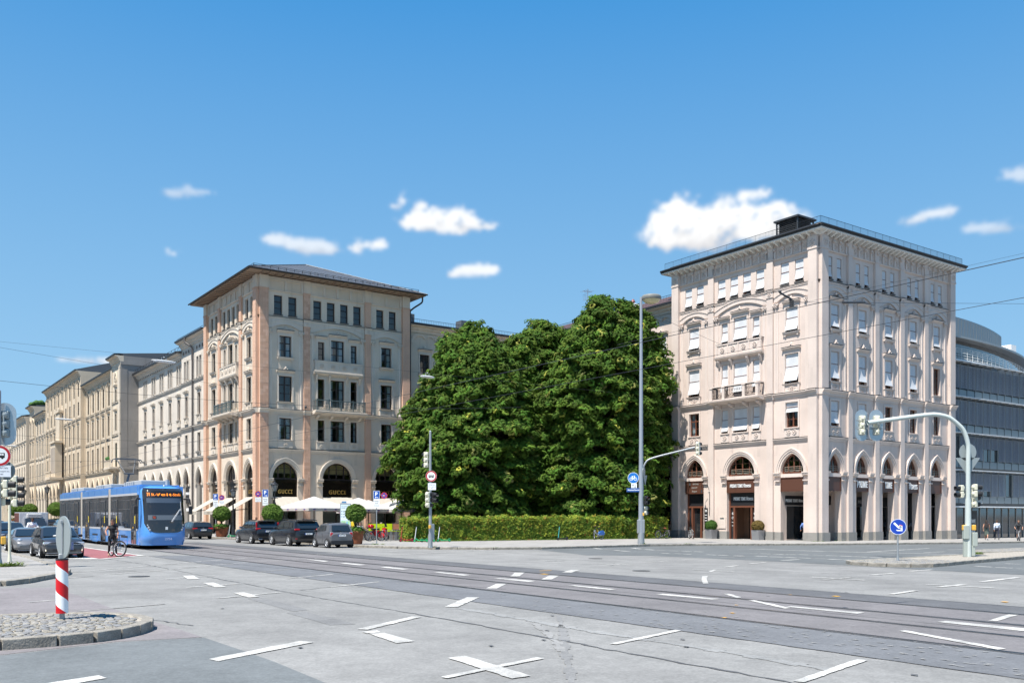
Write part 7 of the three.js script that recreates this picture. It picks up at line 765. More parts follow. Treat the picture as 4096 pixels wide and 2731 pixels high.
{
  const t = car('parked_car', 'silver grey sports coupe with round headlights behind the dark hatchback', { w: 1.83, c: [0.16, 0.162, 0.168], st: [[2.2, 0.24, 0.44, 0.72], [2.12, 0.16, 0.56, 0.84], [1.85, 0.13, 0.7, 0.95], [1.3, 0.13, 0.78, 1], [0.8, 0.13, 0.84, 0.98], [-0.2, 0.14, 0.86, 0.97], [-1.2, 0.16, 0.9, 1], [-1.8, 0.2, 0.8, 0.97], [-2.15, 0.28, 0.66, 0.86], [-2.2, 0.36, 0.56, 0.78]], gh: [[0.95, 0.82], [0.25, 1.22], [-0.2, 1.28], [-0.8, 1.22], [-1.4, 1.02], [-1.85, 0.8]], gr: 0.66, win: [[[0.6, 0.87], [-0.55, 0.88], [-0.6, 1.18], [0.12, 1.19]], [[-0.62, 0.88], [-1.1, 0.9], [-0.95, 1.1], [-0.67, 1.17]]], wsTop: 1, rwTop: 3, ax: [1.18, -1.17], r: 0.33, sp: 5, mir: [0.62, 0.9], han: [-0.4], gaps: [-0.6, 0.7], belt: 0.84 }, 7.3, -54.9, 0);
  for (const s of [-1, 1]) { box(t, 'headlight', mLampGlass, [new THREE.SphereGeometry(0.15, 14, 10).scale(0.9, 0.72, 1.2).translate(s * 0.62, 0.66, 1.83)]); box(t, 'indicator', mat([0.6, 0.2, 0.03], 0.3), [rb(0.1, 0.05, 0.06, 0.02, s * 0.72, 0.53, 1.98)]); box(t, 'air_intake', mTrim, [rb(0.36, 0.14, 0.08, 0.03, s * 0.52, 0.34, 2.1)]); } box(t, 'air_intake', mTrim, [rb(0.5, 0.1, 0.06, 0.03, 0, 0.33, 2.17)]); box(t, 'front_lip', mChrome, [rb(1.45, 0.03, 0.1, 0.012, 0, 0.15, 2.1)]); box(t, 'emission_sticker', mat([0.02, 0.3, 0.1], 0.5), [bx(0.08, 0.08, 0.005, -0.55, 0.9, 0.85, -1)]);
}
// black wagons and the small car parked along the kerb, seen from behind
const wagonGh = (z0, zr, y0, yr) => [[z0, y0], [z0 - 0.75, yr - 0.05], [z0 - 1.3, yr], [zr + 0.75, yr - 0.01], [zr + 0.18, yr - 0.08], [zr - 0.12, y0 + 0.02]];
{
  const t = car('parked_car', 'black sport utility car with tall red tail lamps up the rear pillars', { w: 1.92, c: [0.012, 0.013, 0.017], st: sedanSt(4.7, 1.06, 1.02, 1.1).map(([z, b, y, k]) => [z, b + 0.05, y + 0.02, k]), gh: wagonGh(1.0, -2.1, 1.08, 1.66), gr: 0.76, win: [[[0.62, 1.13], [-0.3, 1.14], [-0.3, 1.55], [0.16, 1.53]], [[-0.38, 1.14], [-1.2, 1.17], [-1.2, 1.53], [-0.38, 1.55]], [[-1.28, 1.18], [-1.78, 1.24], [-1.6, 1.5], [-1.28, 1.53]]], wsTop: 1, rwTop: 4, ax: [1.42, -1.45], r: 0.38, sp: 5, mir: [0.75, 1.15], mirM: mChrome, han: [-0.15, -1.05], gaps: [-0.34, 0.75], belt: 1.08 }, 23.75, -65.6, Math.PI);
  for (const s of [-1, 1]) { box(t, 'tail_light', mRed, [rb(0.1, 0.42, 0.1, 0.03, s * 0.8, 1.32, -2.12), rb(0.36, 0.14, 0.1, 0.03, s * 0.72, 1.06, -2.24)]); box(t, 'exhaust', mChrome, [rb(0.3, 0.08, 0.08, 0.03, s * 0.6, 0.34, -2.34)]); } box(t, 'roof_rail', mTrim, [rod([-0.66, 1.7, 0.1], [-0.66, 1.7, -1.7], 0.02), rod([0.66, 1.7, 0.1], [0.66, 1.7, -1.7], 0.02)]); box(t, 'spoiler', mTrim, [rb(1.3, 0.05, 0.3, 0.02, 0, 1.64, -2.05)]); box(t, 'bumper', mTrim, [rb(1.6, 0.2, 0.14, 0.05, 0, 0.4, -2.28)]); plateAt(t, 'M-XC 60', 0.9, -2.37, 1);
}
{
  const t = car('parked_car', 'black sport utility wagon with chrome strip across its tailgate', { w: 1.98, c: [0.012, 0.013, 0.016], st: sedanSt(5.05, 1.08, 1.05, 1.1).map(([z, b, y, k]) => [z, b + 0.05, y + 0.02, k]), gh: wagonGh(1.1, -2.28, 1.1, 1.72), gr: 0.77, win: [[[0.7, 1.15], [-0.3, 1.16], [-0.3, 1.6], [0.2, 1.58]], [[-0.38, 1.16], [-1.3, 1.18], [-1.3, 1.58], [-0.38, 1.6]], [[-1.38, 1.19], [-2.0, 1.22], [-1.75, 1.54], [-1.38, 1.58]]], wsTop: 1, rwTop: 4, ax: [1.5, -1.5], r: 0.39, sp: 10, mir: [0.8, 1.18], han: [-0.15, -1.1], gaps: [-0.34, 0.8], belt: 1.1 }, 24.0, -59.2, Math.PI);
  box(t, 'chrome_strip', mChrome, [rb(1.3, 0.025, 0.03, 0.008, 0, 1.02, -2.5), rb(1.2, 0.02, 0.02, 0.006, 0, 0.34, -2.48)]); for (const s of [-1, 1]) { box(t, 'tail_light', mRed, [rb(0.38, 0.12, 0.12, 0.04, s * 0.75, 1.1, -2.42)]); box(t, 'reflector', mRed, [rb(0.4, 0.04, 0.05, 0.015, s * 0.7, 0.5, -2.5)]); } box(t, 'roof_rail', mTrim, [rod([-0.68, 1.76, 0.2], [-0.68, 1.76, -1.8], 0.02), rod([0.68, 1.76, 0.2], [0.68, 1.76, -1.8], 0.02)]); box(t, 'spoiler', mTrim, [rb(1.35, 0.05, 0.3, 0.02, 0, 1.71, -2.2)]); box(t, 'bumper', mTrim, [rb(1.6, 0.16, 0.12, 0.05, 0, 0.38, -2.44)]); box(t, 'roof_aerial', mTrim, [ext([[0, 0], [0.2, 0], [0.16, 0.1]], 0.03).rotateY(Math.PI / 2).translate(0, 1.74, -1.6)]); plateAt(t, 'M-QS 7', 0.82, -2.535, 1);
}
{
  const t = car('parked_car', 'small grey two-seater car with rounded rear window parked nearest the corner', { w: 1.66, c: [0.13, 0.133, 0.14], st: [[1.34, 0.3, 0.7, 0.8], [1.25, 0.22, 0.84, 0.92], [0.95, 0.18, 0.98, 0.99], [0.4, 0.17, 1.0, 1], [-0.4, 0.17, 1.02, 1], [-0.95, 0.2, 1.04, 0.99], [-1.22, 0.24, 1.0, 0.94], [-1.34, 0.34, 0.86, 0.85]], gh: [[1.02, 0.98], [0.35, 1.48], [-0.1, 1.545], [-0.85, 1.53], [-1.0, 1.46], [-1.24, 1.0]], gr: 0.79, win: [[[0.7, 1.03], [-0.25, 1.04], [-0.25, 1.42], [0.34, 1.4]], [[-0.33, 1.04], [-0.62, 1.1], [-0.6, 1.4], [-0.33, 1.42]]], wsTop: 1, rwTop: 4, ax: [0.94, -0.93], r: 0.31, sp: 6, mir: [0.75, 1.05], mirM: mTrim, han: [-0.12], gaps: [-0.28, 0.72], belt: 1.0, gb: 0.95 }, 24.5, -54.0, Math.PI);
  box(t, 'roof_panel', mCarGlass, [bx(1.1, 0.02, 0.8, 0, 1.585, -0.45)]); box(t, 'bumper', mTrim, [rb(1.5, 0.28, 0.12, 0.05, 0, 0.34, -1.32)]); for (const s of [-1, 1]) { box(t, 'tail_light', mRed, [rb(0.19, 0.24, 0.08, 0.05, s * 0.66, 0.84, -1.28)]); box(t, 'tail_light_rim', mat([0.5, 0.5, 0.5], 0.3, { metalness: 0.6 }), [rb(0.24, 0.29, 0.05, 0.05, s * 0.66, 0.84, -1.265)]); } box(t, 'badge', mChrome, [bx(0.14, 0.05, 0.01, 0, 0.95, -1.33)]); box(t, 'wiper', mTrim, [rod([0, 1.05, -1.27], [0.3, 1.1, -1.25], 0.012)]); plateAt(t, 'M:X 1746', 0.78, -1.372, 1); box(t, 'safety_cell', mTrim, [rod([-0.81, 0.4, 0.5], [-0.81, 1.0, -0.3], 0.006)]);
}
const estateSpec = (c) => ({ w: 1.83, c, st: sedanSt(4.75, 0.98, 0.95, 1.0), gh: wagonGh(1.1, -2.15, 0.98, 1.5), gr: 0.74, win: [[[0.7, 1.02], [-0.25, 1.03], [-0.25, 1.4], [0.2, 1.38]], [[-0.33, 1.03], [-1.15, 1.05], [-1.15, 1.39], [-0.33, 1.4]], [[-1.23, 1.05], [-1.85, 1.08], [-1.6, 1.36], [-1.23, 1.39]]], wsTop: 1, rwTop: 4, ax: [1.4, -1.4], r: 0.33, sp: 10, mir: [0.75, 1.05], han: [-0.1, -1.0], gaps: [-0.3, 0.75], belt: 0.98 });
{
  const t = car('parked_car', 'black estate car beyond the tram front showing its rear lamps', estateSpec([0.012, 0.012, 0.014]), 23.9, -81.4, Math.PI); for (const s of [-1, 1]) box(t, 'tail_light', mRed, [rb(0.42, 0.14, 0.1, 0.04, s * 0.66, 0.9, -2.28)]); box(t, 'badge', mChrome, [torus(0.055, 0.012, 16, 5).translate(0, 0.93, -2.37)]); plateAt(t, 'M:SV 1025', 0.78, -2.395, 1); box(t, 'bumper', mTrim, [rb(1.5, 0.16, 0.1, 0.04, 0, 0.34, -2.3)]);
}
function frontCar(label, c, x, z, group) { const t = car('parked_car', label, estateSpec(c), x, z, 0, group); box(t, 'grille', mTrim, [rb(1.0, 0.12, 0.06, 0.02, 0, 0.68, 2.33), rb(1.1, 0.16, 0.06, 0.02, 0, 0.36, 2.35)]); for (const s of [-1, 1]) box(t, 'headlight', mLampGlass, [rb(0.38, 0.13, 0.14, 0.04, s * 0.68, 0.7, 2.24)]); plateAt(t, 'M', 0.5, 2.39, 0); return t; }
frontCar('dark blue saloon waiting behind the silver sports coupe', [0.018, 0.026, 0.04], 8.0, -68.5); frontCar('black car between the dark blue saloon and the white box van', [0.012, 0.012, 0.013], 9.6, -78.5); frontCar('dark grey saloon far back in the waiting queue', [0.04, 0.042, 0.046], 9.0, -88); frontCar('silver saloon at the tail of the waiting queue', [0.2, 0.2, 0.205], 10.2, -97);
for (const [z, c, l] of [[-91, [0.02, 0.02, 0.022], 'black estate parked at the kerb by the shop awnings'], [-112, [0.3, 0.3, 0.3], 'pale grey estate parked beside the long cream terrace'], [-146, [0.015, 0.02, 0.03], 'dark estate parked under the tower house'], [-158, [0.05, 0.05, 0.055], 'grey estate parked beyond the tower house']]) { const t = car('parked_car', l, estateSpec(c), 23.9, z, Math.PI); for (const s of [-1, 1]) box(t, 'tail_light', mRed, [rb(0.42, 0.14, 0.1, 0.04, s * 0.66, 0.9, -2.28)]); }
{ // white box van
  const t = thing('box_van', 'small white refrigerated box van queuing behind a cyclist in white', 'van', 10.6, Gy(10), -76.5, 0), m = paint([0.5, 0.52, 0.55]); mesh('cab', mg([skin([[1.9, 0.3, 0.62, 0.76], [1.82, 0.22, 0.9, 0.9], [1.5, 0.2, 1.05, 0.98], [0.9, 0.2, 1.14, 1], [0.2, 0.2, 1.16, 1]].map(([z, yb, yt, k]) => { const w = 0.88 * k, h = [[0, yb], [0.9, yb], [1, yb + 0.3], [1, yt - 0.15], [0.9, yt], [0, yt + 0.02]].map(([a, b]) => [a * w, b, z]); return [...h, ...h.slice(0, -1).reverse().map(([a, b, c]) => [-a, b, c])]; })), bb(-0.74, 0.74, 1.1, 1.75, -0.2, 0.25)]), m, t);
  mesh('windscreen', mg([skin([[[-0.72, 1.16, 0.95], [0.72, 1.16, 0.95]], [[-0.64, 1.74, 0.3], [0.64, 1.74, 0.3]]], false)]), mCarGlass, t); mesh('cargo_box', mg([rb(1.95, 1.75, 2.6, 0.04, 0, 1.32, -1.5)]), mat([0.42, 0.44, 0.47], 0.5), t); mesh('cooling_unit', mg([rb(1.0, 0.3, 0.4, 0.05, 0, 1.95, 0.0), ...[0, 1, 2, 3].map(i => bx(0.8, 0.02, 0.02, 0, 1.86 + i * 0.06, 0.21))]), mat([0.5, 0.5, 0.5], 0.6), t); wheels(t, 0.88, 0.32, [1.2, -1.9], 6); box(t, 'grille', mTrim, [rb(1.0, 0.14, 0.06, 0.02, 0, 0.72, 1.87)]); for (const s of [-1, 1]) { box(t, 'headlight', mLampGlass, [rb(0.26, 0.2, 0.1, 0.04, s * 0.68, 0.78, 1.76)]); box(t, 'mirror', mTrim, [rb(0.14, 0.22, 0.1, 0.03, s * 0.98, 1.25, 0.75)]); } mesh('side_panel', mg([bb(-0.985, -0.978, 0.5, 2.15, -2.75, -0.25)]), mat([0.12, 0.04, 0.03], 0.6), t);
}
// ---------- tram ----------
{
  const t = thing('tram', 'blue low-floor tram with orange destination display and raised pantograph', 'tram', 14.5, Gy(14.5), -54.9, 0);
  const mBlue = new THREE.MeshPhysicalMaterial({ color: lin(0.085, 0.295, 0.7), roughness: 0.35, clearcoat: 1, clearcoatRoughness: 0.06 }), mGrey = mat([0.42, 0.44, 0.46], 0.5), mGl = new THREE.MeshPhysicalMaterial({ color: lin(0.022, 0.02, 0.019), roughness: 0.05, clearcoat: 1, clearcoatRoughness: 0.03 }), mDoorLine = mat([0.1, 0.1, 0.1], 0.5), mRoofG = mat([0.36, 0.37, 0.37], 0.6), hw = 1.28;
  // cab: surface defined by height and position round the nose
  const nose = y => y < 0.95 ? lerp(-0.14, 0.0, sm(clamp((y - 0.25) / 0.5))) : y < 3.5 ? -0.62 * Math.pow((y - 0.95) / 2.55, 1.5) : -0.62 - 0.75 * Math.pow((y - 3.5) / 0.27, 2), half = y => y < 0.6 ? lerp(1.2, hw, sm((y - 0.25) / 0.35)) : y < 3.3 ? hw : lerp(hw, 1.05, Math.pow((y - 3.3) / 0.47, 2));
  const surf = (y, q, off = 0) => { const a = q * Math.PI / 2, e = 0.55, D = 1.15, x = Math.sign(Math.sin(a)) * Math.pow(Math.abs(Math.sin(a)), e), z = Math.pow(Math.max(0, Math.cos(a)), 0.8); const X = x * (half(y) + off * 0.9), Zf = nose(y); return [X, y, Zf - D * (1 - z) + off * (z > 0.25 ? 1 : 0.3)]; };
  const patch = (q0, q1, y0, y1, off, nq = 24, ny = 14) => { const pos = [], uv = [], idx = []; for (let j = 0; j <= ny; j++) for (let i = 0; i <= nq; i++) { const q = lerp(q0, q1, i / nq), y = lerp(typeof y0 === 'function' ? y0(q) : y0, y1, j / ny); pos.push(...surf(y, q, off)); uv.push(i / nq, j / ny); } for (let j = 0; j < ny; j++) for (let i = 0; i < nq; i++) { const a = j * (nq + 1) + i; idx.push(a, a + 1, a + nq + 1, a + 1, a + nq + 2, a + nq + 1); } const g = new THREE.BufferGeometry(); g.setAttribute('position', new THREE.Float32BufferAttribute(pos, 3)); g.setAttribute('uv', new THREE.Float32BufferAttribute(uv, 2)); g.setIndex(idx); g.computeVertexNormals(); return flat(g); };
  mesh('cab', mg([patch(-1, 1, 0.25, 3.76, 0, 40, 26), bb(-hw + 0.03, hw - 0.03, 0.26, 3.7, -1.5, -1.15)]), mBlue, t);
  const ws = mesh('windscreen', mg([patch(-0.6, 0.6, q => 0.98 + 1.1 * Math.pow(Math.abs(q) / 0.6, 2.6) * 0.5, 3.745, 0.014)]), mGl, t);
  const disp = canvasMat(512, 96, (x, w, h) => { x.fillStyle = '#0b0d12'; x.fillRect(0, 0, w, h); x.fillStyle = '#ff8a1c'; x.font = 'bold 66px sans-serif'; x.fillText('31', 30, 70); x.font = 'bold 52px sans-serif'; x.fillText('St.-Veit-Straße', 122, 68, 370); }, 0.4, { emissive: 0xffffff, emissiveIntensity: 0.55 }); disp.emissiveMap = disp.map; mesh('destination_display', patch(-0.44, 0.44, 3.02, 3.4, 0.022, 14, 3), disp, ws);
  mesh('dashboard', mg([patch(-0.4, 0.4, 1.72, 2.0, 0.018, 12, 3)]), mat([0.1, 0.12, 0.14], 0.4), ws); mesh('route_number', patch(-0.24, -0.13, 1.78, 1.96, 0.024, 4, 2), canvasMat(64, 48, (x, w, h) => { x.fillStyle = '#1a0c08'; x.fillRect(0, 0, w, h); x.fillStyle = '#e0502c'; x.font = 'bold 40px sans-serif'; x.fillText('72', 8, 38); }), ws); mesh('sun_visor', mg([patch(-0.42, 0.42, 2.72, 3.0, 0.018, 12, 3)]), mat([0.06, 0.08, 0.11], 0.3), ws); mesh('wiper', mg([rod([0.25, 1.62, 0.06], [0.78, 2.35, -0.13], 0.018), rod([0.3, 1.62, 0.06], [0.83, 2.35, -0.13], 0.012), rod([0.86, 2.0, -0.1], [0.86, 2.8, -0.3], 0.014)]), mGrey, ws);
  for (const s of [-1, 1]) { for (const [q, y, r] of [[0.42, 1.42, 0.05], [0.385, 1.27, 0.075], [0.34, 1.14, 0.07]]) { const p = surf(y, s * q, 0.02); mesh('headlight', mg([sph(r, 0, 0, 0, 12, 8)]), mLampGlass, t, p[0], y, p[2] - r * 0.5); } const A = mesh('mirror_arm', mg([tube([[0, 2.95, -0.95], [-0.26, 2.95, -0.75], [-0.3, 2.6, -0.7]].map(([a, b, c]) => [s * (hw - 0.03 - a), b, c]), 0.05, 10, 6), rb(0.2, 0.5, 0.16, 0.04, s * (hw + 0.28), 2.3, -0.7)]), mTrim, t); }
  mesh('crest', mg([bx(0.13, 0.16, 0.02, 0, 1.24, 0.0)]), mWhite, t); mesh('roof_marker_light', mg([sph(0.05, 0, 3.72, -0.62)]), mWhite, t); mesh('fleet_number', mg([text('2754', 0.13, 0.01, FB).translate(0.1, 0.62, 0.01)]), mat([0.4, 0.5, 0.7], 0.5), t);
  for (const s of [-1, 1]) { const F = (z0, z1, y0, y1, o = 0.008) => bb(s > 0 ? hw - 0.01 : -hw - o, s > 0 ? hw + o : -hw + 0.01, y0, y1, z0, z1); mesh('cab_window', mg([F(-1.5, -1.18, 1.25, 3.2, 0.012)]), mGl, t); }
  const side = (n, z0, z1, y0, y1, m, o, s, par = t) => mesh(n, mg([bb(s > 0 ? hw - 0.02 : -hw - o, s > 0 ? hw + o : -hw + 0.02, y0, y1, z0, z1)]), m, par);
  const mods = [[-1.5, -8.5, [[-1.75, -2.85], [-6.5, -7.9]], [-3.1, -6.3]], [-9.25, -17.75, [[-10.0, -11.4], [-15.2, -16.6]], [-11.7, -15.0]], [-18.5, -27.0, [[-19.3, -20.7], [-24.7, -26.1]], [-21.0, -24.5]]];
  mods.forEach(([z0, z1, doors, win], k) => {
    const b = mesh('module', mg([bb(-hw, hw, 0.26, 1.1, z1, z0), bb(-hw, hw, 3.3, 3.7, z1, z0), bb(-hw + 0.04, hw - 0.04, 1.1, 3.3, z1, z0), bb(-1.12, 1.12, 3.7, 3.79, z1, z0)]), mBlue, t);
    for (const s of [-1, 1]) { side('stripe', z1, z0, 1.08, 1.2, mGrey, 0.012, s, b); side('stripe', z1, z0, 3.18, 3.31, mGrey, 0.012, s, b); side('window_band', z1, z0, 1.2, 3.18, mGl, 0.004, s, b);
      for (const [d0, d1] of doors) { const dr = mesh('door', mg([bb(s > 0 ? hw - 0.02 : -hw - 0.02, s > 0 ? hw + 0.02 : -hw + 0.02, 0.3, 3.0, d1, d0)]), mGl, b); mesh('door_frame', mg([d0, d1, (d0 + d1) / 2].map(z => bb(s > 0 ? hw + 0.02 : -hw - 0.032, s > 0 ? hw + 0.032 : -hw - 0.02, 0.32, 2.95, z - 0.03, z + 0.03)).concat([bb(s > 0 ? hw + 0.02 : -hw - 0.032, s > 0 ? hw + 0.032 : -hw - 0.02, 2.9, 2.98, d1, d0)])), mDoorLine, dr); mesh('door_sticker', mg([bb(s > 0 ? hw + 0.021 : -hw - 0.026, s > 0 ? hw + 0.026 : -hw - 0.021, 1.5, 1.95, d0 - 0.3, d0 - 0.16)]), mat([0.8, 0.62, 0.03], 0.5), dr); mesh('door_button', mg([bb(s > 0 ? hw + 0.02 : -hw - 0.05, s > 0 ? hw + 0.05 : -hw - 0.02, 1.2, 1.32, (d0 + d1) / 2 - 0.1, (d0 + d1) / 2 - 0.02)]), mYellow, dr); }
      mesh('window_frame', mg([win[0], lerp(...win, 0.36), lerp(...win, 0.68), win[1]].map(z => bb(s > 0 ? hw + 0.004 : -hw - 0.012, s > 0 ? hw + 0.012 : -hw - 0.004, 1.22, 2.92, z - 0.02, z + 0.02)).concat([bb(s > 0 ? hw + 0.004 : -hw - 0.012, s > 0 ? hw + 0.012 : -hw - 0.004, 2.36, 2.39, win[1], win[0]), bb(s > 0 ? hw + 0.004 : -hw - 0.012, s > 0 ? hw + 0.012 : -hw - 0.004, 2.9, 2.93, win[1], win[0])])), mDoorLine, b); mesh('bogie_cover', mg([bb(s > 0 ? hw - 0.02 : -hw - 0.03, s > 0 ? hw + 0.03 : -hw + 0.02, 0.2, 0.62, (win[0] + win[1]) / 2 - 0.75, (win[0] + win[1]) / 2 + 0.75)]), mBlue, b); mesh('wheel_arch_gap', mg([bb(s > 0 ? hw - 0.02 : -hw - 0.012, s > 0 ? hw + 0.012 : -hw + 0.02, 0.62, 0.74, (win[0] + win[1]) / 2 - 0.85, (win[0] + win[1]) / 2 + 0.85)]), mTrim, b); for (const q of [0.25, 0.5, 0.75]) side('panel_joint', lerp(z0, z1, q) - 0.012, lerp(z0, z1, q) + 0.012, 3.32, 3.69, mat([0.03, 0.1, 0.35], 0.5), 0.006, s, b); }
    for (let w = 0; w < 2; w++) mesh('bogie_wheel', memo('bgw', () => mg([cy(0.3, 0.3, 2.1, 0, -1.05, 0, 18).rotateZ(Math.PI / 2)])), mTrim, b, 0, 0.31, (win[0] + win[1]) / 2 + (w ? 0.8 : -0.8)); mesh('underframe', mg([bb(-1.05, 1.05, 0.14, 0.3, z1 + 0.4, z0 - 0.4)]), mTrim, b);
    mesh('roof_box', mg([rb(1.7, 0.3, (z0 - z1) * 0.55, 0.06, 0, 3.95, (z0 + z1) / 2 + 0.6), ...[...Array(5)].map((_, i) => bx(0.08, 0.22, 0.3, -0.9, 3.93, (z0 + z1) / 2 - 1.2 + i * 0.5))]), mRoofG, b);
  });
  for (const z of [-8.87, -18.13]) { mesh('gangway', mg([...Array(7)].map((_, i) => rb(2.4 + (i % 2) * 0.06, 3.35, 0.09, 0.03, 0, 2.0, z - 0.33 + i * 0.11))), mat([0.2, 0.195, 0.185], 0.8), t); mesh('gangway_edge', mg([rb(0.06, 3.4, 0.72, 0.02, -1.23, 2.0, z), rb(0.06, 3.4, 0.72, 0.02, 1.23, 2.0, z)]), mat([0.4, 0.38, 0.33], 0.6), t); }
  const pz = -9.6; mesh('pantograph', mg([rod([0, 3.85, pz - 0.5], [0, 4.75, pz + 0.5], 0.09, 0.07), rod([-0.2, 3.9, pz - 0.5], [0.2, 3.9, pz - 0.5], 0.08), rod([-0.25, 4.75, pz + 0.5], [-0.6, 5.75, pz - 0.4], 0.04), rod([0.25, 4.75, pz + 0.5], [0.6, 5.75, pz - 0.4], 0.04), rod([-0.3, 4.75, pz + 0.5], [0.3, 4.75, pz + 0.5], 0.05), rod([-0.6, 5.74, pz - 0.4], [0.6, 5.74, pz - 0.4], 0.03), tube([[-0.95, 5.5, pz - 0.4], [-0.8, 5.72, pz - 0.4], [-0.5, 5.79, pz - 0.4], [0.5, 5.79, pz - 0.4], [0.8, 5.72, pz - 0.4], [0.95, 5.5, pz - 0.4]], 0.03, 30, 6), tube([[-0.95, 5.5, pz - 0.1], [-0.8, 5.72, pz - 0.1], [0.8, 5.72, pz - 0.1], [0.95, 5.5, pz - 0.1]], 0.03, 30, 6)]), mat([0.08, 0.085, 0.09], 0.5, { metalness: 0.3 }), t); mesh('roof_aerial', mg([cy(0.1, 0.1, 0.35, 0.55, 3.78, -2.0)]), mRoofG, t);
}

// ---------- bicycles and scooters ----------
const bikeWheel = (r) => memo('bw' + r, () => ({ tyre: mg([torus(r, 0.034, 28, 7)]), rim: mg([torus(r - 0.038, 0.018, 28, 5)]), spokes: mg([...[...Array(18)].map((_, i) => { const a = i / 18 * Math.PI * 2; return rod([0, 0, (i % 2 ? 0.025 : -0.025)], [(r - 0.03) * Math.cos(a), (r - 0.03) * Math.sin(a), 0], 0.0022, 0.0022, 4); }), cy(0.03, 0.03, 0.09, 0, -0.045, 0, 8).rotateX(Math.PI / 2)]) }));
// forward is local +x
function bicycle(label, x, z, ry, o = {}) {
  const t = thing('bicycle', label, 'bicycle', x, o.y ?? Gy(x) + 0.12, z, ry, o.group), r = o.r ?? 0.34, c = mat(o.c ?? [0.02, 0.02, 0.022], 0.35, { metalness: 0.3 }), hb = o.hb ?? 1.02, W = bikeWheel(r), st = o.steer ?? 0;
  t.rotation.order = 'YXZ'; t.rotation.x = o.lean ?? 0.1;
  const wheel = (xx, s) => { const w = mesh('wheel', W.tyre, mTyre, t, xx, r + 0.022, 0, s); mesh('rim', W.rim, o.rimM ?? mRim, w); mesh('spokes', W.spokes, mSteel, w); return w; }; wheel(-0.53, 0); wheel(0.55, st);
  const bbk = [-0.08, 0.3, 0], seat = [-0.2, 0.82, 0], head = [0.36, 0.86, 0], hd2 = [0.4, 0.66, 0], rear = [-0.53, r + 0.022, 0];
  mesh('frame', mg(o.step ? [rod(bbk, seat, 0.018), rod(hd2, bbk, 0.024), rod(rear, bbk, 0.013), rod(rear, [-0.17, 0.7, 0], 0.012), rod(head, hd2, 0.022), tube([head, [0.15, 0.56, 0], [-0.05, 0.42, 0], [-0.12, 0.42, 0]], 0.02, 14, 7)] : [rod(bbk, seat, 0.018), rod(bbk, hd2, 0.022), rod(seat.map((v, i) => i === 1 ? 0.74 : v), head, 0.019), rod(rear, bbk, 0.012), rod(rear, [-0.18, 0.74, 0], 0.011), rod(head, hd2, 0.022)]), c, t);
  mesh('fork', mg([rod([0.4, 0.68, 0.05], [0.55, r + 0.022, 0.055], 0.012), rod([0.4, 0.68, -0.05], [0.55, r + 0.022, -0.055], 0.012), rod([0.4, 0.68, -0.06], [0.4, 0.68, 0.06], 0.016)]), o.forkM ?? c, t);
  mesh('handlebar', mg([rod([0.36, 0.86, 0], [0.33, hb, 0], 0.014), tube([[0.2, hb + 0.03, -0.29], [0.28, hb + 0.03, -0.24], [0.33, hb, -0.05], [0.33, hb, 0.05], [0.28, hb + 0.03, 0.24], [0.2, hb + 0.03, 0.29]], 0.013, 20, 6), rod([0.18, hb + 0.03, -0.29], [0.28, hb + 0.03, -0.25], 0.019), rod([0.18, hb + 0.03, 0.29], [0.28, hb + 0.03, 0.25], 0.019)]), mTrim, t);
  mesh('saddle', mg([new THREE.SphereGeometry(0.12, 12, 8).scale(1.05, 0.38, 0.75).translate(-0.27, 0.95, 0), new THREE.SphereGeometry(0.07, 10, 6).scale(1.9, 0.45, 0.5).translate(-0.13, 0.945, 0), rod(seat, [-0.23, 0.94, 0], 0.014)]), mat(o.sad ?? [0.02, 0.018, 0.016], 0.6), t);
  mesh('crank', mg([torus(0.09, 0.012, 16, 5).translate(-0.08, 0.3, 0.05), rod([-0.08, 0.3, 0.07], [0.06, 0.2, 0.07], 0.012), rod([-0.08, 0.3, -0.07], [-0.22, 0.4, -0.07], 0.012), bx(0.09, 0.02, 0.08, 0.06, 0.19, 0.12), bx(0.09, 0.02, 0.08, -0.22, 0.41, -0.12)]), mSteel, t);
  if (o.guards) mesh('mudguards', mg([torus(r + 0.045, 0.012, 20, 5, Math.PI * 0.9).rotateZ(0.35).translate(-0.53, r + 0.02, 0), torus(r + 0.045, 0.012, 20, 5, Math.PI * 0.65).rotateZ(0.9).translate(0.55, r + 0.02, 0)]), o.gm ?? c, t);
  if (o.rack) mesh('carrier', mg([bb(-0.78, -0.32, 0.76, 0.775, -0.06, 0.06), rod([-0.7, 0.76, 0.06], [-0.53, r, 0.06], 0.007), rod([-0.7, 0.76, -0.06], [-0.53, r, -0.06], 0.007)]), mSteel, t);
  if (o.basket) mesh('basket', mg([...[0, 1, 2, 3].map(i => torus(0.16 + i * 0.012, 0.006, 16, 4).rotateX(Math.PI / 2).translate(0.56, 0.84 + i * 0.075, 0)), ...[...Array(12)].map((_, i) => { const a = i / 12 * 6.283; return rod([0.56 + 0.16 * Math.cos(a), 0.84, 0.16 * Math.sin(a)], [0.56 + 0.2 * Math.cos(a), 1.07, 0.2 * Math.sin(a)], 0.005, 0.005, 4); })]), mTrim, t);
  if (o.skirt) mesh('rear_fairing', mg([ext([[-0.92, 0.42], [-0.2, 0.36], [-0.12, 0.56], [-0.4, 0.72], [-0.75, 0.74], [-0.95, 0.6]], 0.12, 0.02).translate(0, 0, -0.06)]), mat(o.skirt, 0.4), t);
  if (o.stand !== 0) mesh('kickstand', mg([rod([-0.12, 0.3, 0.04], [-0.2, 0.02, 0.17], 0.009)]), mSteel, t);
  if (o.lamp) mesh('lamp', mg([sph(0.05, 0.5, 0.74, 0), rb(0.03, 0.05, 0.05, 0.01, -0.9, 0.62, 0)]), mLampGlass, t);
  return t;
}
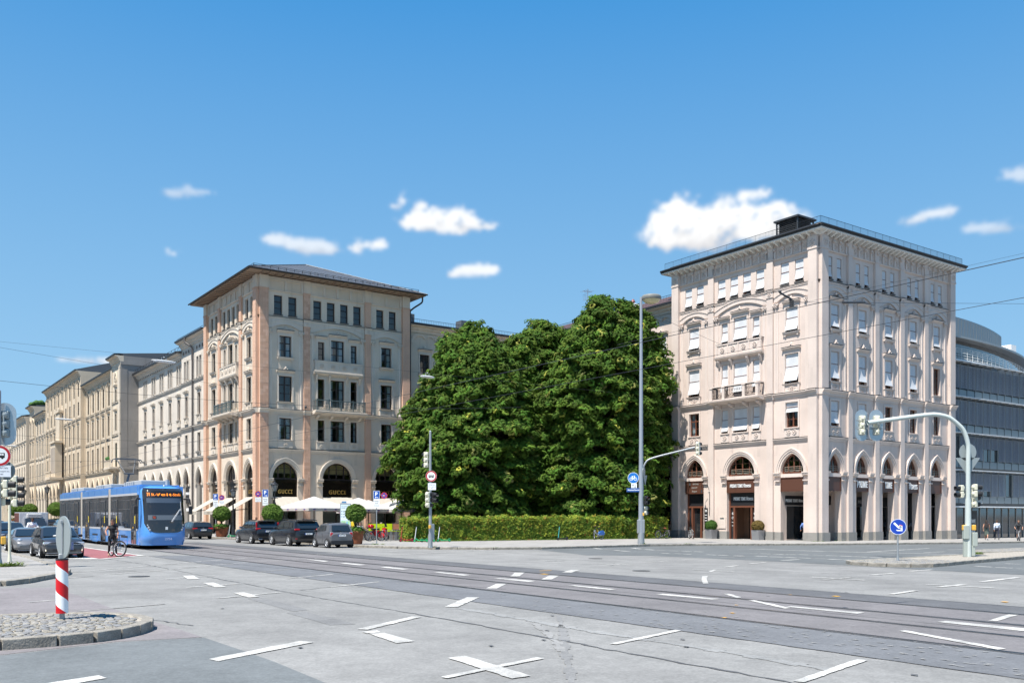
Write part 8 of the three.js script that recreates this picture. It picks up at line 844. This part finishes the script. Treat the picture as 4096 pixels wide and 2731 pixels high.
function onZ(px, z) { const X = (px - 2048) / 3658, c = Math.cos(VIEW), s = Math.sin(VIEW); return z / (X * s - c) * (X * c + s); }  // where a column of the view meets a line along x
bicycle('public rental bicycle with blue rear fairing leaning before the hedge', onZ(2392, -58.9), -58.9, Math.PI + 0.25, { c: [0.35, 0.36, 0.38], skirt: [0.03, 0.16, 0.5], lean: 0.05, step: 1, lamp: 1, steer: 0.5, basket: 0, hb: 1.12 });
bicycle('black city bicycle with brown saddle leaning on the hedge end', onZ(2650, -58.9), -58.9, Math.PI, { sad: [0.25, 0.06, 0.03], guards: 1, lean: -0.12, rack: 1, r: 0.36 });
bicycle('white bicycle standing end-on by the pink house doorway', onZ(2766, -57.6), -57.6, -2.1, { c: [0.5, 0.5, 0.48], lean: 0.06, guards: 1, lamp: 1 });
bicycle('black bicycle with red top case in front of lime banner', onZ(1500, -62.8), -62.8, 0.15, { c: [0.02, 0.02, 0.022], lean: 0.08, guards: 1, r: 0.36, rack: 1 });
bicycle('bicycle with wire basket behind the round potted tree', onZ(1425, -63.6), -63.6, 0.7, { basket: 1, guards: 1, lean: 0.1 }); bicycle('dark bicycle squeezed behind the potted tree and map pillar', onZ(1452, -64.2), -64.2, 0.5, { lean: -0.08, guards: 1 }); bicycle('bicycle with front basket locked by the hedge corner', onZ(1612, -62.6), -62.6, 0.9, { basket: 1, lean: 0.1, guards: 1, r: 0.33 });
{ const x = onZ(1518, -64.3), t = thing('motor_scooter', 'red motor scooter with red top case behind the black bicycle', 'scooter', x, Gy(x) + 0.12, -64.3, 0.2); mesh('body', mg([skin([[0.75, 0.35, 0.5, 0.06], [0.6, 0.3, 0.95, 0.2], [0.42, 0.25, 1.0, 0.22], [0.3, 0.22, 0.4, 0.2], [-0.05, 0.22, 0.42, 0.2], [-0.15, 0.25, 0.78, 0.2], [-0.6, 0.4, 0.84, 0.2], [-0.85, 0.55, 0.76, 0.1]].map(([z, a, b, w]) => [[0, a], [w, a], [w, b - 0.05], [w * 0.7, b], [0, b], [-w * 0.7, b], [-w, b - 0.05], [-w, a], [0, a]].map(([q, y]) => [z, y, q])))]), mat([0.4, 0.01, 0.015], 0.25), t); mesh('seat', mg([rb(0.7, 0.12, 0.28, 0.05, -0.45, 0.9, 0)]), mTrim, t); mesh('top_case', mg([new THREE.SphereGeometry(0.25, 14, 10).scale(1, 0.7, 1).translate(-0.85, 1.1, 0)]), mat([0.38, 0.008, 0.012], 0.2), t); for (const q of [0.68, -0.6]) mesh('wheel', mg([torus(0.19, 0.06, 20, 8).translate(q, 0.25, 0)]), mTyre, t); mesh('handlebar', mg([rod([0.5, 1.08, -0.32], [0.5, 1.08, 0.32], 0.018), rod([0.55, 0.9, 0], [0.5, 1.08, 0], 0.025), bx(0.02, 0.3, 0.26, 0.6, 1.2, 0, 0, 0, 0.3)]), mTrim, t); }
function kick(label, x, z, ry, cs, cd) { const t = thing('electric_scooter', label, 'electric scooter', x, Gy(x) + 0.12, z, ry); mesh('deck', mg([rb(0.62, 0.06, 0.16, 0.02, -0.08, 0.14, 0), rod([0.2, 0.14, 0], [0.4, 0.3, 0], 0.035)]), mat(cd, 0.5), t); mesh('stem', mg([rod([0.42, 0.2, 0], [0.3, 1.12, 0], 0.03, 0.026)]), mat(cs, 0.45), t); mesh('handlebar', mg([rod([0.3, 1.12, -0.22], [0.3, 1.12, 0.22], 0.014), rb(0.06, 0.05, 0.1, 0.01, 0.3, 1.15, 0)]), mTrim, t); for (const q of [0.44, -0.46]) { const w = mesh('wheel', memo('kw', () => mg([torus(0.095, 0.026, 18, 7)])), mTyre, t, q, 0.12, 0); mesh('hub', memo('kh', () => mg([cy(0.08, 0.08, 0.03, 0, -0.015, 0, 14).rotateX(Math.PI / 2)])), mat(cd, 0.5), w); } mesh('rear_mudguard', mg([torus(0.13, 0.015, 12, 4, 2).rotateZ(0.6).translate(-0.46, 0.12, 0)]), mat(cd, 0.5), t); return t; }
kick('white and green rental scooter beside the signal mast', onZ(1682, -58.6), -58.6, 2.6, [0.7, 0.72, 0.7], [0.02, 0.4, 0.14]); kick('second white and green rental scooter half behind the signal mast', onZ(1712, -58.5), -58.5, -0.3, [0.7, 0.72, 0.7], [0.02, 0.4, 0.14]); kick('lone white and green rental scooter before the hedge', onZ(1774, -58.4), -58.4, 2.9, [0.7, 0.72, 0.7], [0.02, 0.38, 0.14]); kick('red rental scooter by the bicycle rack', onZ(1625, -59.6), -59.6, 2.9, [0.4, 0.02, 0.03], [0.35, 0.02, 0.03]); kick('black rental scooter with turquoise grip parked before the hedge', onZ(2250, -58.6), -58.6, 3.1, [0.06, 0.4, 0.36], [0.02, 0.02, 0.022]);
kick('white rental scooter by the terracotta pot near the awnings', 26.6, -79.3, 2.5, [0.6, 0.62, 0.6], [0.02, 0.3, 0.12]);
{ const x = onZ(1565, -62.4), t = thing('bicycle_rack', 'grey metal bicycle rack hoops in front of the granite trough', 'bicycle rack', x, Gy(x) + 0.12, -62.4, 0.05); for (let i = 0; i < 4; i++) mesh('hoop', memo('hoop', () => mg([tube([[0, 0, 0], [0, 0.75, 0], [0.05, 0.85, 0], [0.25, 0.85, 0], [0.3, 0.75, 0], [0.3, 0, 0]], 0.02, 24, 6)])), mSteel, t, -0.8 + i * 0.42, 0, 0); mesh('ground_rail', mg([bb(-0.9, 0.9, 0.02, 0.06, -0.03, 0.03)]), mSteel, t); }

// ---------- people ----------
// joints of a figure facing +z, metres; bones are tapered capsules blended into one skin
const SK = [0.42, 0.23, 0.155], mBody = new THREE.MeshStandardMaterial({ vertexColors: true, roughness: 0.8 });
function poseOf(kind) {
  const p = { pel: [0, 0.96, 0], wai: [0, 1.1, 0.01], che: [0, 1.33, 0], nec: [0, 1.5, 0.0], hea: [0, 1.655, 0.025], sl: [0.19, 1.43, 0], sr: [-0.19, 1.43, 0], el: [0.26, 1.15, -0.03], er: [-0.26, 1.15, -0.03], wl: [0.25, 0.9, 0.08], wr: [-0.25, 0.9, 0.08], hl: [0.1, 0.92, 0], hr: [-0.1, 0.92, 0], kl: [0.11, 0.5, 0.03], kr: [-0.11, 0.5, 0.03], al: [0.11, 0.09, -0.02], ar: [-0.11, 0.09, -0.02], tl: [0.12, 0.04, 0.14], tr: [-0.12, 0.04, 0.14] };
  const set = o => Object.assign(p, o);
  if (kind === 'walk') set({ kl: [0.1, 0.5, 0.2], al: [0.1, 0.09, 0.32], tl: [0.11, 0.06, 0.47], kr: [-0.1, 0.5, -0.06], ar: [-0.1, 0.14, -0.36], tr: [-0.1, 0.04, -0.24], el: [0.25, 1.16, -0.14], wl: [0.25, 0.93, -0.12], er: [-0.25, 1.15, 0.06], wr: [-0.24, 0.94, 0.24] });
  if (kind === 'sit') set({ pel: [0, 0.52, -0.05], wai: [0, 0.68, -0.06], che: [0, 0.92, -0.03], nec: [0, 1.09, 0.01], hea: [0, 1.245, 0.05], sl: [0.19, 1.02, -0.02], sr: [-0.19, 1.02, -0.02], el: [0.27, 0.78, 0.08], er: [-0.27, 0.78, 0.08], wl: [0.17, 0.76, 0.32], wr: [-0.15, 0.78, 0.32], hl: [0.1, 0.5, 0], hr: [-0.1, 0.5, 0], kl: [0.13, 0.52, 0.42], kr: [-0.13, 0.52, 0.42], al: [0.12, 0.1, 0.4], ar: [-0.12, 0.1, 0.4], tl: [0.13, 0.05, 0.55], tr: [-0.13, 0.05, 0.55] });
  if (kind === 'ride') set({ pel: [0, 1.0, -0.27], wai: [0, 1.14, -0.2], che: [0, 1.36, -0.06], nec: [0, 1.53, 0.02], hea: [0, 1.68, 0.08], sl: [0.2, 1.44, -0.03], sr: [-0.2, 1.44, -0.03], el: [0.31, 1.2, 0.12], er: [-0.31, 1.2, 0.12], wl: [0.28, 1.06, 0.3], wr: [-0.28, 1.06, 0.3], hl: [0.1, 0.97, -0.24], hr: [-0.1, 0.97, -0.24], kl: [0.12, 0.74, 0.14], kr: [-0.12, 0.6, 0.1], al: [0.11, 0.42, -0.1], ar: [-0.11, 0.24, 0.0], tl: [0.12, 0.38, 0.03], tr: [-0.12, 0.2, 0.13] });
  if (kind === 'astride') set({ pel: [0, 0.95, -0.12], wai: [0, 1.09, -0.1], che: [0, 1.32, -0.08], nec: [0, 1.49, -0.06], hea: [0.01, 1.645, -0.03], sl: [0.17, 1.42, -0.08], sr: [-0.17, 1.42, -0.08], el: [0.25, 1.15, -0.08], er: [-0.3, 1.2, 0.0], wl: [0.22, 0.96, 0.1], wr: [-0.28, 1.06, 0.24], hl: [0.1, 0.91, -0.12], hr: [-0.1, 0.91, -0.12], kl: [0.16, 0.5, -0.06], kr: [-0.14, 0.52, 0.06], al: [0.17, 0.09, -0.1], ar: [-0.16, 0.14, -0.12], tl: [0.19, 0.04, 0.06], tr: [-0.17, 0.05, 0.0] });
  return p;
}
function person(label, kind, x, z, ry, C, o = {}) {
  const t = thing('person', label, 'person', x, o.y ?? Gy(x) + 0.12, z, ry, o.group), J = poseOf(kind), B = [], add = (a, ra, b, rb2, c) => B.push([...J[a], ra, ...J[b], rb2, c]);
  const sh = C.top, tr = C.leg, sk = C.skin ?? SK, ft = C.shoe ?? [0.03, 0.028, 0.026], sl = C.sleeve === 0 ? sk : sh, f = o.f ? 0.88 : 1;
  add('pel', 0.125, 'wai', 0.118 * f, tr); add('wai', 0.118 * f, 'che', 0.142 * f, sh); B.push([...J.sl, 0.06, ...J.sr, 0.06, sh]); B.push([J.sl[0] * 0.5, J.che[1], J.che[2], 0.11 * f, J.sr[0] * 0.5, J.che[1], J.che[2], 0.11 * f, sh]); add('che', 0.1, 'nec', 0.055, sh); add('nec', 0.052, 'hea', 0.06, sk);
  B.push([J.hea[0], J.hea[1] - 0.035, J.hea[2] + 0.012, 0.072, J.hea[0], J.hea[1] + 0.045, J.hea[2] - 0.01, 0.09, sk]);
  for (const s of ['l', 'r']) { add('s' + s, 0.06 * f, 'e' + s, 0.042 * f, sl); add('e' + s, 0.041 * f, 'w' + s, 0.028, C.long ? sh : sk); add('h' + s, 0.092, 'k' + s, 0.06, tr); add('k' + s, 0.058, 'a' + s, 0.04, C.bare ? sk : tr); add('a' + s, 0.043, 't' + s, 0.036, ft); }
  if (o.skirt) B.push([J.pel[0], J.pel[1], J.pel[2], 0.16, (J.kl[0] + J.kr[0]) / 2, J.kl[1] - 0.02, (J.kl[2] + J.kr[2]) / 2, 0.17, tr]);
  const res = 54, half = 0.99, mid = [0, 0.9, 0.02], N = res, mc = new MarchingCubes(N, mBody, false, false, 40000), hs = N / 2;
  const kk = 0.022, dist = (px, py, pz) => { let d = 9; for (const b of B) { const ax = b[0], ay = b[1], az = b[2], dx = b[4] - ax, dy = b[5] - ay, dz = b[6] - az, h = clamp(((px - ax) * dx + (py - ay) * dy + (pz - az) * dz) / (dx * dx + dy * dy + dz * dz)), q = Math.hypot(px - ax - h * dx, py - ay - h * dy, pz - az - h * dz) - lerp(b[3], b[7], h), m = Math.max(kk - Math.abs(d - q), 0) / kk; d = Math.min(d, q) - m * m * kk * 0.25; } return d; };
  for (let k = 0; k < N; k++) for (let j = 0; j < N; j++) for (let i = 0; i < N; i++) { const X = (i - hs) / hs * 0.52 + mid[0], Y = (j - hs) / hs * half + mid[1], Z = (k - hs) / hs * 0.62 + mid[2]; mc.field[k * N * N + j * N + i] = -dist(X, Y, Z); }
  mc.isolation = 0; mc.update(); const n = mc.count, pos = new Float32Array(n * 3), nor = new Float32Array(n * 3), col = new Float32Array(n * 3);
  for (let i = 0; i < n; i++) { const X = mc.positionArray[i * 3] * 0.52 + mid[0], Y = mc.positionArray[i * 3 + 1] * half + mid[1], Z = mc.positionArray[i * 3 + 2] * 0.62 + mid[2]; pos.set([X, Y, Z], i * 3); const e = 0.006, nx = dist(X + e, Y, Z) - dist(X - e, Y, Z), ny = dist(X, Y + e, Z) - dist(X, Y - e, Z), nz = dist(X, Y, Z + e) - dist(X, Y, Z - e), l = Math.hypot(nx, ny, nz) || 1; nor.set([nx / l, ny / l, nz / l], i * 3); let bd = 9, bc = sk; for (const b of B) { const dx = b[4] - b[0], dy = b[5] - b[1], dz = b[6] - b[2], h = clamp(((X - b[0]) * dx + (Y - b[1]) * dy + (Z - b[2]) * dz) / (dx * dx + dy * dy + dz * dz)), q = Math.hypot(X - b[0] - h * dx, Y - b[1] - h * dy, Z - b[2] - h * dz) - lerp(b[3], b[7], h); if (q < bd) { bd = q; bc = b[8]; } } col.set(bc, i * 3); }
  const g = new THREE.BufferGeometry(); g.setAttribute('position', new THREE.BufferAttribute(pos, 3)); g.setAttribute('normal', new THREE.BufferAttribute(nor, 3)); g.setAttribute('color', new THREE.BufferAttribute(col, 3));
  const paintG = (gg, c) => { gg = flat(gg); gg.deleteAttribute('uv'); const a = new Float32Array(gg.attributes.position.count * 3); for (let i = 0; i < a.length; i += 3) a.set(c, i); gg.setAttribute('color', new THREE.BufferAttribute(a, 3)); return gg; };
  const ex = []; const [hx, hy, hz] = J.hea;   // face and hands
  ex.push(paintG(ext([[-0.012, 0], [0.012, 0], [0.004, 0.045], [-0.004, 0.045]], 0.022).translate(hx, hy - 0.025, hz + 0.078), sk), paintG(bx(0.045, 0.01, 0.008, hx, hy - 0.05, hz + 0.082), [0.3, 0.1, 0.09])); for (const s of [-1, 1]) { ex.push(paintG(sph(0.011, hx + s * 0.032, hy + 0.018, hz + 0.078, 8, 6), [0.03, 0.02, 0.02]), paintG(new THREE.SphereGeometry(0.022, 8, 6).scale(0.45, 1, 0.8).translate(hx + s * 0.09, hy, hz), sk)); }
  if (o.glasses) ex.push(paintG(rb(0.13, 0.036, 0.014, 0.012, hx, hy + 0.018, hz + 0.088), [0.01, 0.01, 0.01]));
  for (const s of ['l', 'r']) { const w = V(...J['w' + s]), d = w.clone().sub(V(...J['e' + s])).normalize(), side = V(s === 'l' ? -1 : 1, 0, 0.3).normalize(), up = d.clone().cross(side).normalize(), pc = w.clone().addScaledVector(d, 0.045); ex.push(paintG(new THREE.SphereGeometry(0.034, 8, 6).scale(0.9, 1.25, 0.6).applyQuaternion(new THREE.Quaternion().setFromUnitVectors(V(0, 1, 0), d)).translate(...pc.toArray()), sk)); for (let k = 0; k < 4; k++) { const off = (k - 1.5) * 0.017, b0 = pc.clone().addScaledVector(d, 0.03).addScaledVector(side, off), b1 = b0.clone().addScaledVector(d, 0.038 - Math.abs(k - 1.3) * 0.005).addScaledVector(up, 0.012), b2 = b1.clone().addScaledVector(d, 0.012).addScaledVector(up, 0.028); ex.push(paintG(rod(b0.toArray(), b1.toArray(), 0.0095, 0.0085, 6), sk), paintG(rod(b1.toArray(), b2.toArray(), 0.0085, 0.007, 6), sk)); } const t0 = pc.clone().addScaledVector(side, s === 'l' ? 0.03 : 0.03), t1 = t0.clone().addScaledVector(d, 0.035).addScaledVector(side, 0.018); ex.push(paintG(rod(t0.toArray(), t1.toArray(), 0.011, 0.008, 6), sk)); }
  g.deleteAttribute('uv'); mesh('body', mergeGeometries([g, ...ex]), mBody, t);
  const hl = [new THREE.SphereGeometry(0.103, 16, 10, 0, Math.PI * 2, 0, Math.PI * 0.52).rotateX(-0.45).translate(hx, hy + 0.042, hz - 0.012)]; if (C.hairLong) hl.push(new THREE.SphereGeometry(0.1, 14, 10).scale(1, 1.9, 0.6).translate(hx, hy - 0.1, hz - 0.075)); if (o.hat) hl.push(cy(0.11, 0.1, 0.09, hx, hy + 0.05, hz)); if (C.hair) mesh('hair', mg(hl), mat(C.hair, 0.75), t);
  if (o.bag) mesh('backpack', mg([rb(0.3, 0.4, 0.16, 0.06, 0, 1.28, -0.2)]), mat([0.025, 0.02, 0.02], 0.8), t);
  return t;
}
const H1 = [0.025, 0.015, 0.012], H2 = [0.06, 0.035, 0.02], DK = [0.01, 0.01, 0.012];
{ const x = 9.75, z = -46.35, ry = -0.15; person('woman in black sleeveless top and sunglasses standing astride a mountain bike', 'astride', x, z, ry, { top: DK, leg: DK, sleeve: 0, hair: H1, hairLong: 1, skin: [0.4, 0.2, 0.13], shoe: [0.3, 0.2, 0.14] }, { f: 1, glasses: 1, y: Gy(x) + 0.01 }); bicycle('mountain bike with black wheels held by woman in black', x + 0.1, z + 0.05, ry - Math.PI / 2 + 0.25, { y: Gy(x) + 0.01, c: [0.06, 0.12, 0.2], lean: -0.1, steer: 0.55, stand: 0, r: 0.36 }); }
{ const x = 8.55, z = -62.5; person('man in white shirt riding a bicycle in front of the box van', 'ride', x, z, 0.1, { top: [0.75, 0.75, 0.78], leg: [0.4, 0.4, 0.5], hair: H1, skin: [0.13, 0.065, 0.04] }, { y: Gy(x) + 0.02 }); bicycle('bicycle ridden by the man in white shirt', x, z + 0.06, -Math.PI / 2 + 0.1, { y: Gy(x), lean: 0, stand: 0 }); }
{ const z = -42.2; let x = onZ(3990, z); person('man in pale blue shirt and dark trousers walking past the office block', 'walk', x, z, 2.2, { top: [0.6, 0.68, 0.8], leg: [0.02, 0.025, 0.045], long: 1, hair: H2 }); x = onZ(3948, z); person('woman with dark backpack and green skirt walking past the office block', 'walk', x, z, 2.0, { top: [0.06, 0.03, 0.025], leg: [0.1, 0.13, 0.11], sleeve: 0, hair: H1, hairLong: 1, bare: 1, shoe: [0.4, 0.4, 0.4] }, { f: 1, skirt: 1, bag: 1 }); }
{ const z = -39.5, x = onZ(4076, z); person('cyclist in dark polo shirt and shorts riding past the office block', 'ride', x, z, -1.0, { top: [0.03, 0.032, 0.036], leg: [0.05, 0.05, 0.06], bare: 1, hair: H2 }); bicycle('white city bicycle ridden past the office block', x - 0.05, z + 0.03, -1.0 - Math.PI / 2, { lean: 0, stand: 0, c: [0.6, 0.6, 0.6] }); }
{ const t = (l, px, z, c, o = {}) => person(l, 'sit', onZ(px, z), z, o.ry ?? -0.5, { hair: H2, ...c }, o); 
  t('cafe guest with dark hair in grey top near the map pillar', 1440, -70.0, { top: [0.3, 0.3, 0.3], leg: DK }); t('cafe guest in black shirt and dark cap behind the lime banner', 1481, -69.5, { top: DK, leg: DK, hair: DK }, { hat: 1 }); t('cafe guest in brown shirt behind the lime banner', 1523, -69.6, { top: [0.16, 0.08, 0.045], leg: DK, hair: [0.3, 0.25, 0.2] }, { ry: 0.2 }); t('cafe guest in pale shirt leaning over a table', 1580, -69.3, { top: [0.5, 0.5, 0.52], leg: DK }, { ry: 1.2 }); t('cafe guest in light grey top at the banner end', 1617, -69.4, { top: [0.45, 0.46, 0.5], leg: DK }, { ry: -1.2 });
  t('cafe guest in dark red top under the parasol edge', 1508, -71.2, { top: [0.25, 0.03, 0.03], leg: DK }, { ry: 2.4 });
  for (const [px, z] of [[1440, -70.0], [1481, -69.5], [1523, -69.6], [1580, -69.3], [1617, -69.4], [1508, -71.2]]) { const x = onZ(px, z), c = thing('cafe_chair', 'brown cafe chair under a seated guest on the terrace', 'chair', x, Gy(x) + 0.12, z - 0.05, 0, 'cafe chairs on the terrace'); mesh('seat', memo('cse', () => mg([rb(0.44, 0.05, 0.44, 0.02, 0, 0.4, 0)])), mat([0.08, 0.04, 0.025], 0.6), c); mesh('backrest', memo('cba2', () => mg([rb(0.44, 0.4, 0.04, 0.02, 0, 0.68, -0.24)])), mat([0.08, 0.04, 0.025], 0.6), c); for (const [a, b] of [[-1, -1], [1, -1], [-1, 1], [1, 1]]) mesh('leg', memo('cle', () => mg([cy(0.018, 0.018, 0.4, 0, 0, 0, 6)])), mIron, c, a * 0.19, 0, b * 0.19); }
  for (const [px, z] of [[1455, -69.2], [1550, -68.9], [1600, -69.0]]) { const x = onZ(px, z), c = thing('cafe_table', 'small round cafe table behind the lime banner', 'table', x, Gy(x) + 0.12, z, 0, 'cafe tables on the terrace'); mesh('table_top', mg([cy(0.36, 0.36, 0.03, 0, 0.71, 0, 20)]), mat([0.3, 0.28, 0.25], 0.5), c); mesh('leg', mg([cy(0.03, 0.03, 0.7, 0, 0, 0), cy(0.22, 0.2, 0.03, 0, 0, 0, 16)]), mIron, c); } }
person('person in white top with long brown hair behind the black wagon', 'stand', 28.0, -77.5, 2.6, { top: [0.6, 0.6, 0.6], leg: [0.05, 0.06, 0.1], hair: [0.1, 0.045, 0.025], hairLong: 1 }, { f: 1 }); person('person in black standing by a potted tree beyond the tram', 'stand', 26.9, -136, 1.2, { top: DK, leg: DK, hair: H1 }, { f: 1 }); person('person in pale shirt standing behind the hedge', 'stand', onZ(2368, -63), -63, 2.8, { top: [0.55, 0.57, 0.6], leg: [0.2, 0.2, 0.22], hair: H2 });
{ const z = -48.3, x = 63.58 + 1.05; person('person in blue shirt pushing a bicycle through the arcade', 'walk', x, z, 1.45, { top: [0.12, 0.22, 0.5], leg: DK, long: 1, hair: H1 }); bicycle('dark bicycle pushed through the arcade', x + 0.75, z + 0.3, 0.1, { lean: 0, stand: 0 }); person('person in pale shirt walking inside the arcade by its last pier', 'walk', 63.58 + 17.9, -48.6, 1.6, { top: [0.55, 0.6, 0.68], leg: DK, hair: H2 }); }

// ---------- overhead wires and lamps ----------
const wireThing = (name, label, cat, rods, group) => { const m = mesh(name, mg(rods), mat([0.035, 0.037, 0.04], 0.5), scene); return tag(m, label, cat, group); };
const GW = 'tram contact wires';
const sag = (p, q, d, n = 14) => { const l = []; for (let i = 0; i < n; i++) { const a = i / n, b = (i + 1) / n, P = t => [lerp(p[0], q[0], t), lerp(p[1], q[1], t) - 4 * d * t * (1 - t), lerp(p[2], q[2], t)]; l.push(rod(P(a), P(b), p[3] ?? 0.008, undefined, 5)); } return l; };
wireThing('contact_wire', 'thick contact wire strung above the tram’s own track', 'wire', [rod([14.4, 5.82, 6], [14.4, 5.82, -62], 0.007, 0.007, 5), rod([14.4, 5.82, -62], [14.4, 5.8, -240], 0.01, 0.01, 5)], undefined);
wireThing('contact_wire', 'contact wire above the empty second track', 'wire', [rod([18.05, 6.05, 6], [18.05, 6.05, -60], 0.006, 0.006, 5), rod([18.05, 6.05, -60], [18.05, 6, -240], 0.009, 0.009, 5)], undefined);
wireThing('span_wire', 'span wire with turnbuckle tied to the contact wire before the pink house', 'wire', [rod([14.4, 5.95, -11.04], [27, 7.6, -11.04], 0.004, 0.004, 5), rod([16.0, 6.16, -11.04], [16.75, 6.26, -11.04], 0.022, 0.022, 6)]);
wireThing('wire_insulator', 'cast iron wire clamp with ribbed insulator on the contact wire', 'insulator', [...[0, 1, 2, 3].map(i => cy(0.045, 0.045, 0.018, 14.4, 5.86 + i * 0.035, -11.04, 10)), rod([14.4, 6.0, -11.04], [14.05, 6.08, -11.04], 0.018), sph(0.03, 14.05, 6.1, -11.04, 8, 6)]);
for (const [z, l] of [[-43, 'low cross wire carrying the contact wires beside the cream corner house'], [-70, 'low cross wire over the tram roof'], [-100, 'low cross wire beyond the tram']]) wireThing('span_wire', l, 'wire', [...sag([-6, 8.2, z], [31.3, 8.2, z], 0.9), ...[14.4, 18.05].map(x => rod([x, 7.4, z], [x, 5.9, z], 0.008, 0.008, 5)), sph(0.07, 14.4, 7.3, z, 8, 6), sph(0.07, 18.05, 7.3, z, 8, 6)]);
for (const [x0, x1, y, z, lx, s, l] of [[-6, 31.3, 12.0, -62, 16.2, 1.7, 'white hanging street lamp on cross wire above the tram front'], [-6, 31.0, 11.2, -97, 16, 1.7, 'white hanging street lamp on cross wire above the tram middle'], [-6, 30, 10.8, -132, 15.5, 1.8, 'white hanging street lamp on the third cross wire along the boulevard'], [27.5, 50, 11.7, -56, 32.6, 1.25, 'white hanging street lamp on a wire before the chestnut trees']]) {
  wireThing('lamp_wire', l.replace('white hanging street lamp on', 'thin').replace('cross wire', 'lamp wire') + (l.includes('before') ? ' holding a lamp' : ''), 'wire', [rod([x0, y + 0.25, z], [x1, y + 0.25, z], 0.006, 0.006, 5)]);
  const t = thing('hanging_lamp', l, 'street lamp', lx, y, z, 0.12); mesh('housing', mg([new THREE.SphereGeometry(0.5, 20, 10).scale(s, 0.16, 0.42).translate(0, 0, 0), rb(s * 0.8, 0.05, 0.3, 0.02, 0, -0.05, 0)]), mat([0.62, 0.63, 0.62], 0.45), t); mesh('hanger', mg([rod([-0.15, 0.06, 0], [-0.15, 0.26, 0], 0.02), rod([0.15, 0.06, 0], [0.15, 0.26, 0], 0.02), sph(0.05, 0, 0.26, 0, 8, 6)]), mGalv, t); }
wireThing('span_wire', 'long thin wire stretching from the cream corner house to the pale boulevard', 'wire', [rod([-10, 15.6, -75], [31.2, 14.2, -88], 0.01, 0.01, 5)]);
wireThing('span_wire', 'thin anchor wire rising above the tree tops towards the lamp mast', 'wire', [rod([44.3, 16.2, -46.5], [63.4, 17.2, -56], 0.012, 0.012, 5)]);
wireThing('span_wire', 'fine high wire crossing the front of the pink corner house', 'wire', [rod([18.05, 6.9, -20], [30, 10.2, -14], 0.004, 0.004, 5), sph(0.06, 24.2, 8.6, -16.9, 8, 6)]);

// ---------- across the streets, outside the view: what the glass mirrors ----------
const across = farHouse('boulevard_house', 'cream terrace facing the tram across the boulevard', -10, -62, -250, 24, MW, { eave: 19.5, rise: 2, rows: [{ v: 9, h: 2.6, w: 1.1, simple: 1 }, { v: 13.5, h: 2.5, w: 1.1, simple: 1 }] }); across.position.z = -250; across.rotation.y = Math.PI;

renderer.render(scene, camera);
